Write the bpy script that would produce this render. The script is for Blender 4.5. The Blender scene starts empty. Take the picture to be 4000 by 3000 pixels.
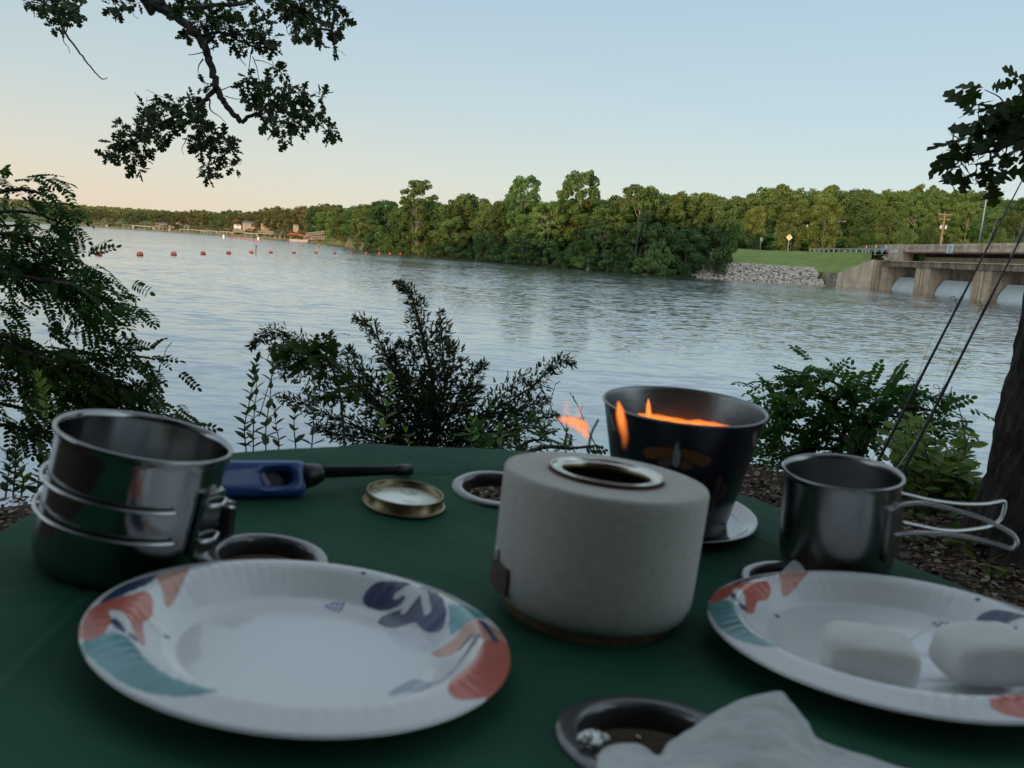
import bpy, math, random
import numpy as np
from mathutils import Matrix, Vector

# ------------------------------------------------------------------ camera, sky, sun, exposure
SC = bpy.context.scene
COL = SC.collection
f = 3004.0; CX, CY = 2000.0, 1500.0          # focal length and centre in pixels of the 4000 px wide frame
ROLL = math.radians(3.605); PITCH = math.radians(9.842)
F = np.array([0, math.cos(PITCH), -math.sin(PITCH)]); R0 = np.array([1., 0, 0]); U0 = np.cross(R0, F)
R = math.cos(ROLL) * R0 + math.sin(ROLL) * U0; U = -math.sin(ROLL) * R0 + math.cos(ROLL) * U0
cam_d = bpy.data.cameras.new('camera'); cam = bpy.data.objects.new('camera', cam_d); COL.objects.link(cam)
cam.matrix_world = Matrix(((R[0], U[0], -F[0], 0), (R[1], U[1], -F[1], 0), (R[2], U[2], -F[2], 0), (0, 0, 0, 1)))
cam_d.sensor_width = 36; cam_d.lens = 36 * f / 4000; cam_d.clip_start = 0.02; cam_d.clip_end = 20000
cam_d.dof.use_dof = True; cam_d.dof.focus_distance = 7.0; cam_d.dof.aperture_fstop = 11.0
SC.camera = cam
SC.view_settings.view_transform = 'Standard'; SC.view_settings.look = 'None'
SC.view_settings.exposure = 0.10; SC.view_settings.gamma = 1.0
SC.cycles.use_denoising = True
SC.cycles.max_bounces = 8; SC.cycles.transparent_max_bounces = 12
SC.cycles.sample_clamp_indirect = 4.0

SUN_EL = math.radians(4.5); SUN_AZ = math.radians(205)      # azimuth clockwise from +Y: behind the camera, to its left
W = bpy.data.worlds.new('World'); SC.world = W; W.use_nodes = True
nt = W.node_tree; nt.nodes.clear()
def wn(t, **k):
    n = nt.nodes.new(t)
    for a, b in k.items(): setattr(n, a, b)
    return n
wo = wn('ShaderNodeOutputWorld'); bg = wn('ShaderNodeBackground'); bg.inputs[1].default_value = 0.1
nt.links.new(bg.outputs[0], wo.inputs[0])
sky = wn('ShaderNodeTexSky'); sky.sky_type = 'NISHITA'; sky.sun_disc = False
sky.sun_elevation = SUN_EL; sky.sun_rotation = SUN_AZ
tc = wn('ShaderNodeTexCoord'); sp = wn('ShaderNodeSeparateXYZ'); nt.links.new(tc.outputs['Generated'], sp.inputs[0])
mul = wn('ShaderNodeMath', operation='MULTIPLY'); mul.inputs[1].default_value = 2.0; mul.use_clamp = True
nt.links.new(sp.outputs[2], mul.inputs[0])
def ramp(stops):
    r = wn('ShaderNodeValToRGB'); cr = r.color_ramp; cr.interpolation = 'EASE'
    while len(cr.elements) < len(stops): cr.elements.new(0.5)
    for e, (p, c) in zip(cr.elements, stops): e.position = p; e.color = (*c, 1)
    cr.interpolation = 'LINEAR'
    nt.links.new(mul.outputs[0], r.inputs[0]); return r
rl = ramp([(0, (.75, .61, .46)), (.07, (.75, .65, .52)), (.17, (.67, .66, .58)), (.33, (.53, .62, .635)), (.60, (.40, .535, .645)), (1, (.50, .59, .67))])
rr = ramp([(0, (.70, .68, .54)), (.07, (.67, .70, .61)), (.17, (.60, .70, .68)), (.33, (.51, .645, .71)), (.60, (.41, .565, .68)), (1, (.50, .59, .67))])
az = wn('ShaderNodeMapRange'); az.inputs[1].default_value = -.55; az.inputs[2].default_value = .35
nt.links.new(sp.outputs[0], az.inputs[0])
mx = wn('ShaderNodeMix', data_type='RGBA'); nt.links.new(az.outputs[0], mx.inputs[0])
nt.links.new(rl.outputs[0], mx.inputs[6]); nt.links.new(rr.outputs[0], mx.inputs[7])
sc10 = wn('ShaderNodeVectorMath', operation='SCALE'); nt.links.new(mx.outputs[2], sc10.inputs[0])
# the sunset side of the sky (behind the viewer) is the brighter one
bk = wn('ShaderNodeMapRange'); bk.inputs[1].default_value = .15; bk.inputs[2].default_value = -.85; bk.inputs[3].default_value = 11.0; bk.inputs[4].default_value = 30.0
nt.links.new(sp.outputs[1], bk.inputs[0]); nt.links.new(bk.outputs[0], sc10.inputs[3])
mx2 = wn('ShaderNodeMix', data_type='RGBA'); mx2.inputs[0].default_value = 0.12
nt.links.new(sc10.outputs[0], mx2.inputs[6]); nt.links.new(sky.outputs[0], mx2.inputs[7])
nt.links.new(mx2.outputs[2], bg.inputs[0])

sl = bpy.data.lights.new('sun', 'SUN'); sl.energy = 3.8; sl.angle = math.radians(.6); sl.color = (1, .60, .28)
so = bpy.data.objects.new('sun', sl); COL.objects.link(so)
sd = Vector((math.sin(SUN_AZ) * math.cos(SUN_EL), math.cos(SUN_AZ) * math.cos(SUN_EL), math.sin(SUN_EL)))
so.rotation_euler = sd.to_track_quat('Z', 'Y').to_euler()

# ------------------------------------------------------------------ helpers
WATER = -2.9; GROUND = -0.95          # heights measured from the camera, which is the origin
def ray(px, py): return F + R * ((px - CX) / f) - U * ((py - CY) / f)
def at(px, py, d): return ray(px, py) * d
def onplane(px, py, z): d = ray(px, py); return d * (z / d[2])
def aty(px, py, y): d = ray(px, py); return d * (y / d[1])
def atx(px, py, x): d = ray(px, py); return d * (x / d[0])

def tag(o, label=None, cat=None, group=None, kind=None):
    if label: o['label'] = label
    if cat: o['category'] = cat
    if group: o['group'] = group
    if kind: o['kind'] = kind
    return o
def thing(name, label, cat, loc=(0, 0, 0), group=None, rot=None):
    o = bpy.data.objects.new(name, None); COL.objects.link(o); o.empty_display_size = .1
    M = Matrix.Translation(Vector(tuple(loc)))
    if rot is not None: M = M @ rot.to_4x4()
    o.matrix_world = M
    return tag(o, label, cat, group)
def frame(n):
    n = Vector(n).normalized(); x = Vector((1, 0, 0)); x = (x - n * x.dot(n)).normalized(); y = n.cross(x)
    return Matrix((x, y, n)).transposed()

class MB:
    def __init__(s): s.V = []; s.F = []; s.M = []; s.n = 0; s.C = []
    def add(s, V, Fc, m=0, col=None):
        V = np.asarray(V, float).reshape(-1, 3); s.V.append(V); n = s.n
        for q in Fc: s.F.append(tuple(int(i) + n for i in q)); s.M.append(m)
        s.n += len(V)
        if col is not None: s.C.append(np.broadcast_to(np.asarray(col, float), (len(V), 3)))
        return s
    def box(s, c, h, m=0, rot=None):
        P = np.array([(x, y, z) for z in (-1, 1) for y in (-1, 1) for x in (-1, 1)], float) * np.array(h)
        if rot is not None: P = P @ np.array(rot).T
        return s.add(P + np.array(c), [(0, 2, 3, 1), (4, 5, 7, 6), (0, 1, 5, 4), (2, 6, 7, 3), (0, 4, 6, 2), (1, 3, 7, 5)], m)
    def quadbox(s, a, b, c, d, t, m=0):       # slab over quad abcd, thickness vector t
        P = np.array([a, b, c, d], float); P = np.vstack([P, P + np.array(t, float)])
        return s.add(P, [(0, 1, 2, 3), (7, 6, 5, 4), (0, 4, 5, 1), (1, 5, 6, 2), (2, 6, 7, 3), (3, 7, 4, 0)], m)
    def tube(s, P, r, seg=8, m=0, cap=True):
        P = np.asarray(P, float); k = len(P); r = np.broadcast_to(np.asarray(r, float), (k,))
        T = np.gradient(P, axis=0); T /= np.linalg.norm(T, axis=1)[:, None] + 1e-12
        a = np.cross(T[0], (0.1, 0.2, 1)); 
        if np.linalg.norm(a) < .1: a = np.cross(T[0], (1, 0, 0))
        a /= np.linalg.norm(a); th = np.linspace(0, 2 * np.pi, seg, endpoint=False); V = []
        for i in range(k):
            a = a - T[i] * (a @ T[i]); a /= np.linalg.norm(a) + 1e-12; b = np.cross(T[i], a)
            V.append(P[i] + r[i] * (np.outer(np.cos(th), a) + np.outer(np.sin(th), b)))
        Fc = [(i * seg + j, i * seg + (j + 1) % seg, (i + 1) * seg + (j + 1) % seg, (i + 1) * seg + j) for i in range(k - 1) for j in range(seg)]
        if cap: Fc += [tuple(range(seg))[::-1], tuple((k - 1) * seg + j for j in range(seg))]
        return s.add(np.vstack(V), Fc, m)
    def lathe(s, prof, seg=64, m=0, close=False, c=(0, 0, 0), a0=0, a1=2 * math.pi):
        prof = np.array(prof, float); k = len(prof); full = abs(a1 - a0 - 2 * math.pi) < 1e-6
        th = np.linspace(a0, a1, seg, endpoint=not full) 
        V = np.stack([np.outer(prof[:, 0], np.cos(th)), np.outer(prof[:, 0], np.sin(th)), np.outer(prof[:, 1], np.ones(seg))], -1).reshape(-1, 3) + np.array(c)
        kk = k if close else k - 1; ss = seg if full else seg - 1
        Fc = [(i * seg + j, i * seg + (j + 1) % seg, ((i + 1) % k) * seg + (j + 1) % seg, ((i + 1) % k) * seg + j) for i in range(kk) for j in range(ss)]
        return s.add(V, Fc, m)
    def build(s, name, mat, parent=None, smooth=False, link=True):
        me = bpy.data.meshes.new(name); V = np.vstack(s.V) if s.V else np.zeros((0, 3))
        me.from_pydata(V.tolist(), [], s.F); mats = mat if isinstance(mat, (list, tuple)) else [mat]
        for mm in mats: me.materials.append(mm)
        if len(mats) > 1: me.polygons.foreach_set('material_index', np.array(s.M, dtype=np.int32))
        if s.C:
            C = np.vstack(s.C); at_ = me.color_attributes.new('Col', 'FLOAT_COLOR', 'POINT')
            at_.data.foreach_set('color', np.hstack([C, np.ones((len(C), 1))]).ravel())
        if smooth: me.polygons.foreach_set('use_smooth', np.ones(len(me.polygons), dtype=bool))
        me.update(); o = bpy.data.objects.new(name, me)
        if link: COL.objects.link(o)
        if parent is not None: o.parent = parent
        return o
def arr_mesh(name, V, Fq, mat, smooth=False):      # fast: V (n,3), Fq (m,k)
    me = bpy.data.meshes.new(name); V = np.asarray(V, np.float32); Fq = np.asarray(Fq, np.int32); k = Fq.shape[1]
    me.vertices.add(len(V)); me.vertices.foreach_set('co', V.ravel())
    me.loops.add(Fq.size); me.loops.foreach_set('vertex_index', Fq.ravel())
    me.polygons.add(len(Fq)); me.polygons.foreach_set('loop_start', np.arange(0, Fq.size, k, dtype=np.int32))
    me.polygons.foreach_set('loop_total', np.full(len(Fq), k, np.int32))
    if smooth: me.polygons.foreach_set('use_smooth', np.ones(len(Fq), dtype=bool))
    me.materials.append(mat); me.update(); me.validate(); return me
def mobj(name, me, parent=None):
    o = bpy.data.objects.new(name, me); COL.objects.link(o)
    if parent is not None: o.parent = parent
    return o
def smoothpath(P, n=8):
    P = np.asarray(P, float); k = len(P)
    if k < 3: return P
    Q = np.vstack([2 * P[0] - P[1], P, 2 * P[-1] - P[-2]]); out = []
    for i in range(1, k):
        p0, p1, p2, p3 = Q[i - 1], Q[i], Q[i + 1], Q[i + 2]
        for t in np.linspace(0, 1, n, endpoint=False):
            out.append(.5 * ((2 * p1) + (-p0 + p2) * t + (2 * p0 - 5 * p1 + 4 * p2 - p3) * t * t + (-p0 + 3 * p1 - 3 * p2 + p3) * t ** 3))
    out.append(P[-1]); return np.array(out)
def vnoise(P, s=1.0, seed=0):       # cheap smooth noise from sines
    P = np.asarray(P, float) * s; r = np.random.RandomState(seed); o = 0
    for i in range(5):
        k = r.normal(size=3) * (1 + i * .6); o = o + np.sin(P @ k + r.uniform(0, 6.28)) / (1 + i * .5)
    return o / 2.6

# ------------------------------------------------------------------ materials
def newmat(name):
    m = bpy.data.materials.new(name); m.use_nodes = True; t = m.node_tree; t.nodes.clear()
    o = t.nodes.new('ShaderNodeOutputMaterial'); return m, t, o
def N(t, ty, **k):
    n = t.nodes.new(ty)
    for a, b in k.items(): setattr(n, a, b)
    return n
def noise(t, scale, detail=4, rough=.55, coord=None, vec=None):
    n = N(t, 'ShaderNodeTexNoise'); n.inputs['Scale'].default_value = scale; n.inputs['Detail'].default_value = detail; n.inputs['Roughness'].default_value = rough
    c = N(t, 'ShaderNodeTexCoord')
    if vec is not None:
        mp = N(t, 'ShaderNodeMapping'); mp.inputs['Scale'].default_value = vec; t.links.new(c.outputs[coord or 'Object'], mp.inputs[0]); t.links.new(mp.outputs[0], n.inputs[0])
    else: t.links.new(c.outputs[coord or 'Object'], n.inputs[0])
    return n
def cramp(t, src, stops):
    r = N(t, 'ShaderNodeValToRGB'); cr = r.color_ramp
    while len(cr.elements) < len(stops): cr.elements.new(.5)
    for e, (p, c) in zip(cr.elements, stops): e.position = p; e.color = (*c, 1)
    t.links.new(src, r.inputs[0]); return r
def pm(name, col, rough=.6, metal=0, col2=None, ns=8, nd=4, bump=0, bs=40, spec=.5, attr=False, emit=None, vec=None, lo=.35, hi=.65, coat=0, aniso=0, bd=.01, trans=0):
    m, t, o = newmat(name); p = N(t, 'ShaderNodeBsdfPrincipled'); t.links.new(p.outputs[0], o.inputs[0])
    p.inputs['Base Color'].default_value = (*col, 1); p.inputs['Roughness'].default_value = rough; p.inputs['Metallic'].default_value = metal
    p.inputs['Specular IOR Level'].default_value = spec; p.inputs['Coat Weight'].default_value = coat
    if trans: p.inputs['Transmission Weight'].default_value = trans
    if col2 is not None:
        n = noise(t, ns, nd, vec=vec); r = cramp(t, n.outputs[0], [(lo, col), (hi, col2)]); t.links.new(r.outputs[0], p.inputs['Base Color'])
    if attr:
        a = N(t, 'ShaderNodeAttribute', attribute_name='Col'); t.links.new(a.outputs[0], p.inputs['Base Color'])
    if bump:
        n2 = noise(t, bs, 5, vec=vec); b = N(t, 'ShaderNodeBump'); b.inputs['Strength'].default_value = bump; b.inputs['Distance'].default_value = bd
        t.links.new(n2.outputs[0], b.inputs['Height']); t.links.new(b.outputs[0], p.inputs['Normal'])
    return m
def leafmat(name, c1, c2, tr=.35, ns=.35, rough=.55, spec=.2, var=.25):
    m, t, o = newmat(name); d = N(t, 'ShaderNodeBsdfPrincipled'); d.inputs['Roughness'].default_value = rough; d.inputs['Specular IOR Level'].default_value = spec
    n = noise(t, ns, 3); r = cramp(t, n.outputs[0], [(.35, c1), (.65, c2)])
    oi = N(t, 'ShaderNodeObjectInfo'); hs = N(t, 'ShaderNodeHueSaturation')
    mr = N(t, 'ShaderNodeMapRange'); mr.inputs[3].default_value = 1 - var; mr.inputs[4].default_value = 1 + var * 1.3; t.links.new(oi.outputs['Random'], mr.inputs[0]); t.links.new(mr.outputs[0], hs.inputs['Value'])
    m2 = N(t, 'ShaderNodeMath', operation='MULTIPLY'); m2.inputs[1].default_value = 7.31; t.links.new(oi.outputs['Random'], m2.inputs[0])
    m3 = N(t, 'ShaderNodeMath', operation='FRACT'); t.links.new(m2.outputs[0], m3.inputs[0])
    mh = N(t, 'ShaderNodeMapRange'); mh.inputs[3].default_value = .5 - var * .12; mh.inputs[4].default_value = .5 + var * .10; t.links.new(m3.outputs[0], mh.inputs[0]); t.links.new(mh.outputs[0], hs.inputs['Hue'])
    t.links.new(r.outputs[0], hs.inputs['Color']); t.links.new(hs.outputs[0], d.inputs['Base Color'])
    tl = N(t, 'ShaderNodeBsdfTranslucent'); g = N(t, 'ShaderNodeMix', data_type='RGBA', blend_type='MULTIPLY'); g.inputs[0].default_value = 1; g.inputs[7].default_value = (1.1, 1.3, .5, 1)
    t.links.new(hs.outputs[0], g.inputs[6]); t.links.new(g.outputs[2], tl.inputs[0])
    mxs = N(t, 'ShaderNodeMixShader'); mxs.inputs[0].default_value = tr; t.links.new(d.outputs[0], mxs.inputs[1]); t.links.new(tl.outputs[0], mxs.inputs[2]); t.links.new(mxs.outputs[0], o.inputs[0]); return m

M = {}
M['leaf_green'] = leafmat('leaf_green', (.078, .138, .042), (.135, .205, .060), ns=.25)
M['leaf_dark'] = leafmat('leaf_dark', (.052, .098, .032), (.092, .150, .044), ns=.25)
M['leaf_olive'] = leafmat('leaf_olive', (.085, .130, .032), (.140, .185, .050), ns=.25)
M['leaf_far'] = leafmat('leaf_far', (.120, .115, .038), (.175, .150, .055), ns=.12)
M['bark'] = pm('bark', (.075, .06, .045), .9, col2=(.14, .12, .09), ns=3, bump=.6, bs=8)
M['bark_pale'] = pm('bark_pale', (.17, .155, .12), .85, col2=(.34, .31, .25), ns=1.5)
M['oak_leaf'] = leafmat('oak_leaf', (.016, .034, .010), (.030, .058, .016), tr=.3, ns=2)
M['locust_leaf'] = leafmat('locust_leaf', (.022, .052, .012), (.050, .100, .022), tr=.35, ns=2.5, spec=.08)
M['privet_leaf'] = leafmat('privet_leaf', (.095, .180, .035), (.150, .250, .055), tr=.4, ns=5)
M['locust_light'] = leafmat('locust_light', (.038, .085, .020), (.078, .150, .034), tr=.4, ns=2.5, spec=.1)
M['cedar_leaf'] = leafmat('cedar_leaf', (.038, .056, .030), (.075, .096, .050), tr=.25, ns=4, spec=.05)
M['twig'] = pm('twig', (.05, .04, .03), .9, col2=(.10, .08, .055), ns=20)
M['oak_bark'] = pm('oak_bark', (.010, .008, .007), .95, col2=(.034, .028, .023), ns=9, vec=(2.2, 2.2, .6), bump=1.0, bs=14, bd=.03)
# ------------------------------------------------------------------ terrain, water, road
def ipl(x, xs, ys): return float(np.interp(x, xs, ys))
SHB = [-62, -50, -40, -33, -29.8, -26.5, -22.1, -18.6, -16.3, -14.2, -12.6, -12.0, -11.2, -8, -3.3, -.4, 3.2, 5.1, 9.7, 12.4, 13.4, 17.75, 20.9, 21.5, 23.6]
SHD = [600, 720, 850, 950, 980, 900, 790, 650, 545, 480, 400, 312, 236, 210, 191, 168, 160, 154, 143, 148, 151, 153.5, 156.4, 161.9, 163.2]
def shoreD(b):
    if b > 24.2: return 76 / math.sin(math.radians(b))
    if b > 23.4: return 149.5 / math.cos(math.radians(b))
    return ipl(b, SHB, SHD)
def crest(x): return ipl(x, [25, 40, 53, 62, 66, 67.6], [215, 211, 201, 190, 168, 150.6])
def landz(b, s, x, y):
    if b > 24.2: return 2.8 + .6 * min(1, s / 60)
    if b > 12.6:
        if y < 146: return WATER - .2
        if x > 57: base, y0 = ipl(x, [57, 61.3, 67.5], [-.55, -.55, 2.4]), 150.2
        else: base, y0 = 0.05, 151.5
        c = crest(x)
        if y < y0: 
            return WATER + (base - WATER) * (y - 146) / (y0 - 146) if x <= 57 else base
        if y < c: return base + (4.0 - base) * ((y - y0) / (c - y0)) ** .85
        return 4.0
    bump = .35 * math.sin(x * .21) + .3 * math.sin(y * .17 + 1)
    if b > -12.3: return ipl(s, [0, 2, 6, 20, 60, 160, 500, 3000], [WATER, -2.3, -1.9, -1.4, 0, 2, 4, 6]) + bump * min(1, s / 8)
    k = ipl(b, [-35, -24, -12.3], [1.25, 1.0, .8])
    return WATER + k * ipl(s, [0, 3, 12, 40, 90, 200, 500, 1500, 6000], [0, 1.2, 2.6, 7, 10, 14, 20, 26, 26]) + bump * min(1, s / 12)
def edge_r(b): return ipl(b, [-60, -34, -25, 0, 14, 22, 40, 60], [3.2, 3.02, 3.1, 3.4, 3.7, 3.85, 4.4, 5])
fb = np.concatenate([np.arange(-62, -12.8, .6), np.arange(-12.8, 27, .3), np.arange(27, 62.1, .6)])
bb = np.arange(66, 298, 4.0)
offs = [0, 1.0, 1.5, 2.4, 3.6, 5, 7, 10, 15, 22, 30, 38, 46, 54, 62, 75, 90, 120, 160, 250, 450, 900, 2500, 6000]
V = []; nr = None
for b in list(fb) + list(bb):
    a = math.radians(b); row = []
    if b <= 62.1:
        e = edge_r(b); rs = [.4, .9, 1.4, 1.9, 2.4, e - .35, e - .1, e, e + .15, e + .35, e + .8, e + 1.6, e + 2.6, e + 7, 30]
        zs = [GROUND] * 6 + [GROUND + .01, GROUND - .02, GROUND - .2, GROUND - .55, GROUND - 1.2, WATER + .1, WATER - .6, WATER - 2.5, WATER - 4]
        for r_, z in zip(rs, zs): row.append((r_ * math.sin(a), r_ * math.cos(a), z))
        D = shoreD(b); row.append(((D - 12) * math.sin(a), (D - 12) * math.cos(a), WATER - 3)); row.append(((D - .8) * math.sin(a), (D - .8) * math.cos(a), WATER - .5))
        for s in offs:
            x, y = (D + s) * math.sin(a), (D + s) * math.cos(a); row.append((x, y, WATER if s == 0 and b <= 24.2 else landz(b, s, x, y)))
    else:
        rs = np.concatenate([[.4, .9, 1.4, 1.9, 2.4, 3, 3.5, 4], np.geomspace(5, 6000, len(offs) + 9)])
        for r_ in rs:
            x, y = r_ * math.sin(a), r_ * math.cos(a); k = max(0, min(1, (-y - 12) / 45)); k2 = max(0, -math.cos(a))
            row.append((x, y, GROUND + 13.5 * (k * k * (3 - 2 * k)) * min(1, k2 * 1.6)))  # ground raised behind the viewer, unseen, shaped to block the low sun
    nr = len(row); V += row
V.append((0, 0, GROUND)); V = np.array(V); nb = len(fb) + len(bb); ci = len(V) - 1
Fq = [(i * nr + j, i * nr + j + 1, ((i + 1) % nb) * nr + j + 1, ((i + 1) % nb) * nr + j) for i in range(nb) for j in range(nr - 1)]
mb = MB(); mb.add(V, Fq); mb.F += [(i * nr, ((i + 1) % nb) * nr, ci) for i in range(nb)]; mb.M += [0] * nb
# ground colour: soil near, grass on the slope, leaf-covered earth in the woods
m, t, o = newmat('earth_and_grass'); p = N(t, 'ShaderNodeBsdfPrincipled'); t.links.new(p.outputs[0], o.inputs[0]); p.inputs['Roughness'].default_value = .95; p.inputs['Specular IOR Level'].default_value = .15
a_ = N(t, 'ShaderNodeAttribute', attribute_name='Col'); n1 = noise(t, .35, 6, .65); n3 = noise(t, 14, 6, .7)
mm = N(t, 'ShaderNodeMix', data_type='RGBA', blend_type='MULTIPLY'); mm.inputs[0].default_value = .75
r1 = cramp(t, n1.outputs[0], [(.3, (.62, .66, .6)), (.7, (1.35, 1.3, 1.25))]); t.links.new(a_.outputs[0], mm.inputs[6]); t.links.new(r1.outputs[0], mm.inputs[7])
m4 = N(t, 'ShaderNodeMix', data_type='RGBA', blend_type='MULTIPLY'); m4.inputs[0].default_value = .6
r3 = cramp(t, n3.outputs[0], [(.3, (.5, .5, .5)), (.7, (1.5, 1.5, 1.5))]); t.links.new(mm.outputs[2], m4.inputs[6]); t.links.new(r3.outputs[0], m4.inputs[7]); t.links.new(m4.outputs[2], p.inputs['Base Color'])
bm_ = N(t, 'ShaderNodeBump'); bm_.inputs['Strength'].default_value = .7; bm_.inputs['Distance'].default_value = .03; t.links.new(n3.outputs[0], bm_.inputs['Height']); t.links.new(bm_.outputs[0], p.inputs['Normal'])
M['ground'] = m
bear = np.degrees(np.arctan2(V[:, 0], V[:, 1])); dist = np.hypot(V[:, 0], V[:, 1])
Cg = np.tile([.045, .032, .022], (len(V), 1))
gr = (bear > 12.9) & (bear < 35) & (dist > 150) & (V[:, 1] > 150); Cg[gr] = (.150, .200, .058)
lf = (bear < -11) & (bear > -62) & (dist > 200); Cg[lf] = (.13, .13, .055)
mb.C = [Cg]; g = mb.build('ground', M['ground'], smooth=True); tag(g, kind='structure')

# water
m, t, o = newmat('lake_water'); p = N(t, 'ShaderNodeBsdfPrincipled'); t.links.new(p.outputs[0], o.inputs[0])
p.inputs['Base Color'].default_value = (.034, .054, .058, 1); p.inputs['Roughness'].default_value = .07; p.inputs['IOR'].default_value = 2.0
acc = None
for sc_, vec, ax_, ay_, det in [(.20, (.40, 1, 1), .03, .10, 1), (.7, (.30, 1, 1), .06, .36, 2), (2.4, (.30, 1, 1), .12, .56, 2), (6.5, (.42, 1, 1), .12, .26, 2)]:
    n = noise(t, sc_, det, .5, vec=vec); n.inputs['Distortion'].default_value = .35
    s1 = N(t, 'ShaderNodeVectorMath', operation='SUBTRACT'); s1.inputs[1].default_value = (.5, .5, .5); t.links.new(n.outputs['Color'], s1.inputs[0])
    s2 = N(t, 'ShaderNodeVectorMath', operation='MULTIPLY'); s2.inputs[1].default_value = (ax_, ay_, 0); t.links.new(s1.outputs[0], s2.inputs[0])
    if acc is None: acc = s2
    else:
        s3 = N(t, 'ShaderNodeVectorMath', operation='ADD'); t.links.new(acc.outputs[0], s3.inputs[0]); t.links.new(s2.outputs[0], s3.inputs[1]); acc = s3
patch = noise(t, .025, 3, .6, vec=(.45, 1, 1)); pr = N(t, 'ShaderNodeMapRange'); pr.inputs[1].default_value = .35; pr.inputs[2].default_value = .65; pr.inputs[3].default_value = .45; pr.inputs[4].default_value = 1.55; t.links.new(patch.outputs[0], pr.inputs[0])
s4 = N(t, 'ShaderNodeVectorMath', operation='SCALE'); 
# wind waves lean towards the near shore, so their faces open to -Y
sx_ = N(t, 'ShaderNodeSeparateXYZ'); t.links.new(acc.outputs[0], sx_.inputs[0]); ab_ = N(t, 'ShaderNodeMath', operation='ABSOLUTE'); t.links.new(sx_.outputs[1], ab_.inputs[0]); pw_ = N(t, 'ShaderNodeMath', operation='POWER'); pw_.inputs[1].default_value = 1.6; t.links.new(ab_.outputs[0], pw_.inputs[0]); ng_ = N(t, 'ShaderNodeMath', operation='MULTIPLY'); ng_.inputs[1].default_value = -5.0; t.links.new(pw_.outputs[0], ng_.inputs[0])
cx_ = N(t, 'ShaderNodeCombineXYZ'); t.links.new(sx_.outputs[0], cx_.inputs[0]); t.links.new(ng_.outputs[0], cx_.inputs[1]); t.links.new(cx_.outputs[0], s4.inputs[0]); t.links.new(pr.outputs[0], s4.inputs[3])
s5 = N(t, 'ShaderNodeVectorMath', operation='ADD'); s5.inputs[1].default_value = (0, 0, 1); t.links.new(s4.outputs[0], s5.inputs[0]); s6 = N(t, 'ShaderNodeVectorMath', operation='NORMALIZE'); t.links.new(s5.outputs[0], s6.inputs[0]); t.links.new(s6.outputs[0], p.inputs['Normal'])
gl_ = N(t, 'ShaderNodeBsdfGlossy'); gl_.inputs['Roughness'].default_value = .09; gl_.inputs['Color'].default_value = (.92, .94, .95, 1); t.links.new(s6.outputs[0], gl_.inputs['Normal']); mw_ = N(t, 'ShaderNodeMixShader'); mw_.inputs[0].default_value = .42; t.links.new(p.outputs[0], mw_.inputs[1]); t.links.new(gl_.outputs[0], mw_.inputs[2]); t.links.new(mw_.outputs[0], o.inputs[0])
M['water'] = m
wv = MB(); wv.add([(-6000, 3.3, WATER), (6000, 3.3, WATER), (6000, 7000, WATER), (-6000, 7000, WATER)], [(0, 1, 2, 3)])
tag(wv.build('water', m), kind='structure')

# road across the dam and on behind the grass
M['asphalt'] = pm('asphalt', (.05, .05, .052), .9, col2=(.075, .075, .075), ns=3, bump=.3, bs=60)
def concrete(name, c1, c2, c3):
    m, t, o = newmat(name); p = N(t, 'ShaderNodeBsdfPrincipled'); t.links.new(p.outputs[0], o.inputs[0]); p.inputs['Roughness'].default_value = .9; p.inputs['Specular IOR Level'].default_value = .2
    n1 = noise(t, .5, 8, .65); r1 = cramp(t, n1.outputs[0], [(.38, c1), (.66, c2)]); n2 = noise(t, .75, 6, .65, vec=(1, 1, .16)); r2 = cramp(t, n2.outputs[0], [(.46, (1, 1, 1)), (.62, c3)]); mx = N(t, 'ShaderNodeMix', data_type='RGBA', blend_type='MULTIPLY'); mx.inputs[0].default_value = .7
    t.links.new(r1.outputs[0], mx.inputs[6]); t.links.new(r2.outputs[0], mx.inputs[7]); t.links.new(mx.outputs[2], p.inputs['Base Color']); n3 = noise(t, 6, 6, .7); b = N(t, 'ShaderNodeBump'); b.inputs['Strength'].default_value = .6; b.inputs['Distance'].default_value = .06; t.links.new(n3.outputs[0], b.inputs['Height']); t.links.new(b.outputs[0], p.inputs['Normal']); return m
M['concrete'] = concrete('concrete', (.50, .37, .25), (.30, .22, .15), (.55, .48, .42))
M['concrete_pale'] = concrete('concrete_pale', (.52, .41, .30), (.38, .30, .22), (.55, .48, .42))
M['concrete_dark'] = concrete('concrete_dark', (.27, .215, .16), (.12, .095, .07), (.35, .30, .26))
M['gate'] = pm('gate_paint', (.50, .55, .55), .55, col2=(.43, .48, .48), ns=.6)
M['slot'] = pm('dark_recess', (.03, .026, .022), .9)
M['rust'] = pm('rusty_pipe', (.20, .055, .035), .7, col2=(.12, .04, .03), ns=3)
rp = smoothpath([(72.8, 60, 4.02), (72.8, 110, 4.02), (72.8, 150, 4.05), (72.4, 175, 4.06), (69, 192, 4.06), (60, 205, 4.06), (46, 215, 4.06), (30, 222, 4.06), (10, 230, 4.06)], 6)
mb = MB(); tt = np.gradient(rp[:, :2], axis=0); tt /= np.linalg.norm(tt, axis=1)[:, None]; nn = np.stack([tt[:, 1], -tt[:, 0]], 1)
A_ = np.hstack([rp[:, :2] - nn * 4.2, rp[:, 2:]]); B_ = np.hstack([rp[:, :2] + nn * 4.2, rp[:, 2:]]); k = len(rp)
mb.add(np.vstack([A_, B_]), [(i, i + 1, k + i + 1, k + i) for i in range(k - 1)])
tag(mb.build('road', M['asphalt']), kind='structure')

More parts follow.
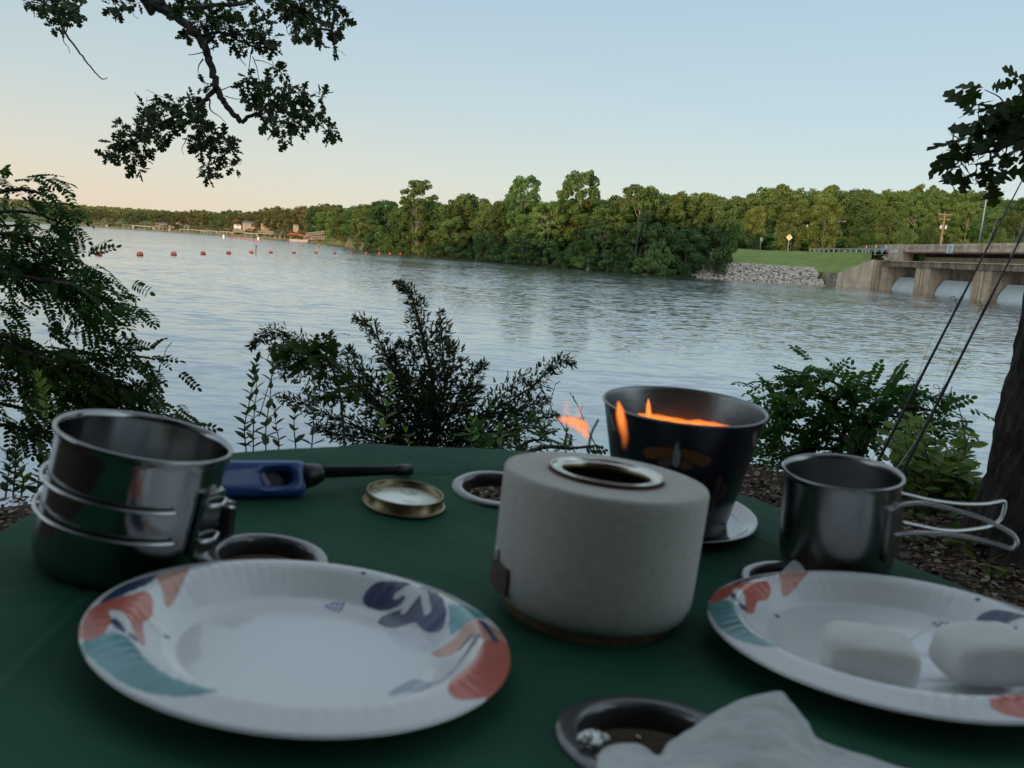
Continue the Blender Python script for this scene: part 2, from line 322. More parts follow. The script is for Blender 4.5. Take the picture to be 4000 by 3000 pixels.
# ------------------------------------------------------------------ dam
dam = thing('dam', 'low concrete spillway dam with radial gates and parapet, across the water at right', 'dam', (67.5, 120, WATER))
def dpart(mb, name, mat, lab=None, smooth=False, par=None):
    o = mb.build(name, mat, smooth=smooth); o.parent = dam; o.matrix_parent_inverse = Matrix.Translation(-Vector(dam.location))
    if lab: o['label'] = lab
    return o
piers = [(128.6, 133.2), (111.8, 116.2), (95.0, 99.4), (78.2, 82.6)]
for y0, y1 in piers:
    mb = MB(); yc = (y0 + y1) / 2; w = y1 - y0; zt = 1.35
    # front face with two full height stop-log slots
    ys = [y0, yc - .55, yc - .30, yc + .45, yc + .70, y1]
    fr = [(67.5, ys[0]), (67.5, ys[1]), (68.0, ys[1]), (68.0, ys[2]), (67.5, ys[2]), (67.5, ys[3]), (68.0, ys[3]), (68.0, ys[4]), (67.5, ys[4]), (67.5, ys[5]), (77, ys[5]), (77, ys[0])]
    P = [(x, y, WATER - 3) for x, y in fr] + [(x, y, zt) for x, y in fr]; n_ = len(fr)
    mb.add(P, [(i, (i + 1) % n_, n_ + (i + 1) % n_, n_ + i) for i in range(n_)] + [tuple(range(n_, 2 * n_))])
    pr_ = dpart(mb, 'pier', M['concrete'])
    ms = MB(); ms.box((67.62, yc + .15, -1.2), (.06, .12, 2.2)); ms.build('slot_guide', M['concrete_dark'], pr_)
gates = [(133.2, 143.6), (116.2, 128.6), (99.4, 111.8), (82.6, 95.0)]
for y0, y1 in gates:
    mb = MB(); arc = []
    for i in range(15):
        z = WATER - 1 + i * (3.5 / 14); x = 68.75 + 1.25 * max(0, (z - WATER) / 2.5) ** 1.7 - .05; arc.append((x, z))
    n_ = len(arc)
    P = [(x, y0 + .04, z) for x, z in arc] + [(x, y1 - .04, z) for x, z in arc] + [(x + .3, y0 + .04, z) for x, z in arc] + [(x + .3, y1 - .04, z) for x, z in arc]
    mb.add(P, [(i, i + 1, n_ + i + 1, n_ + i) for i in range(n_ - 1)] + [(2 * n_ + i, 3 * n_ + i, 3 * n_ + i + 1, 2 * n_ + i + 1) for i in range(n_ - 1)] + [(n_ - 1, 2 * n_ - 1, 4 * n_ - 1, 3 * n_ - 1)])
    gt = dpart(mb, 'gate', M['gate'], smooth=True)
    mb = MB(); arc2 = [(x - .05, z + .0) for x, z in arc] 
    P = [(x, y1 - .16, z) for x, z in arc2] + [(x, y1 - .02, z) for x, z in arc2]
    mb.add(P, [(i, i + 1, n_ + i + 1, n_ + i) for i in range(n_ - 1)]); s_ = mb.build('seal', M['slot']); s_.parent = gt
    mb = MB(); mb.box((70.9, (y0 + y1) / 2, .95), (.3, (y1 - y0) / 2 - .01, 1.55)); dpart(mb, 'breast_wall', M['concrete_dark'])
# abutment with slots
mb = MB(); fr = [(67.5, 143.6), (67.5, 144.6), (68.1, 144.6), (68.1, 144.9), (67.5, 144.9), (67.5, 145.7), (68.1, 145.7), (68.1, 146.1), (67.2, 146.1), (67.2, 148.6), (77, 148.6), (77, 143.6)]; n_ = len(fr)
mb.add([(x, y, WATER - 3) for x, y in fr] + [(x, y, 2.45) for x, y in fr], [(i, (i + 1) % n_, n_ + (i + 1) % n_, n_ + i) for i in range(n_)] + [tuple(range(n_, 2 * n_))]); dpart(mb, 'abutment', M['concrete'])
# wing wall
def wallstrip(pts, tops, th, zb):
    mb = MB()
    for (a, b), (ta, tb) in zip(zip(pts[:-1], pts[1:]), zip(tops[:-1], tops[1:])):
        a, b = np.array(a, float), np.array(b, float); d = (b - a) / np.linalg.norm(b - a); n = np.array([-d[1], d[0]]) * th
        P = [(*a, zb), (*b, zb), (*b, tb), (*a, ta)]; Q = [(*(a + n), zb), (*(b + n), zb), (*(b + n), tb), (*(a + n), ta)]
        mb.add(P + Q, [(0, 1, 2, 3), (7, 6, 5, 4), (3, 2, 6, 7), (0, 3, 7, 4), (1, 5, 6, 2)])
    return mb
dpart(wallstrip([(61.2, 150.1), (67.15, 148.55)], [-.45, 2.62], .5, WATER - 2), 'wing_wall', M['concrete_pale'], 'stained wall with a sloping top edge')
dpart(wallstrip([(56.6, 150.6), (61.19, 150.1)], [-.5, -.45], .5, WATER - 2), 'low_wall', M['concrete_dark'], 'dark low wall between the rocks and the wing wall')
# walkway ledge
mb = MB(); y0, y1 = 60, 145.2
mb.box((68.1, (y0 + y1) / 2, 1.84), (.85, (y1 - y0) / 2, .44)); dpart(mb, 'ledge_beam', M['concrete_dark'])
mb = MB(); ys_ = np.linspace(y0, y1 + .1, 70); rs_ = np.random.RandomState(2)
for a, b in zip(ys_[:-1], ys_[1:]):
    j = rs_.uniform(-.05, .04); mb.box((68.05 + j, (a + b) / 2, 2.36), (.98, (b - a) / 2 - .012, .07))
dpart(mb, 'walkway', M['concrete_pale'])
mb = MB(); mb.box((70.6, 98, 2.85), (.35, 38.3, .42)); dpart(mb, 'girder', M['concrete_pale'])
mb = MB(); mb.box((70.9, 98, 3.58), (.3, 38.6, .32)); dpart(mb, 'deck_gap_shade', M['slot'])  # near-black box put in the gap under the deck to stand for shadow
mb = MB(); mb.box((72.6, 102.6, 3.92), (4.8, 43, .09)); dpart(mb, 'deck', M['concrete'])
mb = MB(); mb.tube([(67.42, 62, 3.86), (67.42, 100, 3.9), (67.42, 138.6, 3.93)], .07, 6); dpart(mb, 'pipe', M['rust'])
# parapet with slots (openings built as recesses)
for side, x in ((0, 67.75), (1, 77.5)):
    mb = MB(); z0, z1 = 4.02, 5.28; ya, yb = 60, 138.5 if side == 0 else 146
    if side == 0:
        mb.box((x, (ya + yb) / 2, z1 - .19), (.18, (yb - ya) / 2, .19)); mb.box((x, (ya + yb) / 2, 4.2), (.18, (yb - ya) / 2, .26))
        y = ya; k = 0
        while y < yb - .2:
            wdt = 1.3 if k % 6 == 0 else .36
            wdt = min(wdt, yb - y); mb.box((x, y + wdt / 2, 4.775), (.17, wdt / 2, .318)); y += wdt + .24; k += 1
        dpart(mb, 'parapet', M['concrete_pale'])
        mb = MB(); mb.box((x + .2, (ya + yb) / 2, 4.77), (.025, (yb - ya) / 2, .3)); dpart(mb, 'recess_panel', M['slot'])  # near-black sheet gives the openings their shade by colour
    else:
        mb.box((x, (ya + yb) / 2, 4.55), (.18, (yb - ya) / 2, .5)); dpart(mb, 'far_parapet', M['concrete_pale'])
mb = MB(); P = [(138.5, 4.0), (138.5, 5.3), (144.4, 5.36), (145.0, 4.6), (143.9, 3.6), (143.9, 2.46), (138.3, 2.46), (138.3, 3.9)]
n_ = len(P); mb.add([(67.45, y, z) for y, z in P] + [(69.2, y, z) for y, z in P], [tuple(range(n_)), tuple(range(n_, 2 * n_))[::-1]] + [(i, n_ + i, n_ + (i + 1) % n_, (i + 1) % n_) for i in range(n_)]); dpart(mb, 'end_block', M['concrete_pale'])
# warning sign on the parapet
M['signwhite'] = pm('sign_white', (.62, .62, .60), .5, col2=(.52, .52, .50), ns=3); M['ink'] = pm('sign_ink', (.05, .05, .05), .6); M['signyellow'] = pm('sign_yellow', (.66, .60, .40), .5)
M['galv'] = pm('galvanised_steel', (.42, .44, .44), .45, metal=.6, col2=(.34, .36, .36), ns=4)
sg = thing('warning_sign', 'white warning board with rows of small dark lettering, hung on the dam parapet', 'sign', (67.4, 123.5, 4.5))
mb = MB(); mb.box((0, 0, 0), (.03, .95, .68)); mb.build('board', M['signwhite'], sg)
def txt(body, size, loc, rot, mat, par, name='lettering', ext=.002, align='CENTER'):
    c = bpy.data.curves.new(name, 'FONT'); c.body = body; c.size = size; c.align_x = align; c.align_y = 'CENTER'; c.extrude = ext; c.materials.append(mat); c.space_line = .95
    q = bpy.data.objects.new(name, c); COL.objects.link(q); bpy.context.view_layer.update(); me = bpy.data.meshes.new_from_object(q); bpy.data.objects.remove(q)
    o = bpy.data.objects.new(name, me); COL.objects.link(o); o.location = loc; o.rotation_euler = rot; o.parent = par; return o
txt('WARNING\nKEEP OUT\nDANGER\nBELOW', .27, (-.036, 0, 0), (math.pi / 2, 0, -math.pi / 2), M['ink'], sg)
sg = thing('small_sign', 'small white sign plate at the left end of the dam, above the walkway', 'sign', (67.35, 141.5, 4.05))
mb = MB(); mb.box((0, .75, .02), (.03, .62, .22)); mb.box((0, -.6, .06), (.03, .5, .25)); mb.build('board', M['signwhite'], sg); txt('NO FISHING', .17, (-.036, .75, .02), (math.pi / 2, 0, -math.pi / 2), M['ink'], sg)
# broken chute at the abutment
mb = MB(); mb.quadbox((67.0, 145.3, 3.0), (67.0, 143.6, 2.5), (68, 143.6, 2.5), (68, 145.3, 3.0), (0, 0, .18)); mb.box((66.9, 142.6, 2.62), (.3, .6, .16)); tag(mb.build('concrete_block', M['concrete_pale']), 'broken pale concrete slab lying on the left end of the dam ledge', 'concrete slab')
# riprap stones: too many to count
rs_ = np.random.RandomState(5); mb = MB()
ico = np.array([(0, 0, 1), (.894, 0, .447), (.276, .851, .447), (-.724, .526, .447), (-.724, -.526, .447), (.276, -.851, .447), (.724, .526, -.447), (-.276, .851, -.447), (-.894, 0, -.447), (-.276, -.851, -.447), (.724, -.526, -.447), (0, 0, -1)])
icf = [(0, 1, 2), (0, 2, 3), (0, 3, 4), (0, 4, 5), (0, 5, 1), (1, 6, 2), (2, 7, 3), (3, 8, 4), (4, 9, 5), (5, 10, 1), (6, 7, 2), (7, 8, 3), (8, 9, 4), (9, 10, 5), (10, 6, 1), (11, 7, 6), (11, 8, 7), (11, 9, 8), (11, 10, 9), (11, 6, 10)]
def stone(c, s, rs):
    v = ico * (1 + rs.uniform(-.28, .28, (12, 1))); a = rs.uniform(0, 6.28); b = rs.uniform(-.5, .5)
    Rz = np.array([[math.cos(a), -math.sin(a), 0], [math.sin(a), math.cos(a), 0], [0, 0, 1]]); Rx = np.array([[1, 0, 0], [0, math.cos(b), -math.sin(b)], [0, math.sin(b), math.cos(b)]])
    return (v * s) @ Rz.T @ Rx.T + c
x = 32.8
while x < 57.3:
    y = 145.6
    while y < 152.2:
        z = WATER + (2.95) * min(1, (y - 146) / 5.4); s = rs_.uniform(.15, .36)
        lim = (x < 35 and y > 147 + (x - 33)) 
        if not lim:
            sh = rs_.uniform(.75, 1.15); V_ = stone(np.array([x + rs_.uniform(-.2, .2), y + rs_.uniform(-.25, .25), z + rs_.uniform(-.1, .2)]), s * np.array([1.25, 1, .72]), rs_)
            mb.add(V_, icf, col=np.array([.42, .365, .30]) * sh * np.array([1, rs_.uniform(.94, 1.02), rs_.uniform(.9, 1.03)]))
        y += .36
    x += .38
M['stone'] = pm('stone', (.4, .36, .3), .9, attr=True, bump=.6, bs=6, bd=.06)
tag(mb.build('rocks', M['stone']), 'pale broken rocks of the riprap bank below the grass', 'rocks', kind='stuff')

# ------------------------------------------------------------------ street furniture by the dam
M['wood'] = pm('weathered_wood', (.30, .22, .14), .85, col2=(.20, .15, .10), ns=2, vec=(1, 1, .2))
M['ceramic'] = pm('ceramic', (.35, .36, .37), .4)
up = thing('utility_pole', 'wooden utility pole with crossarms and two grey transformers, behind the dam parapet', 'utility pole', (87.9, 165, 4.0))
mb = MB(); mb.tube([(0, 0, -.5), (0, 0, 9.25)], [.19, .13], 10); mb.build('pole', M['wood'], up)
for zz, ln in ((8.9, 1.45), (7.9, 1.15)):
    mb = MB(); mb.box((-.1, -.15, zz), (ln, .07, .07)); ca = mb.build('crossarm', M['wood'], up)
    for k in (-.95, -.55, .55, .95):
        mb = MB(); mb.lathe([(0, 0), (.07, 0), (.05, .08), (.08, .1), (.03, .18), (0, .2)], 8, c=(k * ln, -.15, zz + .07)); mb.build('insulator', M['ceramic'], ca, smooth=True)
for s in (-1, 1):
    mb = MB(); mb.lathe([(0, 5.9), (.24, 5.9), (.26, 5.95), (.26, 6.65), (.2, 6.75), (0, 6.8)], 12, c=(s * .5, -.1, 0)); mb.build('transformer', M['galv'], up, smooth=True)
for k in range(3):
    mb = MB(); mb.tube([(.3 + .3 * k, -.1, 8.0 - .3 * k), (1.0 + .2 * k, -.3, 2.5)], .018, 4); mb.build('guy_wire', M['slot'], up)
up2 = thing('utility_pole', 'bare wooden pole lit orange against the trees, left of the chain-link fence', 'utility pole', tuple(aty(3256, 968, 196.)))
mb = MB(); mb.tube([(0, 0, -1.5), (.25, 0, 6.6)], [.22, .17], 10); mb.build('pole', M['wood'], up2); mb = MB(); mb.box((1.0, 0, 6.6), (1.2, .09, .1)); mb.build('crossarm', M['wood'], up2)
lp = thing('street_lamp', 'tall pale street lamp with a curved arm, standing on the dam parapet', 'street lamp', (68.7, 118.2, 4.0))
mb = MB(); mb.tube([(0, 0, 0), (0, 0, 9.0)], [.12, .075], 10); mb.build('pole', M['galv'], lp, smooth=True)
mb = MB(); mb.tube(smoothpath([(0, 0, 8.7), (.5, -.1, 9.0), (1.2, -.2, 9.12), (1.9, -.3, 9.1)]), .035, 6); mb.build('arm', M['galv'], lp, smooth=True)
mb = MB(); mb.box((2.15, -.33, 9.07), (.32, .1, .05)); mb.build('lamp_head', M['ceramic'], lp)
# power lines
for k in range(3):
    a = np.array([86.8 + .8 * k, 164.9, 13.05]); b = np.array([72 + .5 * k, 196, 10.4]); P = [a + (b - a) * t + np.array([0, 0, -1.6 * 4 * t * (1 - t)]) for t in np.linspace(0, 1, 14)]
    mb = MB(); mb.tube(P, .016, 4); tag(mb.build('power_line', M['slot']), ['upper thin power line strung from the big utility pole to the bare pole', 'middle thin power line strung from the big utility pole to the bare pole', 'lower thin power line strung from the big utility pole to the bare pole'][k], 'power line', 'power lines between the poles')
# signs
b0 = aty(3077, 977, 188.); sg = thing('diamond_sign', 'pale yellow diamond road sign on a post above the grass slope', 'road sign', tuple(b0))
mb = MB(); mb.box((0, 0, 1.2), (.06, .05, 1.5)); mb.build('post', M['galv'], sg)
mb = MB(); q = .76; mb.quadbox((0, -.08, 3.75 - 2 * q + q - .75 + q * .0), (q, -.08, 3.0), (0, -.08, 3.0 + q), (-q, -.08, 3.0), (0, .03, 0)); mb.V[-1][0] = (0, -.08, 3.0 - q); mb.V[-1][4] = (0, -.05, 3.0 - q); mb.build('plate', M['signyellow'], sg)
mb = MB(); mb.box((0, -.095, 2.95), (.05, .01, .35)); mb.add([(-.13, -.1, 3.25), (.13, -.1, 3.25), (0, -.1, 3.5)], [(0, 1, 2)]); mb.build('arrow', M['ink'], sg)
b0 = aty(2969, 972, 198.); sg = thing('road_sign', 'small white rectangular road sign on a thin post, left of the diamond sign', 'road sign', tuple(b0))
mb = MB(); mb.box((0, 0, .9), (.05, .04, 1.3)); mb.build('post', M['galv'], sg); mb = MB(); mb.box((.05, -.07, 2.35), (.3, .02, .46)); mb.build('plate', M['signwhite'], sg)
for k in range(3):
    mb = MB(); mb.box((.05, -.095, 2.6 - .24 * k), (.2, .004, .04)); mb.build('text_line', M['ink'], sg)
# guardrail
gd = thing('guardrail', 'grey steel guardrail on posts along the road above the grass', 'guardrail', (67.6, 165, 4.0))
yy = np.linspace(147, 183.5, 14)
for y in yy:
    mb = MB(); mb.box((.05, y - 165, .2), (.09, .12, .55)); mb.build('post', M['galv'], gd)
mb = MB(); P = [(-.1, .45), (-.04, .52), (-.1, .6), (-.04, .68), (-.1, .76)]
n_ = len(P); mb.add([(x, -18.3, z) for x, z in P] + [(x, 18.9, z) for x, z in P], [(i, i + 1, n_ + i + 1, n_ + i) for i in range(n_ - 1)]); mb.build('rail', M['galv'], gd)
fc = thing('chain_link_fence', 'chain-link fence on steel posts behind the guardrail at the dam end', 'fence', (80, 170, 4.0))
m, t, o = newmat('chain_link'); wv_ = N(t, 'ShaderNodeTexChecker'); wv_.inputs['Scale'].default_value = 9; c_ = N(t, 'ShaderNodeTexCoord'); t.links.new(c_.outputs['Object'], wv_.inputs[0])
tr = N(t, 'ShaderNodeBsdfTransparent'); df = N(t, 'ShaderNodeBsdfDiffuse'); df.inputs[0].default_value = (.35, .37, .38, 1); ms_ = N(t, 'ShaderNodeMixShader'); ms_.inputs[0].default_value = .2; t.links.new(tr.outputs[0], ms_.inputs[1]); t.links.new(df.outputs[0], ms_.inputs[2]); t.links.new(ms_.outputs[0], o.inputs[0]); M['mesh'] = m
fy = [-6, -2, 2.5, 7, 12, 17, 23]; fh = [2.3, 2.3, 2.3, 2.3, 2.2, 1.6, .9]
for y, h in zip(fy, fh):
    mb = MB(); mb.tube([(0, y, 0), (0, y, h)], .045, 6); mb.build('post', M['galv'], fc)
mb = MB(); mb.tube([(0, y, h) for y, h in zip(fy, fh)], .035, 5); mb.build('top_rail', M['galv'], fc)
mb = MB(); n_ = len(fy); mb.add([(0, y, .05) for y in fy] + [(0, y, h) for y, h in zip(fy, fh)], [(i, i + 1, n_ + i + 1, n_ + i) for i in range(n_ - 1)]); mb.build('netting', M['mesh'], fc)
# car behind the parapet end
M['carblue'] = pm('car_paint', (.26, .33, .42), .3, metal=.3, coat=.6); M['glass'] = pm('dark_glass', (.02, .025, .03), .08); M['tyre'] = pm('tyre', (.02, .02, .02), .9)
cr = thing('car', 'blue-grey car half hidden behind the left end of the dam parapet', 'car', (73.4, 157.5, 4.07)); cr.rotation_euler = (0, 0, math.radians(90))
prof = [(-2.1, .35), (-2.15, .75), (-1.9, .95), (-1.2, 1.05), (-.75, 1.42), (.55, 1.45), (1.15, 1.02), (2.0, .88), (2.2, .6), (2.15, .35)]; n_ = len(prof)
mb = MB(); mb.add([(x, -.85 if z < 1.1 else -.68, z) for x, z in prof] + [(x, .85 if z < 1.1 else .68, z) for x, z in prof], [tuple(range(n_)), tuple(range(n_, 2 * n_))[::-1]] + [(i, n_ + i, n_ + (i + 1) % n_, (i + 1) % n_) for i in range(n_)]); mb.build('body', M['carblue'], cr)
for s in (-1, 1):
    mb = MB(); mb.add([(-1.05, s * .84, 1.08), (-.68, s * .73, 1.36), (.5, s * .73, 1.38), (.98, s * .84, 1.06)], [(0, 1, 2, 3)]); mb.build('window', M['glass'], cr)
    for xx in (-1.35, 1.4):
        mb = MB(); mb.lathe([(0, -.11), (.3, -.11), (.33, 0), (.3, .11), (0, .11)], 16); w = mb.build('wheel', M['tyre'], cr); w.location = (xx, s * .8, .32); w.rotation_euler = (math.pi / 2, 0, 0)
# ------------------------------------------------------------------ trees
def unit(v): return v / (np.linalg.norm(v, axis=-1, keepdims=True) + 1e-9)
def cards(P, Nn, S, rs, k=4):      # irregular quads facing Nn
    n = len(P); a = np.cross(Nn, rs.normal(size=(n, 3))); a = unit(a); b = np.cross(Nn, a)
    S = S[:, None]; j = lambda lo, hi: rs.uniform(lo, hi, (n, 1))
    V = np.stack([P - a * S * j(.7, 1.2), P - b * S * j(.45, .9) + a * S * j(-.3, .3), P + a * S * j(.7, 1.2), P + b * S * j(.45, .9) + a * S * j(-.3, .3)], 1)
    V += (Nn * S * .25)[:, None] * rs.uniform(-1, 1, (n, 4, 1))
    return V.reshape(-1, 3), np.arange(4 * n).reshape(n, 4)
def crown(seed, H, Rc, zb, nl, nc, size, up=.5, gap=.0, lob=(.22, .36), fine=0):
    rs = np.random.RandomState(seed); P = []; Nn = []; S = []; LC = []
    for i in range(nl):
        t = rs.uniform(0, 1) ** .8; w = math.sqrt(max(.2, 1 - (abs(t - up) / (1.04 - up if t > up else up + .14)) ** 2.4))
        r = Rc * rs.uniform(*lob) * (.88 + .2 * (1 - t)); rho = (Rc * w - r * .5) * rs.uniform(.45, 1) ** .5; ph = rs.uniform(0, 6.283)
        c = np.array([rho * math.cos(ph), rho * math.sin(ph), zb + (H - zb - r * .7) * t]); LC.append((c, r))
        n = int(nc / nl * (r / (Rc * (lob[0] + lob[1]) / 2)) ** 1.6)
        # sub-clumps on the lobe
        ns = 7; sd = unit(rs.normal(size=(ns, 3)) + np.array([0, 0, .45])); q = rs.randint(0, ns, n)
        d = unit(sd[q] + rs.normal(size=(n, 3)) * .52)
        rad = r * (rs.uniform(.55, 1.08, n)) ** .7
        P.append(c + d * rad[:, None] * np.array([1, 1, .8])); Nn.append(unit(d + rs.normal(size=(n, 3)) * .55)); S.append(size * rs.uniform(.55, 1.25, n))
    return np.vstack(P), np.vstack(Nn), np.concatenate(S), LC
def trunkmesh(seed, H, zb, LC, r0, mat, nlimb=9, forks=1):
    rs = np.random.RandomState(seed + 99); mb = MB()
    for fk in range(forks):
        dx, dy = (rs.uniform(-1, 1, 2) * H * .07 * fk) ; top = np.array([dx + rs.uniform(-.4, .4), dy, H * .78]); base = np.array([fk * .25, fk * .1, -1.2])
        path = smoothpath([base, base * .4 + np.array([dx * .4 + rs.uniform(-.15, .15), dy * .4, zb * .7 + .5]), np.array([dx + rs.uniform(-.3, .3), dy, H * .5]), top], 4)
        mb.tube(path, np.linspace(r0, r0 * .18, len(path)), 7)
        idx = rs.permutation(len(LC))[:nlimb]
        for i in idx:
            c, r = LC[i]; z0 = max(zb * .5, min(c[2] - np.hypot(c[0], c[1]) * .9, H * .6)); t = (z0 + 1.2) / (H * .78 + 1.2); k = min(len(path) - 1, int(t * (len(path) - 1))); s = path[k]
            mid = (s + c) / 2 + np.array([0, 0, -.08 * H * rs.uniform(0, 1)]) + rs.normal(size=3) * .25
            pp = smoothpath([s, mid, c + np.array([0, 0, r * .3])], 4); mb.tube(pp, np.linspace(r0 * .42, r0 * .09, len(pp)), 5)
    return mb.build('trunk', mat, link=False).data
PRO = {}
def proto(key, seed, H, Rc, zb, nl, nc, size, lm, bmat, r0=.28, **k):
    nlimb = k.pop('nlimb', 9); forks = k.pop('forks', 1)
    P, Nn, S, LC = crown(seed, H, Rc, zb, nl, nc, size, **k); rs = np.random.RandomState(seed + 5)
    V, Fq = cards(P, Nn, S, rs); PRO[key] = (arr_mesh('crown', V, Fq, M[lm]), trunkmesh(seed, H, zb, LC, r0, M[bmat], nlimb, forks), H)
proto('denseA', 1, 16, 5.6, 1.5, 42, 9000, .27, 'leaf_green', 'bark')
proto('denseB', 2, 16, 6.2, 2.0, 46, 9000, .27, 'leaf_dark', 'bark')
proto('denseC', 3, 16, 5.2, 1.0, 40, 8500, .27, 'leaf_olive', 'bark')
proto('airyA', 4, 18, 5.4, 2.0, 120, 15000, .26, 'leaf_green', 'bark_pale', nlimb=14, lob=(.14, .23), up=.62, r0=.2)
proto('airyB', 5, 18, 5.0, 2.0, 100, 13000, .26, 'leaf_olive', 'bark_pale', nlimb=14, lob=(.14, .23), up=.62, forks=3, r0=.15)
proto('bushA', 6, 7, 4.4, .1, 30, 6500, .20, 'leaf_dark', 'bark', up=.4, r0=.14)
proto('bushB', 7, 7, 4.0, .1, 26, 6000, .20, 'leaf_green', 'bark', up=.42, r0=.12)
proto('farA', 8, 13, 5.6, .5, 16, 1500, .50, 'leaf_far', 'bark', lob=(.28, .42))
proto('farB', 9, 13, 6.2, .5, 16, 1500, .50, 'leaf_dark', 'bark', lob=(.28, .42))
proto('farC', 10, 13, 5.2, .5, 14, 1400, .50, 'leaf_far', 'bark', lob=(.28, .42))
trng = random.Random(7)
def tree(key, loc, H, wide, label, cat='tree', group=None, name='tree'):
    cm, tm, H0 = PRO[key]; s = H / H0
    t = thing(name, label, cat, loc, group); t.rotation_euler = (0, 0, trng.uniform(0, 6.28)); t.scale = (s * wide, s * wide, s)
    mobj('trunk', tm, t); mobj('crown', cm, t); return t
def px_dist(px, py, D):          # point at horizontal distance D
    d = ray(px, py); return d * (D / math.hypot(d[0], d[1]))
def z4(x, y): return (1200 + x / 1.3012, 600 + y / 1.3012)
def z5(x, y): return (2700 + x / 1.7015, 650 + y / 1.7015)
def bearing(px): d = ray(px, 1020); return math.degrees(math.atan2(d[0], d[1]))
# front row on the peninsula: (x, top, halfwidth in zoom px, back offset m, kind, label)
FR = [
 (95, 300, 62, 10, 'airyA', 'olive lit tree at the left tip of the peninsula, beside the boat ramp'),
 (190, 280, 70, 4, 'denseC', 'broad yellow-green tree second from the left end of the peninsula bank'),
 (300, 268, 85, 4, 'airyB', 'yellowish loose tree with thin pale stems right above the last buoys'),
 (420, 345, 75, 2, 'bushB', 'round dark green bush overhanging the end of the buoy line'),
 (345, 400, 60, 1, 'bushA', 'low dark bush between the yellowish loose tree and the end of the buoys'),
 (560, 150, 92, 3, 'airyB', 'tall loose cottonwood with feathery top and several bare stems at the waterline'),
 (650, 250, 66, 9, 'denseB', 'dark rounded tree just right of the feathery cottonwood'),
 (735, 330, 75, 2, 'denseA', 'mid-height green tree left of the round light-topped tree'),
 (800, 215, 70, 12, 'airyA', 'thin-topped tree with a sparse crown between the cottonwood and the big sycamores'),
 (905, 270, 60, 14, 'denseB', 'dark tree at the low dip of the peninsula treeline'),
 (930, 325, 90, 2, 'bushB', 'rounded green tree leaning low over the water at the middle of the bank'),
 (1090, 128, 88, 10, 'airyA', 'tall sycamore, left one of the two highest crowns on the peninsula'),
 (1095, 390, 75, 1, 'airyB', 'grey-green loose tree hanging to the water below the left high sycamore'),
 (1215, 260, 95, 3, 'airyA', 'grey-green tree with crooked pale limbs below the gap between the two high crowns'),
 (1370, 105, 112, 11, 'airyA', 'tallest sycamore on the peninsula with bare pale limbs showing in the crown'),
 (1385, 440, 72, 1, 'bushA', 'dark round bush over a bare white stump in the water'),
 (1500, 290, 88, 2, 'airyB', 'loose light tree standing in the shallows right of the white stump'),
 (1590, 230, 70, 13, 'denseC', 'olive tree behind the white-limbed sycamore'),
 (1670, 175, 115, 4, 'airyA', 'wide sycamore with forked white trunk and long white limb near the right of the peninsula'),
 (1790, 450, 62, 1, 'bushB', 'low pale bush at the waterline under the wide white-limbed sycamore'),
 (1895, 200, 90, 6, 'denseC', 'brownish green tree left of the last dark bush'),
 (2020, 215, 95, 7, 'denseA', 'dense green tree second from the right end of the peninsula wood'),
 (2070, 228, 100, 3, 'denseA', 'green tree at the right end of the peninsula wood, above the last dark rounded tree'),
 (1925, 390, 92, 1, 'denseB', 'dark tree with thin bare stems beside the rocks'),
 (2045, 372, 92, 1, 'bushA', 'dark rounded tree at the right end of the peninsula, touching the rocks'),
]
for x, ty, hw, bo, kind, lab in FR:
    px, _ = z4(x, 0); b = bearing(px); D = shoreD(b) + bo + .5; z0 = landz(b, bo + .5, D * math.sin(math.radians(b)), D * math.cos(math.radians(b)))
    top = px_dist(*z4(x, ty), D); H = top[2] - z0
    wm = 2 * hw / 1.3012 * D / f / math.cos(math.radians(b)); w0 = {'denseA': 11.2, 'denseB': 12.4, 'denseC': 10.4, 'airyA': 10.8, 'airyB': 10, 'bushA': 8.8, 'bushB': 8}[kind] * H / PRO[kind][2]
    d = px_dist(px, 1000, D); tree(kind, (d[0], d[1], z0), H * 1.05, min(1.7, max(.8, wm / w0)), lab, group='trees on the peninsula bank')
# white stumps in the shallows
for k, (x, y, y2) in enumerate([(1427, 592, 530), (1527, 590, 520), (1590, 600, 575)]):
    b = onplane(*z4(x, y), WATER); tpt = aty(*z4(x, y2), b[1]); mb = MB(); mb.tube([(0, 0, -1), (.05, 0, (tpt[2] - WATER) * .6), (0, 0, tpt[2] - WATER)], [.42, .34, .22], 8)
    o = mb.build('tree_stump', M['bark_pale']); o.location = tuple(b); tag(o, ['bare white stump standing in the water, leftmost of three', 'thin white stump in the water, middle of three', 'short stump in the water, rightmost of three'][k], 'stump', 'bare stumps in the shallows')
# small limbs leaning out, the long white limb
# second rows filling the peninsula
rs_ = random.Random(3); n2 = 0
for row, (bo, hs) in enumerate([(12, .92), (24, 1.0), (40, 1.08)]):
    for x in range(60, 2160, 118 if row else 104):
        px, _ = z4(x + rs_.uniform(-25, 25), 0); b = bearing(px); bo2 = bo + rs_.uniform(-3, 3)
        if b > 12.3: continue
        D = shoreD(b) + bo2; d = px_dist(px, 1000, D); z0 = landz(b, bo2, d[0], d[1]); ttop = np.interp(x, [0, 100, 600, 1000, 1500, 2100], [300, 285, 262, 268, 255, 238]) + rs_.uniform(-14, 22)
        H = (px_dist(*z4(x, ttop), D)[2] - z0); k = rs_.choice(['denseA', 'denseB', 'denseC', 'denseB'])
        tree(k, (d[0], d[1], z0), H * 1.12, rs_.uniform(.95, 1.2) * (13 / max(8, H)) ** .3, 'leafy tree in the wood behind the peninsula bank, only its crown showing', group='wood behind the peninsula bank')
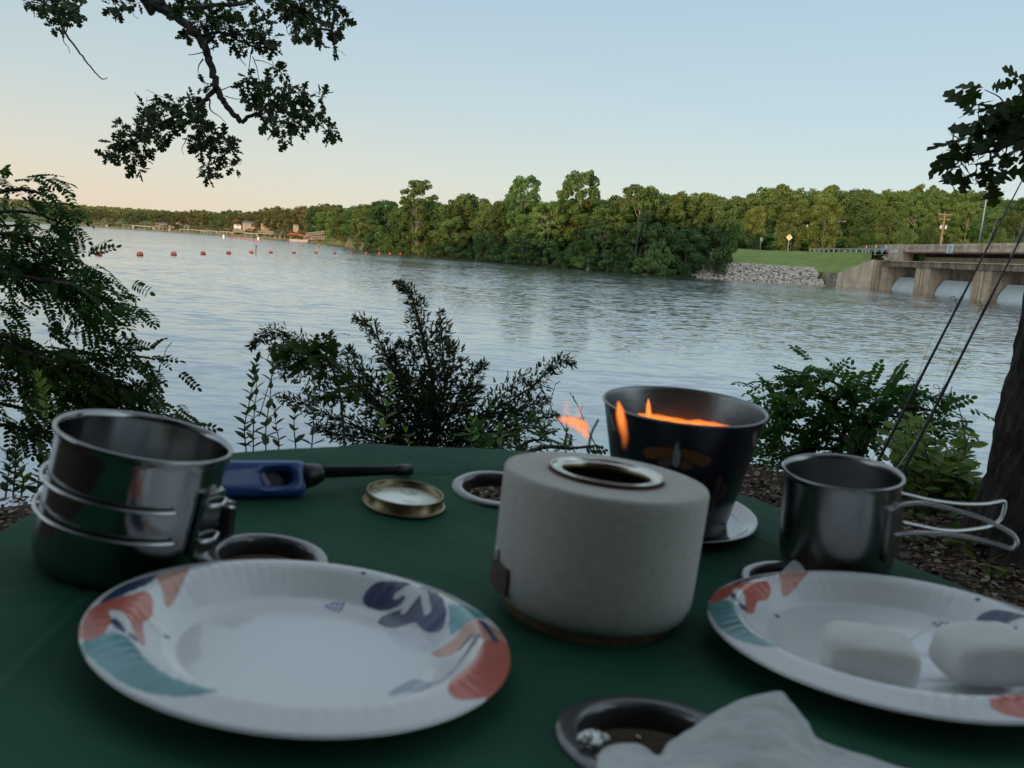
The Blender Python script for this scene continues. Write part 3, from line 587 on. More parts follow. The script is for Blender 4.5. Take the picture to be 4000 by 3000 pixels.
# understorey bushes along the bank
for x in range(250, 2130, 62):
    px, _ = z4(x + rs_.uniform(-15, 15), 0); b = bearing(px); 
    if b > 12.6: continue
    D = shoreD(b) + rs_.uniform(.5, 3); d = px_dist(px, 1000, D); z0 = landz(b, 1, d[0], d[1])
    tree(rs_.choice(['bushA', 'bushA', 'bushB']), (d[0], d[1], z0 - .6), rs_.uniform(3.0, 4.8), rs_.uniform(.9, 1.25), 'low green bush at the foot of the trees along the peninsula waterline', 'bush', 'bushes along the peninsula waterline', 'bush')
# wood behind the grass and the dam
BG = [(90, 180, 60), (165, 235, 50), (235, 195, 60), (345, 190, 75), (470, 122, 85), (600, 115, 80), (720, 160, 80), (835, 120, 85), (960, 140, 75), (1065, 132, 70), (1180, 172, 70), (1290, 142, 80), (1385, 150, 70), (1490, 120, 80), (1620, 152, 80), (1745, 150, 75), (1835, 150, 70), (1935, 172, 75), (2030, 222, 70), (2140, 215, 75), (2260, 190, 80), (2380, 180, 80)]
for i, (x, ty, hw) in enumerate(BG):
    px = z5(x, 0)[0]; b = bearing(px); D = 252 + 12 * math.sin(i * 2.1); d = px_dist(px, 1000, D); z0 = 3.6
    H = px_dist(*z5(x, ty), D)[2] - z0; kind = ['denseA', 'denseB', 'denseC', 'airyA'][[0, 2, 0, 2, 2, 0, 2, 0, 1, 1, 1, 2, 1, 3, 1, 3, 1, 1, 1, 1, 1, 1][i]]
    tree(kind, (d[0], d[1], z0), H, 1.15 * hw / 75 * 16 / H, 'tall tree of the wood behind the road, its crown on the skyline', group='wood behind the road and the dam')
for i, (x, ty, hw) in enumerate(BG[:-1]):
    x2 = (x + BG[i + 1][0]) / 2; px = z5(x2, 0)[0]; D = 285; d = px_dist(px, 1000, D); H = px_dist(*z5(x2, (ty + BG[i + 1][1]) / 2 + 22), D)[2] - 3.6
    tree(['denseB', 'denseA'][i % 2], (d[0], d[1], 3.6), H, 1.35 * 16 / H, 'tall tree of the wood behind the road, its crown on the skyline', group='wood behind the road and the dam')
FB = [(400, 250, 70, 215, 'denseC', 'yellow-green tree behind the small white road sign'), (655, 215, 92, 205, 'denseC', 'golden lit tree behind the diamond sign'), (860, 190, 105, 202, 'denseC', 'broad golden brown tree behind the guardrail'), (1150, 270, 85, 225, 'denseB', 'dark tree in shade behind the chain-link fence'), (1300, 260, 80, 215, 'denseB', 'dark tree behind the left end of the parapet'), (1450, 180, 95, 222, 'airyA', 'tree with many pale bare limbs behind the parapet, left of the utility pole'), (1640, 200, 100, 228, 'airyB', 'spreading tree with forked orange-lit limbs beside the utility pole'), (1800, 230, 85, 220, 'airyA', 'loose tree between the utility pole and the street lamp'), (1960, 260, 85, 210, 'denseA', 'green tree right of the street lamp'), (2120, 290, 85, 200, 'denseB', 'dark green tree behind the parapet at the right edge'), (1560, 390, 60, 190, 'bushA', 'dark low tree just above the parapet left of the utility pole'), (1400, 400, 60, 200, 'bushA', 'dark low bush above the parapet end'), (2010, 400, 60, 180, 'bushB', 'green bush above the parapet right of the street lamp'), (290, 400, 50, 238, 'bushB', 'green bush where the road leaves behind the last peninsula tree')]
for x, ty, hw, D, kind, lab in FB:
    px = z5(x, 0)[0]; d = px_dist(px, 1000, D); z0 = 3.9; H = px_dist(*z5(x, ty), D)[2] - z0
    tree(kind, (d[0], d[1], z0), H, hw * 2 / 1.7015 * D / f / ({'bushA': 8.8, 'bushB': 8}.get(kind, 11) * H / PRO[kind][2]), lab, group='trees by the road')
for x in range(150, 2300, 80):
    px = z5(x + rs_.uniform(-20, 20), 0)[0]; D = 236 + rs_.uniform(-8, 8); d = px_dist(px, 1000, D)
    tree(rs_.choice(['bushA', 'bushB', 'bushA']), (d[0], d[1], 3.2), rs_.uniform(6, 9), rs_.uniform(1.0, 1.4), 'undergrowth bush at the foot of the wood behind the road', 'bush', 'undergrowth behind the road', 'bush')
# far left shore
def z3(x, y): return (200 + x / 2.0109, 750 + y / 2.0109)
tops = ([20, 60, 250, 360, 500, 640, 760, 900, 1000, 1080, 1200, 1300, 1400, 1500, 1620, 1700, 1780, 1850, 1950, 2050, 2150, 2230], [118, 126, 146, 151, 155, 155, 151, 150, 158, 136, 136, 150, 132, 140, 140, 116, 106, 128, 106, 92, 86, 82])
for row, (back, dz, st) in enumerate([(38, 36, 62), (75, 18, 58), (130, 2, 60)]):
    x = 10 + row * 20
    while x < 2215:
        px, _ = z3(x, 0); b = bearing(px); bk = back * (1 + rs_.uniform(-.25, .25)) * (1.0 if b < -14 else .7); D = shoreD(b) + bk
        d = px_dist(px, 880, D); z0 = landz(b, bk, d[0], d[1]); ty = np.interp(x, *tops) + dz * (.35 if x < 900 else .8) + rs_.uniform(-5, 7)
        H = px_dist(*z3(x, ty), D)[2] - z0; H = max(7, min(22, H)); k = rs_.choice(['farA', 'farB', 'farC', 'farA', 'farC'])
        if not (row == 0 and rs_.random() < .3):
            tree(k, (d[0], d[1], z0), H, rs_.uniform(.95, 1.3) * (13 / H) ** .5, 'leafy tree among the wooded houses of the far left shore', group='trees on the far left shore')
        x += st * rs_.uniform(.8, 1.2) * min(1, 560 / D + .25)
for i in range(70):
    x = 240 + i * 27.5 + rs_.uniform(-8, 8); px, _ = z3(x, 0); b = bearing(px)
    if b > -13.5: break
    bk = rs_.uniform(6, 16); D = shoreD(b) + bk; d = px_dist(px, 880, D); z0 = landz(b, bk, d[0], d[1])
    tree(rs_.choice(['farA', 'farC', 'farC']), (d[0], d[1], z0 - .8), rs_.uniform(3.5, 6.5), rs_.uniform(1.0, 1.6), 'shrub on the far left shore between the docks and the houses', 'bush', 'shrubs on the far left shore', 'bush')
# wooded ridge beyond, one mass
rs = np.random.RandomState(11); P = []
for b in np.arange(-50, -11, .22):
    for q in range(3):
        s = rs.uniform(150, 420); D = shoreD(b) + s; a = math.radians(b + rs.uniform(-.1, .1)); z0 = landz(b, s, 0, 0); r = rs.uniform(5, 7.5)
        d = unit(rs.normal(size=(46, 3)) + np.array([0, -.3, .5])); P.append(np.array([D * math.sin(a), D * math.cos(a), z0 + 3.5]) + d * r * np.array([1, 1, .9]))
P = np.vstack(P); V, Fq = cards(P, unit(rs.normal(size=(len(P), 3)) + np.array([0, -.5, .6])), rs.uniform(1.1, 2.0, len(P)), rs)
o = mobj('distant_wood', arr_mesh('distant_wood', V, Fq, M['leaf_far'])); tag(o, 'far wooded ridge behind the left shore', 'wood', kind='stuff')
# wood on the rise behind the viewer: shades the shore from the low sun
P = []
for k in range(150):
    x = rs.uniform(-130, 80); y = rs.uniform(-75, -38); d = unit(rs.normal(size=(120, 3))); P.append(np.array([x, y, 17 + rs.uniform(-1.5, 2.5)]) + d * np.array([5.5, 5.5, 5]))
P = np.vstack(P); V, Fq = cards(P, unit(rs.normal(size=(len(P), 3))), rs.uniform(.9, 1.6, len(P)), rs)
o = mobj('hilltop_wood', arr_mesh('hilltop_wood', V, Fq, M['leaf_dark'])); tag(o, 'wood on the rise behind the camp table', 'wood', kind='stuff')
# thicket close behind the viewer: unseen, put in to darken what the steel mirrors
P = []
for k in range(120):
    x = rs.uniform(-9, 9); y = rs.uniform(-7.5, -4.2) - abs(x) * .05; d = unit(rs.normal(size=(260, 3))); P.append(np.array([x, y, rs.uniform(-.9, 5.0)]) + d * rs.uniform(.5, 1.2) * np.array([1.1, 1, 1]))
P = np.vstack(P); V, Fq = cards(P, unit(rs.normal(size=(len(P), 3))), rs.uniform(.10, .22, len(P)), rs)
o = mobj('added_thicket', arr_mesh('added_thicket', V, Fq, M['leaf_dark'])); tag(o, 'unseen dense bushes added behind the camp table', 'added_thicket', kind='stuff')
# mast on the far hill
b0 = px_dist(378, 858, 1300); mb = MB(); mb.tube([(0, 0, -14), (0, 0, 0), (0, 0, 15)], [.8, .6, .3], 5); o = mb.build('radio_mast', M['galv']); o.location = tuple(px_dist(379, 828, 1300)); tag(o, 'thin mast rising above the distant left hill', 'mast')

# ------------------------------------------------------------------ buoys
M['buoy'] = pm('buoy_red', (.60, .085, .05), .55, col2=(.48, .06, .04), ns=3, emit=None)
M['white'] = pm('white_paint', (.72, .70, .66), .6); M['dkred'] = pm('dark_weed', (.05, .03, .025), .9)
def buoy_meshes(r):
    mb = MB(); mb.lathe([(0, -.55 * r), (.55 * r, -.5 * r), (.9 * r, -.2 * r), (r, .15 * r), (.98 * r, .6 * r), (.8 * r, .95 * r), (.45 * r, 1.12 * r), (0, 1.15 * r)], 14); a = mb.build('float_body', M['buoy'], smooth=True, link=False).data
    mb = MB(); mb.lathe([(.9 * r, -.25 * r), (1.02 * r, -.05 * r), (1.03 * r, .12 * r), (.96 * r, .2 * r)], 14); b = mb.build('weed_line', M['dkred'], smooth=True, link=False).data
    return a, b
BA, BB = buoy_meshes(.32)
words = ['first', 'second', 'third', 'fourth', 'fifth', 'sixth', 'seventh', 'eighth', 'ninth', 'tenth', 'eleventh', 'twelfth', 'thirteenth', 'fourteenth', 'fifteenth']
NB = [(385, 997), (547, 998), (679, 997), (794, 994), (893, 992), (982, 989), (1058, 989), (1148, 990), (1235, 990), (1307, 992), (1373, 992), (1430, 992), (1482, 993), (1523, 993), (1565, 993)]
for i, q in enumerate(NB):
    p = onplane(*q, WATER)
    lab = 'largest red buoy of the near line, partly behind the locust leaves' if i == 0 else ('smallest and last red buoy of the near line, under the peninsula trees' if i == 14 else 'red buoy in the near line, %s from the left' % words[i])
    if i == 5: lab = 'red buoy of the near line with the grey stick beside it'
    t = thing('buoy', lab, 'buoy', (p[0], p[1], WATER + .03), 'near line of red buoys'); mobj('float_body', BA, t); mobj('weed_line', BB, t); t.rotation_euler = (.1 * math.sin(i * 3), .12 * math.cos(i * 2), i)
p = onplane(1000, 990, WATER); mb = MB(); mb.tube([(0, 0, -.5), (-.02, 0, .4), (.03, 0, .95)], [.05, .06, .05], 6); mb.box((.02, 0, 1.1), (.07, .03, .2)); o = mb.build('marker_stick', M['slot']); o.location = tuple(p); tag(o, 'thin dark marker stick standing in the water beside a buoy', 'marker')
def zA(x, y): return (600 + x / 3.16, 850 + y / 3.16)
FB2 = [(960, 260), (1013, 264), (1075, 268), (1127, 273), (1180, 279), (1230, 286), (1276, 290), (1325, 295), (1455, 303), (1655, 314), (1845, 325), (2035, 339)]
for i, q in enumerate(FB2):
    D = np.interp(i, [0, 7, 11], [430, 330, 250]); p = onplane(*zA(*q), WATER); s = 1.0; d = px_dist(*zA(*q), D); r = 1.25 * D / 400
    lab = 'far small float off the docks, %s from the left' % words[i]
    t = thing('small_float', lab, 'float', (d[0], d[1], WATER), 'far line of small floats'); a = mobj('float_body', BA, t); b = mobj('weed_line', BB, t); t.scale = (2.0 * D / 400, 2.0 * D / 400, 1.5 * D / 400)
for k, q in enumerate([(865, 250), (1292, 284)]):
    d = px_dist(*zA(*q), 400); mb = MB(); mb.lathe([(0, -.5), (.45, -.5), (.45, 1.2), (.3, 1.6), (0, 1.7)], 10); mb.lathe([(.46, .5), (.47, .5), (.47, .7), (.46, .7)], 10)
    o = mb.build('white_marker', M['white'], smooth=True); o.location = (d[0], d[1], WATER); tag(o, ['white cylinder marker alone at the left of the far floats', 'white cylinder marker among the far red floats'][k], 'marker buoy')
for k, q in enumerate([(135, 456), (200, 471), (62, 462)]):
    d = onplane(*z4(*q), WATER); t = thing('small_float', 'small red float near the tip of the peninsula, %s' % ['middle one of three', 'rightmost of three', 'leftmost of three'][k], 'float', (d[0], d[1], WATER), 'floats near the peninsula tip'); mobj('float_body', BA, t); t.scale = (1.4,) * 3

# ------------------------------------------------------------------ docks, boat and houses on the far left shore
M['cream'] = pm('cream_siding', (.40, .32, .23), .8, col2=(.33, .26, .19), ns=.5); M['tan'] = pm('tan_siding', (.42, .32, .22), .8, col2=(.36, .27, .19), ns=.5)
M['roofgrey'] = pm('roof_grey', (.16, .15, .15), .9, col2=(.11, .10, .10), ns=1); M['roofwhite'] = pm('roof_white', (.40, .34, .27), .5); M['roofdark'] = pm('roof_dark_green', (.07, .085, .075), .8)
M['canvasred'] = pm('red_canvas', (.50, .06, .04), .8); M['deckwood'] = pm('dock_wood', (.22, .16, .11), .9, col2=(.14, .10, .075), ns=1)
def face_rot(d):      # local -Y towards the camera
    return math.atan2(d[1], d[0]) - math.pi / 2
def dock(x0, x1, yt, yb, zf, roof, label, arch=False, posts=4, back=True, bo=-9, Dk=None):
    xm = (x0 + x1) / 2; px, py = zf(xm, yb); b = bearing(px); D = (shoreD(b) + bo) if Dk is None else Dk; d = px_dist(px, py, D); s = D / f
    sc = 3.16 if zf is zA else 2.0109
    w = (x1 - x0) / sc * s; h = max(2.4, (yb - yt) / sc * s)
    t = thing('boat_dock', label, 'boat dock', (d[0], d[1], WATER), 'covered boat docks on the far left shore'); t.rotation_euler = (0, 0, face_rot(d) + .15)
    mb = MB(); mb.box((0, 0, .35), (w / 2, 3, .18)); mb.build('deck', M['deckwood'], t)
    if roof:
        mb = MB()
        if arch:
            P = [(w / 2 * q, h - .2 - .55 * q * q * (1)) for q in np.linspace(-1, 1, 9)]; n = len(P); mb.add([(x, -3.3, z) for x, z in P] + [(x, 3.3, z) for x, z in P] + [(x, -3.3, z - .6) for x, z in P] + [(x, 3.3, z - .6) for x, z in P], [(i, i + 1, n + i + 1, n + i) for i in range(n - 1)] + [(2 * n + i, 2 * n + i + 1, i + 1, i) for i in range(n - 1)] + [(3 * n + i, 3 * n + i + 1, 2 * n + i + 1, 2 * n + i) for i in range(n - 1)])
        else: mb.box((0, 0, h - .35), (w / 2, 3.3, .42))
        mb.build('roof', M[roof], t)
        for q in np.linspace(-1, 1, posts):
            mb = MB(); mb.box((q * (w / 2 - .25), -2.9, (h + .4) / 2), (.13, .13, (h - .4) / 2)); mb.build('post', M['roofwhite'], t)
        if back:
            mb = MB(); mb.box((w * .43, -.2, (h + .2) / 2), (w * .06, 2.4, (h - .6) / 2)); mb.build('side_panel', M['roofwhite'], t)
    else:
        for q in np.linspace(-1, 1, posts):
            mb = MB(); mb.box((q * (w / 2 - .2), -2.8, .9), (.1, .1, .9)); mb.build('post', M['deckwood'], t)
    return t
dock(340, 600, 125, 170, zA, 'roofwhite', 'longest dock with a low arched white roof on the far left shore', True, 7)
dock(630, 778, 155, 202, zA, 'roofwhite', 'dock with a shallow arched white roof, right of the longest one', True, 5)
dock(815, 970, 165, 215, zA, 'roofwhite', 'white-roofed dock with a bright white end wall, third from the longest one', True, 5)
dock(1130, 1280, 188, 240, zA, 'roofwhite', 'white boxy boat dock standing alone left of the dark-roofed dock', False, 3)
dock(1440, 1720, 200, 270, zA, 'roofdark', 'wide dark-roofed dock with pale boats under it', False, 6, False)
dock(25, 190, 108, 156, zA, 'roofgrey', 'grey low-roofed dock left of the longest white-roofed dock', False, 5)
dock(200, 330, 130, 162, zA, None, 'open wooden dock beside the longest white-roofed dock', posts=5)
dock(975, 1125, 195, 222, zA, None, 'open wooden dock between two white-roofed docks', posts=6)
dock(345, 430, 247, 272, z3, 'roofgrey', 'small grey-roofed dock near the left end of the far shore', False, 3)
dock(460, 560, 252, 280, z3, None, 'low open dock near the left end of the far shore', posts=5)
dock(570, 640, 255, 284, z3, 'roofgrey', 'small grey-roofed dock right of the low open dock', False, 3)
dock(655, 800, 264, 293, z3, 'roofwhite', 'flat white-roofed dock left of the grey low-roofed docks', False, 5)
dock(230, 335, 240, 264, z3, None, 'low open dock beside the locust leaves at the far left', posts=5)
# lattice gangways
def gangway(x0, y0, x1, y1, label, D):
    a = px_dist(*zA(x0, y0), D + 10); b = px_dist(*zA(x1, y1), D - 6); a, b = np.array(a), np.array(b); L = b - a; o0 = thing('gangway', label, 'gangway', tuple(a), 'gangways to the docks'); up_ = np.array([0, 0, 1.5])
    for s, nm in ((0, 'rail'), (1, 'rail')):
        mb = MB(); mb.tube([up_ * (s), L + up_ * (s)], .13, 4); mb.build(nm, M['roofwhite'], o0)
    mb = MB(); k = 12
    for i in range(k):
        p = L * i / k; q = L * (i + 1) / k; mb.tube([p, q + up_], .08, 4); mb.tube([q, q + up_], .08, 4)
    mb.build('lattice', M['roofwhite'], o0)
gangway(1290, 195, 1480, 205, 'lattice gangway rising from the white boxy dock', 500)
gangway(1870, 225, 2110, 200, 'upper lattice gangway beside the red boat canopy', 470)
gangway(1850, 268, 2115, 262, 'lower lattice gangway beside the red boat canopy', 455)
gangway(975, 178, 1125, 182, 'lattice gangway between the middle docks', 560)
# the boat under the red canopy
d = px_dist(*zA(1790, 275), 452); bt = thing('pontoon_boat', 'white boat under a red canopy at the last dock', 'boat', (d[0], d[1], WATER)); bt.rotation_euler = (0, 0, face_rot(d))
mb = MB(); P = [(-9.5, .2), (-10, 1.5), (8.5, 1.5), (10.5, 1.7), (9, .2)]; P = [(x * .5, z) for x, z in P]; n = len(P); mb.add([(x, -1.3, z) for x, z in P] + [(x, 1.3, z) for x, z in P], [tuple(range(n)), tuple(range(n, 2 * n))[::-1]] + [(i, n + i, n + (i + 1) % n, (i + 1) % n) for i in range(n)]); mb.build('hull', M['roofwhite'], bt)
mb = MB(); P = [(-10, 3.4), (-8, 4.6), (3, 4.3), (11, 3.5)]; n = len(P); P = [(x * .5 - 1, z) for x, z in P]; mb.add([(x, -2.6, z) for x, z in P] + [(x, 2.6, z) for x, z in P] + [(x, -2.6, z - .5) for x, z in P] + [(x, 2.6, z - .5) for x, z in P], [(i, i + 1, n + i + 1, n + i) for i in range(n - 1)] + [(2 * n + i, 2 * n + i + 1, i + 1, i) for i in range(n - 1)]); mb.build('canopy', M['canvasred'], bt)
for q in (-4.4, 2.8):
    mb = MB(); mb.box((q, -1.2, 2.4), (.1, .1, 1.2)); mb.build('post', M['roofwhite'], bt)
# houses
def house(x0, x1, yt, yb, zf, wall, roof, label, gable=False, wins=3, bo=18):
    xm = (x0 + x1) / 2; px, py = zf(xm, yb); b = bearing(px); D = shoreD(b) + bo; d = px_dist(px, py, D); s = D / f; sc = 3.16 if zf is zA else 2.0109
    w = (x1 - x0) / sc * s; h = (yb - yt) / sc * s * .62; wh = h * (.62 if not gable else .5)
    t = thing('house', label, 'house', tuple(d), 'houses on the far left shore'); t.rotation_euler = (0, 0, face_rot(d) + .1)
    mb = MB(); mb.box((0, 3, wh / 2 - 2), (w / 2, 4, wh / 2 + 2)); wl = mb.build('wall', M[wall], t)
    mb = MB()
    if gable: mb.add([(-w * .55, -1.6, wh - .2), (w * .55, -1.6, wh - .2), (0, -1.6, h), (-w * .55, 7.6, wh - .2), (w * .55, 7.6, wh - .2), (0, 7.6, h)], [(0, 2, 5, 3), (2, 1, 4, 5), (3, 5, 4), (0, 3, 4, 1)])
    else: mb.add([(-w * .54, -1.7, wh), (w * .54, -1.7, wh), (w * .54, 7.7, wh), (-w * .54, 7.7, wh), (-w * .42, 3, h), (w * .42, 3, h)], [(0, 1, 5, 4), (1, 2, 5), (2, 3, 4, 5), (3, 0, 4), (0, 3, 2, 1)])
    if gable: mb.add([(-w * .5, -1.05, wh - .25), (w * .5, -1.05, wh - .25), (0, -1.05, h - .35)], [(0, 1, 2)])
    mb.build('roof', M[roof], t)
    for q in np.linspace(-1, 1, wins + 2)[1:-1]:
        mb = MB(); mb.box((q * w / 2, -1.05, wh * .5), (w / wins * .22, .06, wh * .22)); fr = mb.build('window', M['white'], t); mb = MB(); mb.box((q * w / 2, -1.1, wh * .5), (w / wins * .17, .05, wh * .17)); mb.build('pane', M['glass'], fr)
house(45, 160, 48, 98, zA, 'cream', 'roofgrey', 'cream house above the grey low-roofed dock', wins=3)
house(205, 330, 66, 134, zA, 'tan', 'roofgrey', 'tan two-storey house above the open dock', wins=4, bo=16)
house(288, 350, 28, 85, zA, 'cream', 'roofgrey', 'steep gabled house behind the tan two-storey house', True, 1, bo=45)
house(385, 440, 78, 118, zA, 'cream', 'roofwhite', 'small cream house right of the steep gabled house', wins=2)
house(1005, 1075, 58, 112, zA, 'white', 'roofgrey', 'small white house between the trees right of the middle docks', wins=1)
house(1120, 1295, 18, 108, zA, 'cream', 'roofgrey', 'largest cream house on the slope above the white boxy dock', wins=5, bo=30)
house(1340, 1425, 44, 98, zA, 'cream', 'roofgrey', 'cream house directly right of the largest house', wins=2, bo=34)
house(1738, 1785, 68, 108, zA, 'cream', 'roofgrey', 'small cream house above the red boat canopy', wins=1)
house(1925, 1985, 150, 205, zA, 'tan', 'roofgrey', 'small tan shed beside the upper gangway', True, 1, bo=8)
house(445, 500, 235, 254, z3, 'cream', 'roofgrey', 'pale house near the left end of the far shore', wins=2)
house(640, 700, 212, 246, z3, 'cream', 'roofgrey', 'gabled house in the trees right of the pale left house', True, 1, bo=35)
house(830, 905, 236, 262, z3, 'cream', 'roofgrey', 'cream house above the flat white-roofed dock', wins=3, bo=22)
house(20, 120, 205, 236, z3, 'cream', 'roofgrey', 'cream house seen through the locust leaves at far left', wins=3)
house(235, 270, 228, 250, z3, 'cream', 'roofgrey', 'tiny cream house just right of the locust leaves', wins=1)
# ------------------------------------------------------------------ near leaves
def Z1(x, y): return (x / 1.58, y / 1.58)
def Z6(x, y): return (3400 + x / 1.659, 200 + y / 1.659)
def Z0(x, y): return (800 + x / 1.3825, 1050 + y / 1.3825)
def ZQ(x, y): return (x * 1.8083, y * 1.8083)
def frames(D, Nn):
    D = unit(D); Nn = unit(Nn - D * np.sum(Nn * D, 1, keepdims=True)); B = np.cross(Nn, D); return np.stack([D, B, Nn], 2)      # columns: along, side, normal
def stamp(TV, TF, P, Fr, S):     # template verts, faces (same arity), positions, frames, scales
    n = len(P); k = len(TV); V = np.einsum('nij,kj->nki', Fr, TV) * S[:, None, None] + P[:, None]
    return V.reshape(-1, 3), (np.asarray(TF)[None] + (np.arange(n) * k)[:, None, None]).reshape(-1, np.asarray(TF).shape[1])
def oak_template():      # half outlines, length 1 along x; triangles fanned from the midrib
    up = [(.0, .0), (.10, .03), (.20, .14), (.27, .23), (.33, .21), (.34, .10), (.40, .10), (.50, .27), (.60, .36), (.68, .33), (.66, .20), (.63, .12), (.74, .16), (.84, .24), (.92, .20), (.95, .10), (1.02, .05), (1.0, 0)]
    V = []; Fc = []
    for s in (1, -1):
        o = len(V); k = len(up); rib = [(x, 0) for x, _ in up]
        for (x, y) in up: V.append((x, s * y * (.95 if s > 0 else 1.08), .13 * y - .10 * x * x))
        for (x, y) in rib: V.append((x, 0, -.10 * x * x))
        for i in range(k - 1): Fc.append((o + k + i, o + k + i + 1, o + i + 1, o + i) if s > 0 else (o + i, o + i + 1, o + k + i + 1, o + k + i))
    V.append((-.12, .008, 0)); V.append((-.12, -.008, 0)); n = len(V); Fc.append((n - 2, n - 1, len(up), len(up)))
    return np.array(V), np.array(Fc[:-1])
def simple_template(w=.42, L=1.0, fold=.12, rnd=False):
    up = [(0, 0), (.08, .5), (.28, .92), (.52, 1.0), (.76, .85), (.93, .45), (1, 0)] if rnd else [(0, 0), (.12, .55), (.32, .95), (.52, 1.0), (.72, .75), (.9, .32), (1, 0)]; V = []; Fc = []
    for s in (1, -1):
        o = len(V); k = len(up)
        for x, y in up: V.append((x * L, s * y * w / 2, fold * y * w - .12 * x * x * L))
        for x, y in up: V.append((x * L, 0, -.12 * x * x * L))
        for i in range(k - 1): Fc.append((o + k + i, o + k + i + 1, o + i + 1, o + i) if s > 0 else (o + i, o + i + 1, o + k + i + 1, o + k + i))
    return np.array(V), np.array(Fc)
def pinnate_template(seed, pairs=8, ll=.17, lw=.52):
    rs = np.random.RandomState(seed); TV, TF = simple_template(lw, 1.0, .1, True)
    P = []; D = []; Nn = []; S = []
    for i in range(pairs):
        x = .14 + .84 * i / (pairs - .3); z = -.22 * x * x
        for s in (1, -1):
            P.append((x + rs.uniform(-.015, .015), s * .008, z)); D.append((.45 + rs.uniform(-.15, .2), s * 1.0, rs.uniform(-.35, .1))); Nn.append((rs.uniform(-.3, .2), rs.uniform(-.25, .25), 1)); S.append(ll * (1 - .25 * abs(x - .5)) * rs.uniform(.85, 1.1))
    P.append((.99, 0, -.22)); D.append((1, 0, -.4)); Nn.append((.3, 0, 1)); S.append(ll)
    V, Fq = stamp(TV, TF, np.array(P), frames(np.array(D, float), np.array(Nn, float)), np.array(S))
    k = 6; xs = np.linspace(0, 1, k); R_ = np.array([(x, w, -.22 * x * x) for x in xs for w in (-.006, .006)]); n0 = len(V)
    RF = np.array([(n0 + 2 * i, n0 + 2 * i + 1, n0 + 2 * i + 3, n0 + 2 * i + 2) for i in range(k - 1)])
    return np.vstack([V, R_]), np.vstack([Fq, RF])
def branches(paths, mat, name, parent, seg=7):
    mb = MB()
    for P, r0, r1 in paths:
        pp = smoothpath(P, 6); pp = pp + np.random.RandomState(len(pp)).normal(size=pp.shape) * r0 * .18; mb.tube(pp, np.linspace(r0, r1, len(pp)), seg)
    return mb.build(name, mat, parent, smooth=True)
OT, OF = oak_template()
def oak_leaves(blobs, zf, d0, dj, per, size, seed, dens=1.0):
    rs = np.random.RandomState(seed); P = []; D = []; Nn = []; S = []; cs = []
    for x, y, r in blobs:
        sc = zf(1, 0)[0] - zf(0, 0)[0]; d = d0 + rs.uniform(-dj, dj); c = at(*zf(x, y), d); rr = r * sc / f * d; cs.append(c); n = max(2, int(per * (r / 60) ** 2 * dens))
        u = unit(rs.normal(size=(n, 3))); P.append(c + u * rr * rs.uniform(.05, .62, (n, 1))); dd = unit(u * .9 + rs.normal(size=(n, 3)) * .55 + np.array([0, 0, -.15])); D.append(dd)
        Nn.append(unit(rs.normal(size=(n, 3)) * .7 + np.array([0, -.35, .9]))); S.append(size * rs.uniform(.6, 1.1, n))
    P, D, Nn, S = np.vstack(P), np.vstack(D), np.vstack(Nn), np.concatenate(S)
    V, Fq = stamp(OT, OF, P, frames(D, Nn), S); return V, Fq, cs
def canopy(cx, cy, cz, rx, ry, rz, n, size, seed, cut=None):
    rs = np.random.RandomState(seed); u = unit(rs.normal(size=(n, 3))); P = np.array([cx, cy, cz]) + u * np.array([rx, ry, rz]) * rs.uniform(.3, 1, (n, 1)) ** .5
    if cut is not None: P = P[cut(P)]
    V, Fq = stamp(OT, OF, P, frames(unit(rs.normal(size=(len(P), 3))), unit(rs.normal(size=(len(P), 3)) + np.array([0, 0, 1.2]))), size * rs.uniform(.7, 1.2, len(P))); return V, Fq
def inview(P, m=60):      # True where a point would be inside the photograph
    z = P @ F; x = CX + f * (P @ R) / z; y = CY - f * (P @ U) / z; return (z > 0) & (x > -m) & (x < 4000 + m) & (y > -m) & (y < 3000 + m)

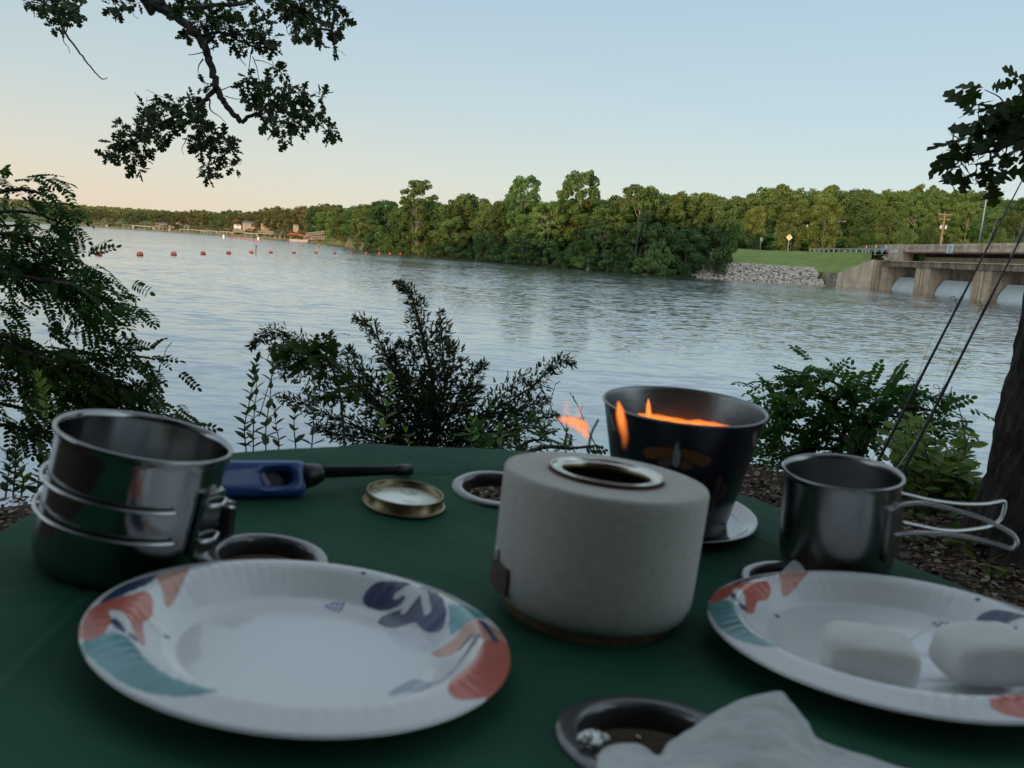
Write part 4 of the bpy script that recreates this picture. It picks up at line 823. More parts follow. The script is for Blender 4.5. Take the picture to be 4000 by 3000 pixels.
# --- the limb hanging at the upper left: an oak standing to the left behind the viewer
LBL = [(1130, 60, 70), (1230, 140, 90), (1170, 230, 60), (1330, 100, 90), (1330, 220, 70), (1420, 60, 60), (1440, 170, 80), (1450, 265, 50), (1560, 170, 60), (1560, 285, 60), (1560, 40, 50), (1655, 230, 70), (1640, 130, 50), (1680, 305, 40), (1750, 50, 70), (1830, 120, 80), (1860, 205, 70), (1930, 60, 80), (1960, 170, 70), (1960, 235, 50), (2060, 40, 70), (2080, 170, 60), (2060, 290, 40), (2110, 120, 40), (1700, 0, 60), (1850, 20, 60), (1980, 0, 60), (1250, 40, 60),
 (1260, 530, 40), (1180, 600, 50), (1210, 680, 60), (1110, 660, 60), (1060, 640, 40), (980, 650, 50), (890, 660, 50), (900, 730, 50), (980, 740, 70), (1080, 740, 60), (1040, 800, 50), (860, 790, 50), (740, 780, 50), (780, 860, 60), (870, 860, 60), (950, 860, 50), (700, 880, 35), (720, 950, 60), (655, 960, 35), (820, 940, 60), (880, 960, 50), (860, 1030, 42), (1000, 830, 40), (1190, 760, 50),
 (1240, 770, 60), (1290, 830, 60), (1200, 880, 50), (1250, 930, 60), (1330, 890, 60), (1400, 870, 60), (1350, 960, 50), (1430, 920, 50), (1440, 1030, 46), (1290, 1030, 46), (1280, 1085, 42), (1320, 1060, 35),
 (1530, 480, 40), (1520, 540, 50), (1590, 560, 60), (1560, 640, 60), (1640, 520, 50), (1690, 400, 36), (1730, 440, 50), (1660, 600, 60), (1620, 680, 60), (1700, 700, 70), (1780, 640, 60), (1760, 570, 40), (1850, 570, 40), (1800, 740, 60), (1860, 680, 50), (1740, 790, 60), (1760, 860, 38), (1850, 790, 50), (1900, 620, 46), (1985, 600, 46), (1930, 700, 50), (1980, 740, 46), (2030, 800, 46), (2050, 838, 34), (1660, 770, 36),
 (170, 10, 46), (230, 50, 50), (330, 20, 60), (400, 50, 60), (465, 80, 46), (340, 100, 50), (320, 165, 42), (390, 160, 30), (260, 15, 50), (430, 0, 50), (700, 35, 46), (760, 20, 46), (740, 75, 30), (850, 15, 36)]
DB = 8.0
def zp(pts, d, zf=Z1, dd=0): return [at(*zf(x, y), d + dd * i) for i, (x, y) in enumerate(pts)]
oakL = thing('oak_tree', 'oak limb with dark lobed leaves hanging into the picture from the top left', 'tree', (-4.6, -2.2, GROUND))
B0 = at(*Z1(820, -90), DB)
pL = [([(-4.6, -2.2, GROUND - .2), (-4.5, -2.1, 1.2), (-4.1, -1.4, 3.2), (-4.2, .6, 3.9), tuple(at(*Z1(250, -700), 4.6)), tuple(at(*Z1(600, -330), 6.6)), tuple(at(*Z1(840, -90), 7.8)), tuple(at(*Z1(980, 50), DB))], .23, .050)]
pL = [([np.array(q, float) for q in P], a, b) for P, a, b in pL]
pL += [(zp([(980, 50), (1100, 110), (1220, 225), (1268, 320), (1312, 430), (1338, 540), (1380, 625), (1440, 700), (1490, 757)], DB), .050, .026),
 (zp([(1490, 757), (1545, 715), (1600, 705), (1640, 775), (1690, 830), (1740, 862)], DB), .022, .006), (zp([(1338, 540), (1262, 622), (1180, 690), (1080, 722), (960, 782), (880, 852), (760, 955), (650, 962)], DB, dd=-.04), .026, .005),
 (zp([(1220, 680), (1250, 800), (1300, 900), (1290, 1000), (1280, 1080)], DB), .014, .004), (zp([(1600, 700), (1700, 610), (1800, 570), (1990, 600)], DB), .014, .004), (zp([(1700, 690), (1810, 690), (1890, 680), (1960, 755), (2045, 835)], DB), .012, .004),
 (zp([(1220, 225), (1350, 200), (1450, 235), (1590, 295), (1690, 250)], DB), .02, .005), (zp([(1060, 60), (1300, 35), (1500, 20), (1570, -10)], DB), .025, .01), (zp([(1640, -60), (1850, 60), (1950, 165), (2050, 200), (2068, 320)], DB), .025, .004), (zp([(1880, -20), (2000, 40), (2100, 70)], DB), .012, .004),
 (zp([(150, -60), (260, 10), (345, 80), (385, 180), (470, 295), (545, 395), (605, 465), (635, 487), (665, 482)], DB), .016, .0035), (zp([(386, 190), (395, 260), (420, 290), (432, 332)], DB), .005, .002), (zp([(560, -80), (720, 20), (760, 60)], DB), .012, .004),
 (zp([(808, 20), (812, 60), (830, 100), (860, 118)], DB), .004, .002), (zp([(1425, -10), (1440, 40), (1468, 90), (1462, 130)], DB), .005, .002), (zp([(1255, 362), (1225, 410), (1222, 470)], DB), .008, .002), (zp([(1340, 285), (1250, 322), (1162, 340)], DB), .008, .003), (zp([(1090, 650), (1050, 610), (980, 590), (903, 552)], DB), .005, .002), (zp([(1440, 305), (1480, 360), (1520, 408)], DB), .008, .003),
 (zp([(1560, 350), (1585, 420), (1600, 500)], DB), .006, .003), (zp([(1575, 370), (1630, 380), (1690, 405)], DB), .005, .002), (zp([(1388, 592), (1440, 608), (1500, 612)], DB), .005, .003), (zp([(1295, 610), (1300, 680), (1350, 715), (1400, 765)], DB), .009, .002), (zp([(1165, 830), (1140, 880), (1122, 920), (1135, 957)], DB), .004, .002), (zp([(1765, 150), (1775, 200), (1795, 225)], DB), .004, .002), (zp([(1820, 220), (1830, 250), (1855, 270)], DB), .004, .002), (zp([(1820, 830), (1870, 850), (1905, 885)], DB), .004, .002), (zp([(1680, 820), (1650, 865)], DB), .008, .004)]
V, Fq, cs = oak_leaves(LBL, Z1, DB, .45, 22, .125, 21)
# twig from each clump to the nearest limb point
allp = np.vstack([smoothpath(P, 4) for P, a, b in pL[1:11] + pL[13:14]]); allq = smoothpath(pL[11][0], 4)[:14]
for c, bl in zip(cs, LBL):
    ap = allq if bl[0] < 500 else allp; k = np.argmin(np.linalg.norm(ap - c, axis=1)); q = ap[k]

    if np.linalg.norm(q - c) > .03: pL.append(([q, (q + c) / 2 + np.array([0, 0, .03]), c], .006, .003))
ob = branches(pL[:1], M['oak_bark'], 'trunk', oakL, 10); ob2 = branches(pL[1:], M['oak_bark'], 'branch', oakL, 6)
V2, F2 = canopy(-2.6, -3.1, 5.2, 5.2, 5.0, 2.4, 6500, .30, 31, lambda P: ~inview(P, 500))  # unseen crown leaves added overhead and behind to shade the table
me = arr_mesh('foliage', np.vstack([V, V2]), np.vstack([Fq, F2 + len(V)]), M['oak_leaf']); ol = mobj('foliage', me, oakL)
for q in (ob, ob2, ol): q.matrix_parent_inverse = Matrix.Translation(-Vector(oakL.location))
# --- the oak at the right, its trunk in the picture
RBL = [(740, 250, 62), (640, 372, 62), (545, 460, 50), (700, 430, 66), (800, 400, 74), (890, 330, 66), (900, 430, 84), (970, 300, 66), (970, 400, 80), (985, 175, 26), (590, 570, 52), (490, 640, 40), (570, 620, 46), (660, 590, 55), (740, 560, 62), (850, 520, 74), (950, 520, 76), (550, 730, 50), (640, 740, 60), (480, 808, 24), (610, 810, 50), (680, 865, 34), (700, 690, 42), (800, 740, 50), (775, 835, 40), (850, 790, 50), (860, 650, 58), (950, 620, 62), (985, 690, 42), (890, 760, 32), (1040, 350, 90), (1060, 560, 90), (1050, 200, 60)]
oakR = thing('oak_tree', 'oak with a thick dark furrowed trunk rising at the right edge behind the mug handle', 'tree', (1.95, 2.62, GROUND))
inv = Matrix.Translation(-Vector(oakR.location))
rs = np.random.RandomState(4); nz, ns = 120, 96; Vt = []
for i in range(nz):
    z = GROUND - .25 + i * (3.4 / (nz - 1)); h = z - GROUND
    cxx = 1.995 + .03 * h; cyy = 2.62 + .03 * h; rr = .250 + .07 * math.exp(-max(h, 0) * 4.2) + (.03 if h < 0 else 0)
    for j in range(ns):
        th = 2 * math.pi * j / ns; Vt.append((cxx + rr * math.cos(th), cyy + rr * math.sin(th), z, th, rr))
Vt = np.array(Vt); th = Vt[:, 3]; p3 = np.stack([np.cos(th) * 1.1, np.sin(th) * 1.1, Vt[:, 2] * .55], 1)
fur = np.abs(vnoise(p3, 9, 1)) * .9 + .5 * np.abs(vnoise(p3, 17, 2)); dr = -.030 * np.exp(-(fur * 3.0) ** 2) + .012 * vnoise(p3 * np.array([1, 1, 2.6]), 14, 3) + .02 * vnoise(p3, 3, 4)
Vt[:, 0] += np.cos(th) * dr; Vt[:, 1] += np.sin(th) * dr
Fq = [(i * ns + j, i * ns + (j + 1) % ns, (i + 1) * ns + (j + 1) % ns, (i + 1) * ns + j) for i in range(nz - 1) for j in range(ns)]
tr_ = mobj('trunk', arr_mesh('trunk', Vt[:, :3], np.array(Fq), M['oak_bark'], True), oakR); tr_.matrix_parent_inverse = inv
V, Fq, cs = oak_leaves(RBL, Z6, 3.7, .22, 4.2, .145, 8)
pR = [([np.array((1.97, 2.70, 2.35)), np.array((2.0, 2.8, 3.4)), np.array((1.6, 2.2, 5.0))], .24, .12), ([np.array((1.98, 2.71, 2.5)), np.array((2.3, 3.2, 2.9)), at(*Z6(1250, 200), 3.9), at(*Z6(1080, 330), 3.8)], .09, .02)]
pR += [(zp([(1080, 330), (900, 370), (800, 385), (735, 350), (700, 345)], 3.7, Z6), .012, .004), (zp([(1120, 520), (960, 580), (820, 640), (700, 665), (590, 700), (500, 800)], 3.7, Z6), .012, .003), (zp([(1100, 330), (1120, 520)], 3.75, Z6), .014, .012), (zp([(780, 650), (775, 700), (760, 760)], 3.7, Z6), .005, .003), (zp([(700, 665), (600, 690), (520, 700)], 3.7, Z6), .005, .003)]
allp = np.vstack([smoothpath(P, 4) for P, a, b in pR[2:]])
for c in cs:
    k = np.argmin(np.linalg.norm(allp - c, axis=1)); q = allp[k]; pR.append(([q, (q + c) / 2 + np.array([0, 0, .015]), c], .004, .002))
o1 = branches(pR, M['oak_bark'], 'branch', oakR, 7); V2, F2 = canopy(1.8, -2.5, 4.8, 5.0, 4.6, 2.2, 6000, .28, 33, lambda P: ~inview(P, 500))  # second unseen crown, shaped to keep back light off the table
o2 = mobj('foliage', arr_mesh('foliage', np.vstack([V, V2]), np.vstack([Fq, F2 + len(V)]), M['oak_leaf']), oakR)
for q in (o1, o2): q.matrix_parent_inverse = inv

# --- locust shrubs: pinnate leaves along arching stems
PT = [pinnate_template(i, 6 + i % 3, .225, .60) for i in range(5)]
def locust(name, label, base, limbs, L, seed, d0, mat='locust_leaf', per=10, spread=.55, droop=.35, thick=.02):
    root = thing(name, label, 'shrub' if name == 'locust_shrub' else 'plant', tuple(base)); rs = np.random.RandomState(seed); Vs = []; Fs = []; n0 = 0; paths = []
    for pts, dd, dens in limbs:
        P = smoothpath([at(*ZQ(x, y), d0 + dd + rs.uniform(-.08, .08)) for x, y in pts], 8); paths.append((P, thick * .6, .0035)); seg = np.linalg.norm(np.diff(P, axis=0), axis=1).sum(); n = int(seg * per * dens * 1.75)
        for i in range(n):
            t = rs.uniform(.05, 1) ** .8 * (len(P) - 1.01); k = int(t); p = P[k] + (P[k + 1] - P[k]) * (t - k); tan = unit((P[k + 1] - P[k])[None])[0]
            d = unit((tan * rs.uniform(.2, 1.0) + rs.normal(size=3) * spread + np.array([0, 0, -droop * rs.uniform(0, 1)]))[None])[0]
            nn = np.array([0, -.25, 1]) + rs.normal(size=3) * .4; TV, TF = PT[rs.randint(5)]; s = L * rs.uniform(.65, 1.15)
            off = rs.normal(size=3) * .05; V, Fq = stamp(TV, TF, (p + off)[None], frames(d[None], nn[None]), np.array([s])); Vs.append(V); Fs.append(Fq + n0); n0 += len(V)
    for P, a, b in list(paths): paths.append(([np.array(base), (np.array(base) + P[0]) / 2 + np.array([0, 0, .15]), P[0]], thick, thick * .6))
    o = branches(paths, M['twig'], 'stem', root, 6); q = mobj('foliage', arr_mesh('foliage', np.vstack(Vs), np.vstack(Fs), M[mat]), root)
    for w in (o, q): w.matrix_parent_inverse = Matrix.Translation(-Vector(root.location))
    return root
rs = np.random.RandomState(77); BK = -1.6
locust('locust_shrub', 'tall dark locust shrub with feathery leaflets filling the left edge', (-3.3, 3.6, -1.3), [
 ([(-120, 478), (-40, 428), (30, 410), (72, 413), (97, 423)], 0, 1.2), ([(-120, 508), (-30, 463), (56, 458), (104, 470), (136, 486)], .1, 1.3), ([(-120, 548), (-20, 508), (56, 508), (104, 528), (128, 553)], 0, 1.2),
 ([(-130, 568), (-30, 548), (40, 568), (80, 573), (120, 568)], .2, 1.4), ([(-120, 588), (0, 568), (56, 598), (128, 608), (192, 628), (240, 653), (276, 658)], 0, 1.6), ([(-60, 598), (56, 583), (128, 588), (184, 583), (224, 598)], .15, 1.2), ([(-60, 568), (56, 598), (120, 628), (168, 658), (172, 698)], .1, 1.3), ([(0, 588), (104, 608), (160, 618), (208, 658), (228, 693)], -.1, 1.3),
 ([(-130, 648), (-40, 648), (10, 668), (30, 688)], .1, 1.0), ([(-110, 488), (-60, 528), (0, 548), (40, 553)], 0, 1.4), ([(-90, 438), (-30, 478), (20, 488), (48, 483)], .1, 1.5)], .125, 1, 3.7, per=25, spread=.20, droop=.28)
locust('locust_shrub', 'low spreading locust shrub at left behind the large steel pot', (-2.6, 3.3, -1.9), [
 ([(-100, 725), (-20, 718), (50, 745), (120, 778), (180, 800)], 0, 1.7), ([(-60, 740), (80, 758), (150, 762), (215, 768), (250, 785)], .1, .9), ([(0, 740), (120, 780), (220, 775), (290, 770), (330, 775)], 0, .9), ([(-60, 760), (80, 800), (180, 820), (260, 840), (330, 880), (395, 915)], 0, 1.8),
 ([(-40, 800), (60, 830), (160, 860), (240, 880), (300, 900)], .15, 2.2), ([(0, 760), (120, 800), (220, 810), (280, 840)], .1, 1.8), ([(-60, 860), (40, 880), (120, 900), (190, 920)], .1, 1.8), ([(-60, 740), (40, 780), (100, 830), (180, 850)], 0, 2.0), ([(-60, 910), (20, 920), (80, 930), (120, 940)], .1, 1.4)], .13, 2, 3.6, per=24, spread=.28, droop=.30)
locust('locust_shrub', 'bushy locust shrub on the bank between the candle bucket and the fishing rods', (1.75, 4.0, -1.9), [
 ([(1850, 960), (1800, 880), (1760, 840), (1720, 835), (1685, 830)], 0, 1.6), ([(1850, 950), (1840, 880), (1820, 840), (1790, 820), (1770, 815)], .1, 1.6), ([(1840, 960), (1780, 910), (1720, 890), (1665, 880)], 0, 1.8), ([(1850, 960), (1760, 940), (1700, 930), (1650, 935)], .1, 2.0), ([(1860, 950), (1880, 880), (1930, 855), (1990, 850)], .1, 1.6),
 ([(1880, 940), (1940, 880), (2000, 885), (2065, 900)], 0, 1.2), ([(1860, 950), (1900, 900), (1960, 905), (2050, 920)], .1, 1.2), ([(1840, 970), (1760, 970), (1700, 980), (1650, 985)], .1, 1.8), ([(1830, 900), (1800, 870), (1830, 850), (1870, 850)], 0, 1.8), ([(1840, 970), (1860, 930), (1880, 900)], 0, 2)], .155, 3, 3.9, per=26, spread=.34, droop=.25, mat='locust_light')
locust('locust_sprig', 'small green locust sprig over the table edge below the stove flame', (.40, 4.0, -1.75), [([(1080, 975), (1090, 940), (1120, 925), (1170, 925)], 0, 1.6), ([(1090, 975), (1060, 945), (1040, 930)], .1, 1.8), ([(1120, 985), (1180, 965), (1240, 968), (1290, 962)], -.5, .8), ([(1100, 990), (1140, 955), (1190, 950)], 0, 1.4)], .11, 5, 3.9, per=22, spread=.5, droop=.1)

# --- upright leafy stems (simple leaves in pairs)
ST, SF = simple_template(.42, 1, .16)
def leafy(label, pts, d, L, seed, mat='privet_leaf', step=.05, top=.9, w=1.0, name='leafy_plant', grp=None, alt=False, side=()):
    P = smoothpath([at(*q, d) for q in pts], 8); root = thing(name, label, 'plant', tuple(P[0]), grp); rs = np.random.RandomState(seed); mb = MB(); mb.tube(P, np.linspace(.0035, .0015, len(P)), 5)
    lines = [P] + [smoothpath([at(*q, d + rs.uniform(-.1, .1)) for q in s], 6) for s in side]
    A, D, Nn, S = [], [], [], []
    for li, Q in enumerate(lines):
        if li: mb.tube(Q, np.linspace(.0028, .0012, len(Q)), 4)
        seg = np.r_[0, np.cumsum(np.linalg.norm(np.diff(Q, axis=0), axis=1))]; s = step; az_ = rs.uniform(0, 6)
        while s < seg[-1]:
            p = np.array([np.interp(s, seg, Q[:, i]) for i in range(3)]); t = s / seg[-1]; az_ += 1.57 + rs.uniform(-.4, .4)
            for q in ((0,) if alt else (0, math.pi)):
                D.append((math.cos(az_ + q), math.sin(az_ + q) * .8, .55 + .8 * t ** 3)); A.append(p); Nn.append((-.3 * math.cos(az_ + q) + rs.uniform(-.3, .3), -.3 * math.sin(az_ + q), 1)); S.append(L * rs.uniform(.7, 1.1) * (1 - .45 * t))
            s += step * (1 - .3 * t) * rs.uniform(.8, 1.2)
        for q in range(3): D.append((rs.uniform(-.5, .5), rs.uniform(-.5, .5), 1)); A.append(Q[-1]); Nn.append((rs.uniform(-1, 1), -1, .3)); S.append(L * .5)
    TV = ST * np.array([1, w, 1]); V, Fq = stamp(TV, SF, np.array(A), frames(np.array(D, float), np.array(Nn, float)), np.array(S))
    o = mb.build('stem', M['twig'], root); o2 = mobj('foliage', arr_mesh('foliage', V, Fq, M[mat]), root)
    for q in (o, o2): q.matrix_parent_inverse = Matrix.Translation(-Vector(root.location))
    return root
M['herb_leaf'] = leafmat('herb_leaf', (.030, .060, .022), (.055, .095, .035), tr=.3, ns=6)
E_ = 'upright leafy stems behind the table edge'
leafy('tall dark leafy stem, leftmost of the group behind the lighter', [Z0(*q) for q in [(225, 1010), (215, 850), (245, 700), (262, 600), (282, 490)]], 3.6, .085, 1, 'herb_leaf', .042, grp=E_)
leafy('tall dark leafy stem just right of the leftmost one, behind the lighter', [Z0(*q) for q in [(262, 1010), (262, 880), (268, 760), (280, 650), (268, 560)]], 3.65, .08, 2, 'herb_leaf', .04, grp=E_)
leafy('curving leafy stem reaching up to the cedar tip behind the lighter', [Z0(*q) for q in [(330, 1010), (330, 860), (352, 700), (362, 560), (368, 460)]], 3.7, .09, 3, 'herb_leaf', .05, grp=E_)
leafy('thin leafy stem behind the lighter tip, left of the cedar', [Z0(*q) for q in [(495, 1000), (485, 900), (482, 830), (488, 780)]], 3.5, .08, 4, 'herb_leaf', .05, grp=E_)
leafy('tall grey-green leafy stem right against the left side of the cedar', [Z0(*q) for q in [(575, 1000), (585, 850), (590, 720), (592, 600)]], 3.5, .075, 5, 'herb_leaf', .04, grp=E_)
leafy('bright yellow-green leafy stem in front of the cedar', [Z0(*q) for q in [(965, 985), (968, 880), (985, 780), (992, 690), (995, 610)]], 3.3, .085, 6, 'privet_leaf', .05, grp=E_)
leafy('small pale green stem in front of the cedar, left of the stove', [Z0(*q) for q in [(1110, 985), (1100, 920), (1080, 870)]], 3.2, .05, 7, 'privet_leaf', .03, grp=E_)
leafy('short bright stem between the cedar and the locust sprig', [Z0(*q) for q in [(1440, 985), (1438, 900), (1440, 820)]], 3.3, .07, 8, 'privet_leaf', .04, grp=E_)
leafy('bushy pale stem right of the short bright stem', [Z0(*q) for q in [(1590, 990), (1590, 930), (1585, 870)]], 3.2, .07, 9, 'privet_leaf', .03, grp=E_)
leafy('leafy stem showing orange through the stove flame', [Z0(*q) for q in [(1950, 1010), (1952, 900), (1955, 830)]], 3.0, .06, 10, 'privet_leaf', .05, grp=E_)
leafy('low leafy stem behind the lighter, beside the pot rim', [Z0(*q) for q in [(395, 1010), (400, 930), (385, 850), (380, 760)]], 3.5, .07, 11, 'herb_leaf', .04, grp=E_)
# weeds at lower left
WL = 'weeds on the bank edge at lower left'
for i, (x, y0, y1, lab) in enumerate([(12, 1075, 985, 'leafy weed at the very left edge of the bank'), (45, 1078, 990, 'leafy weed second from the left edge of the bank'), (78, 1080, 1000, 'leafy weed beside the wire loop of the large pot'), (100, 1075, 970, 'thin leafy weed against the left side of the large pot'), (28, 1076, 950, 'taller weed rising between the two leftmost bank weeds'), (95, 930, 815, 'yellow-green shoot inside the lower left locust')]):
    leafy(lab, [ZQ(x, y0), ZQ(x + 5, (y0 + y1) / 2), ZQ(x + 12 * (-1) ** i, y1)], 2.95, .07, 20 + i, 'privet_leaf' if i in (1, 5) else 'herb_leaf', .022, grp=WL, name='weed')
# leafy shrub right, larger leaves
root = thing('leafy_shrub', 'leafy green shrub with broad leaves between the fishing rods and the oak trunk', 'shrub', tuple(at(*ZQ(2010, 1120), 3.35)))
rs = np.random.RandomState(12); mb = MB(); A, D, Nn, S = [], [], [], []
for i in range(60):
    x0 = rs.uniform(1955, 2090); xt = rs.uniform(1890, 2125); yt = np.interp(xt, [1890, 1960, 2000, 2040, 2100, 2125], [930, 860, 905, 925, 930, 970]) + rs.uniform(0, 150); d = rs.uniform(3.1, 3.7)
    P = smoothpath([at(*ZQ(x0, 1125), d), at(*ZQ(x0 * .6 + xt * .4, 1040 + rs.uniform(-20, 20)), d), at(*ZQ(xt, yt), d)], 8); mb.tube(P, np.linspace(.005, .0015, len(P)), 5)
    seg = np.r_[0, np.cumsum(np.linalg.norm(np.diff(P, axis=0), axis=1))]; s = seg[-1] * .3; az_ = rs.uniform(0, 6)
    while s < seg[-1]:
        p = np.array([np.interp(s, seg, P[:, k]) for k in range(3)]); az_ += 1.9
        for q in (0, math.pi): D.append((math.cos(az_ + q), math.sin(az_ + q), .4)); A.append(p); Nn.append(np.array([0, -.45, 1]) + rs.normal(size=3) * .3); S.append(rs.uniform(.05, .085))
        s += .045
V, Fq = stamp(ST * np.array([1, 1.25, 1]), SF, np.array(A), frames(np.array(D, float), np.array(Nn, float)), np.array(S))
o = mb.build('stem', M['twig'], root); o2 = mobj('foliage', arr_mesh('foliage', V, Fq, M['privet_leaf']), root)
for q in (o, o2): q.matrix_parent_inverse = Matrix.Translation(-Vector(root.location))
# low plants by the trunk foot
M['moss'] = leafmat('low_leaf', (.05, .10, .02), (.09, .15, .03), tr=.4, ns=6)
for i, (x, y, d, L, lab) in enumerate([(1985, 1095, 2.75, .05, 'low bright green tuft seen through the mug handle'), (1990, 1045, 3.0, .05, 'low tuft at the foot of the leafy shrub behind the mug handle'), (2075, 1175, 2.3, .09, 'broad-leaved seedling on the litter below the mug handle'), (2155, 1165, 2.2, .055, 'small seedling at the foot of the oak trunk'), (1960, 1160, 2.6, .04, 'tiny green tuft right beside the mug'), (2150, 1235, 2.05, .06, 'seedling on the litter near the right edge')]):
    b = onplane(*ZQ(x, y + 12), GROUND); rs = np.random.RandomState(40 + i); n = 60 if L <= .05 and i < 2 else 12; rr = .10 if n == 60 else .03
    A = b + rs.normal(size=(n, 3)) * np.array([rr, rr, .0]) + np.array([0, 0, .02]) * rs.uniform(0, 2, (n, 1)); D = unit(rs.normal(size=(n, 3)) * np.array([1, 1, .3]) + np.array([0, 0, .5])); Nn = rs.normal(size=(n, 3)) * .3 + np.array([0, 0, 1])
    V, Fq = stamp(ST, SF, A, frames(D, Nn), L * rs.uniform(.5, 1.1, n)); o = mobj('seedling', arr_mesh('seedling', V, Fq, M['moss'])); tag(o, lab, 'plant')

# --- eastern red cedar
root = thing('cedar_shrub', 'young dark cedar with spiky drooping tips rising behind the middle of the table', 'shrub', tuple(at(*Z0(1240, 1120), 4.7))); rs = np.random.RandomState(6)
CB = [([(1245, 1120), (1245, 900), (1235, 640), (1190, 420), (1145, 240), (1118, 150), (1080, 100), (1030, 75)], 1.0, .028), ([(1245, 980), (1120, 760), (1010, 520), (930, 370), (870, 290), (800, 263)], .95, .016), ([(1240, 1050), (1000, 820), (800, 610), (640, 480), (500, 400), (400, 350), (330, 352), (245, 425)], .95, .018),
 ([(1250, 900), (1290, 700), (1290, 500), (1280, 350), (1272, 232)], .8, .014), ([(1260, 900), (1380, 700), (1440, 590), (1510, 510)], .9, .014), ([(1260, 1000), (1480, 820), (1640, 720), (1760, 640), (1850, 560), (1930, 495), (1990, 515)], 1.0, .016), ([(1270, 1040), (1520, 900), (1720, 830), (1900, 790)], 1.0, .014), ([(1560, 790), (1620, 670), (1700, 590), (1740, 575)], .35, .007),
 ([(1230, 1050), (950, 900), (760, 830), (560, 740), (400, 695)], .8, .014), ([(1230, 1060), (900, 930), (700, 890), (600, 850)], 1.1, .012), ([(1100, 850), (960, 700), (850, 560), (780, 430)], .9, .011), ([(1200, 800), (1080, 620), (1000, 500), (1010, 440)], 1, .011), ([(1240, 760), (1160, 560), (1110, 440), (1040, 410)], 1, .010), ([(1250, 700), (1330, 560), (1340, 460), (1320, 400)], .9, .010),
 ([(1240, 940), (1100, 880), (980, 800), (880, 700)], 1.2, .012), ([(1260, 960), (1400, 860), (1560, 800), (1700, 760), (1850, 700)], 1.0, .012), ([(1240, 1000), (1150, 930), (1050, 930), (900, 960)], 1.3, .01), ([(1260, 1000), (1400, 940), (1560, 940), (1700, 920)], 1.3, .01), ([(640, 480), (560, 520), (440, 545), (380, 520)], .7, .006), ([(900, 620), (760, 640), (640, 690), (600, 700)], 1.0, .008), ([(1190, 420), (1240, 380), (1310, 300)], .4, .006),
 ([(1240, 860), (1150, 740), (1090, 650), (1060, 560)], 1.3, .01), ([(1255, 840), (1340, 760), (1420, 700), (1490, 640)], 1.2, .01), ([(1240, 900), (1240, 800), (1200, 700)], 1.6, .01), ([(700, 540), (620, 560), (520, 500), (400, 440), (360, 420)], .9, .008)]
# spray template: a twiglet with short side shoots
tv = []; tf = []
def strip(a, b, w):
    a, b = np.array(a, float), np.array(b, float); d = unit((b - a)[None])[0]; n = np.cross(d, (0, 0, 1)) * w; o = len(tv); tv.extend([a - n * .6, a + n * .6, (a + b) / 2 + n, b, (a + b) / 2 - n]); tf.append((o, o + 1, o + 2, o + 4)); tf.append((o + 4, o + 2, o + 3, o + 3))
for i in range(9):
    x = i / 9; strip((x, 0, -.1 * x * x), (x + .14, 0, -.1 * (x + .14) ** 2), .05)
    for s in (1, -1):
        l = .42 * (1 - x * .6) * rs.uniform(.6, 1.1); strip((x, 0, 0), (x + l * .75, s * l * .6, rs.uniform(-.12, .12)), .055); strip((x + l * .35, s * l * .3, 0), (x + l * .8, s * l * .1, .1 * s), .05)
CT, CF = np.array(tv), np.array(tf); A, D, Nn, S = [], [], [], []; mb = MB()
for pts, dens, r in CB:
    d = 4.7 + rs.uniform(-.25, .25); P = smoothpath([at(*Z0(x, y), 4.7 + (d - 4.7) * i / len(pts)) for i, (x, y) in enumerate(pts)], 8); mb.tube(P, np.linspace(r * .6, .0018, len(P)), 6); seg = np.r_[0, np.cumsum(np.linalg.norm(np.diff(P, axis=0), axis=1))]; n = int(seg[-1] * 900 * dens)
    for i in range(n):
        t = rs.uniform(.06, 1) ** .85; s = t * seg[-1]; p = np.array([np.interp(s, seg, P[:, k]) for k in range(3)]); q = np.array([np.interp(min(s + .03, seg[-1]), seg, P[:, k]) for k in range(3)]); tan = unit((q - p + 1e-5)[None])[0] if s < seg[-1] - .001 else unit((P[-1] - P[-2])[None])[0]
        thick = .19 * (1 - t) ** .7 + .012; u = rs.normal(size=3); u /= np.linalg.norm(u); base = p + u * thick * rs.uniform(0, 1); A.append(base); D.append(unit((tan * .6 + u * 1.0 + np.array([0, 0, -.08]))[None])[0]); Nn.append(rs.normal(size=3)); S.append(rs.uniform(.020, .048) * (1.1 - .4 * t))
V, Fq = stamp(CT, CF[:, :], np.array(A), frames(np.array(D), np.array(Nn)), np.array(S)); Fq = np.where(Fq == np.roll(Fq, 1, axis=1), Fq, Fq)
tri = np.concatenate([Fq[:, [0, 1, 2]], Fq[:, [0, 2, 3]]]); tri = tri[(tri[:, 0] != tri[:, 1]) & (tri[:, 1] != tri[:, 2]) & (tri[:, 0] != tri[:, 2])]
o = mb.build('stem', M['twig'], root); o2 = mobj('foliage', arr_mesh('foliage', V, tri, M['cedar_leaf']), root)
for q in (o, o2): q.matrix_parent_inverse = Matrix.Translation(-Vector(root.location))
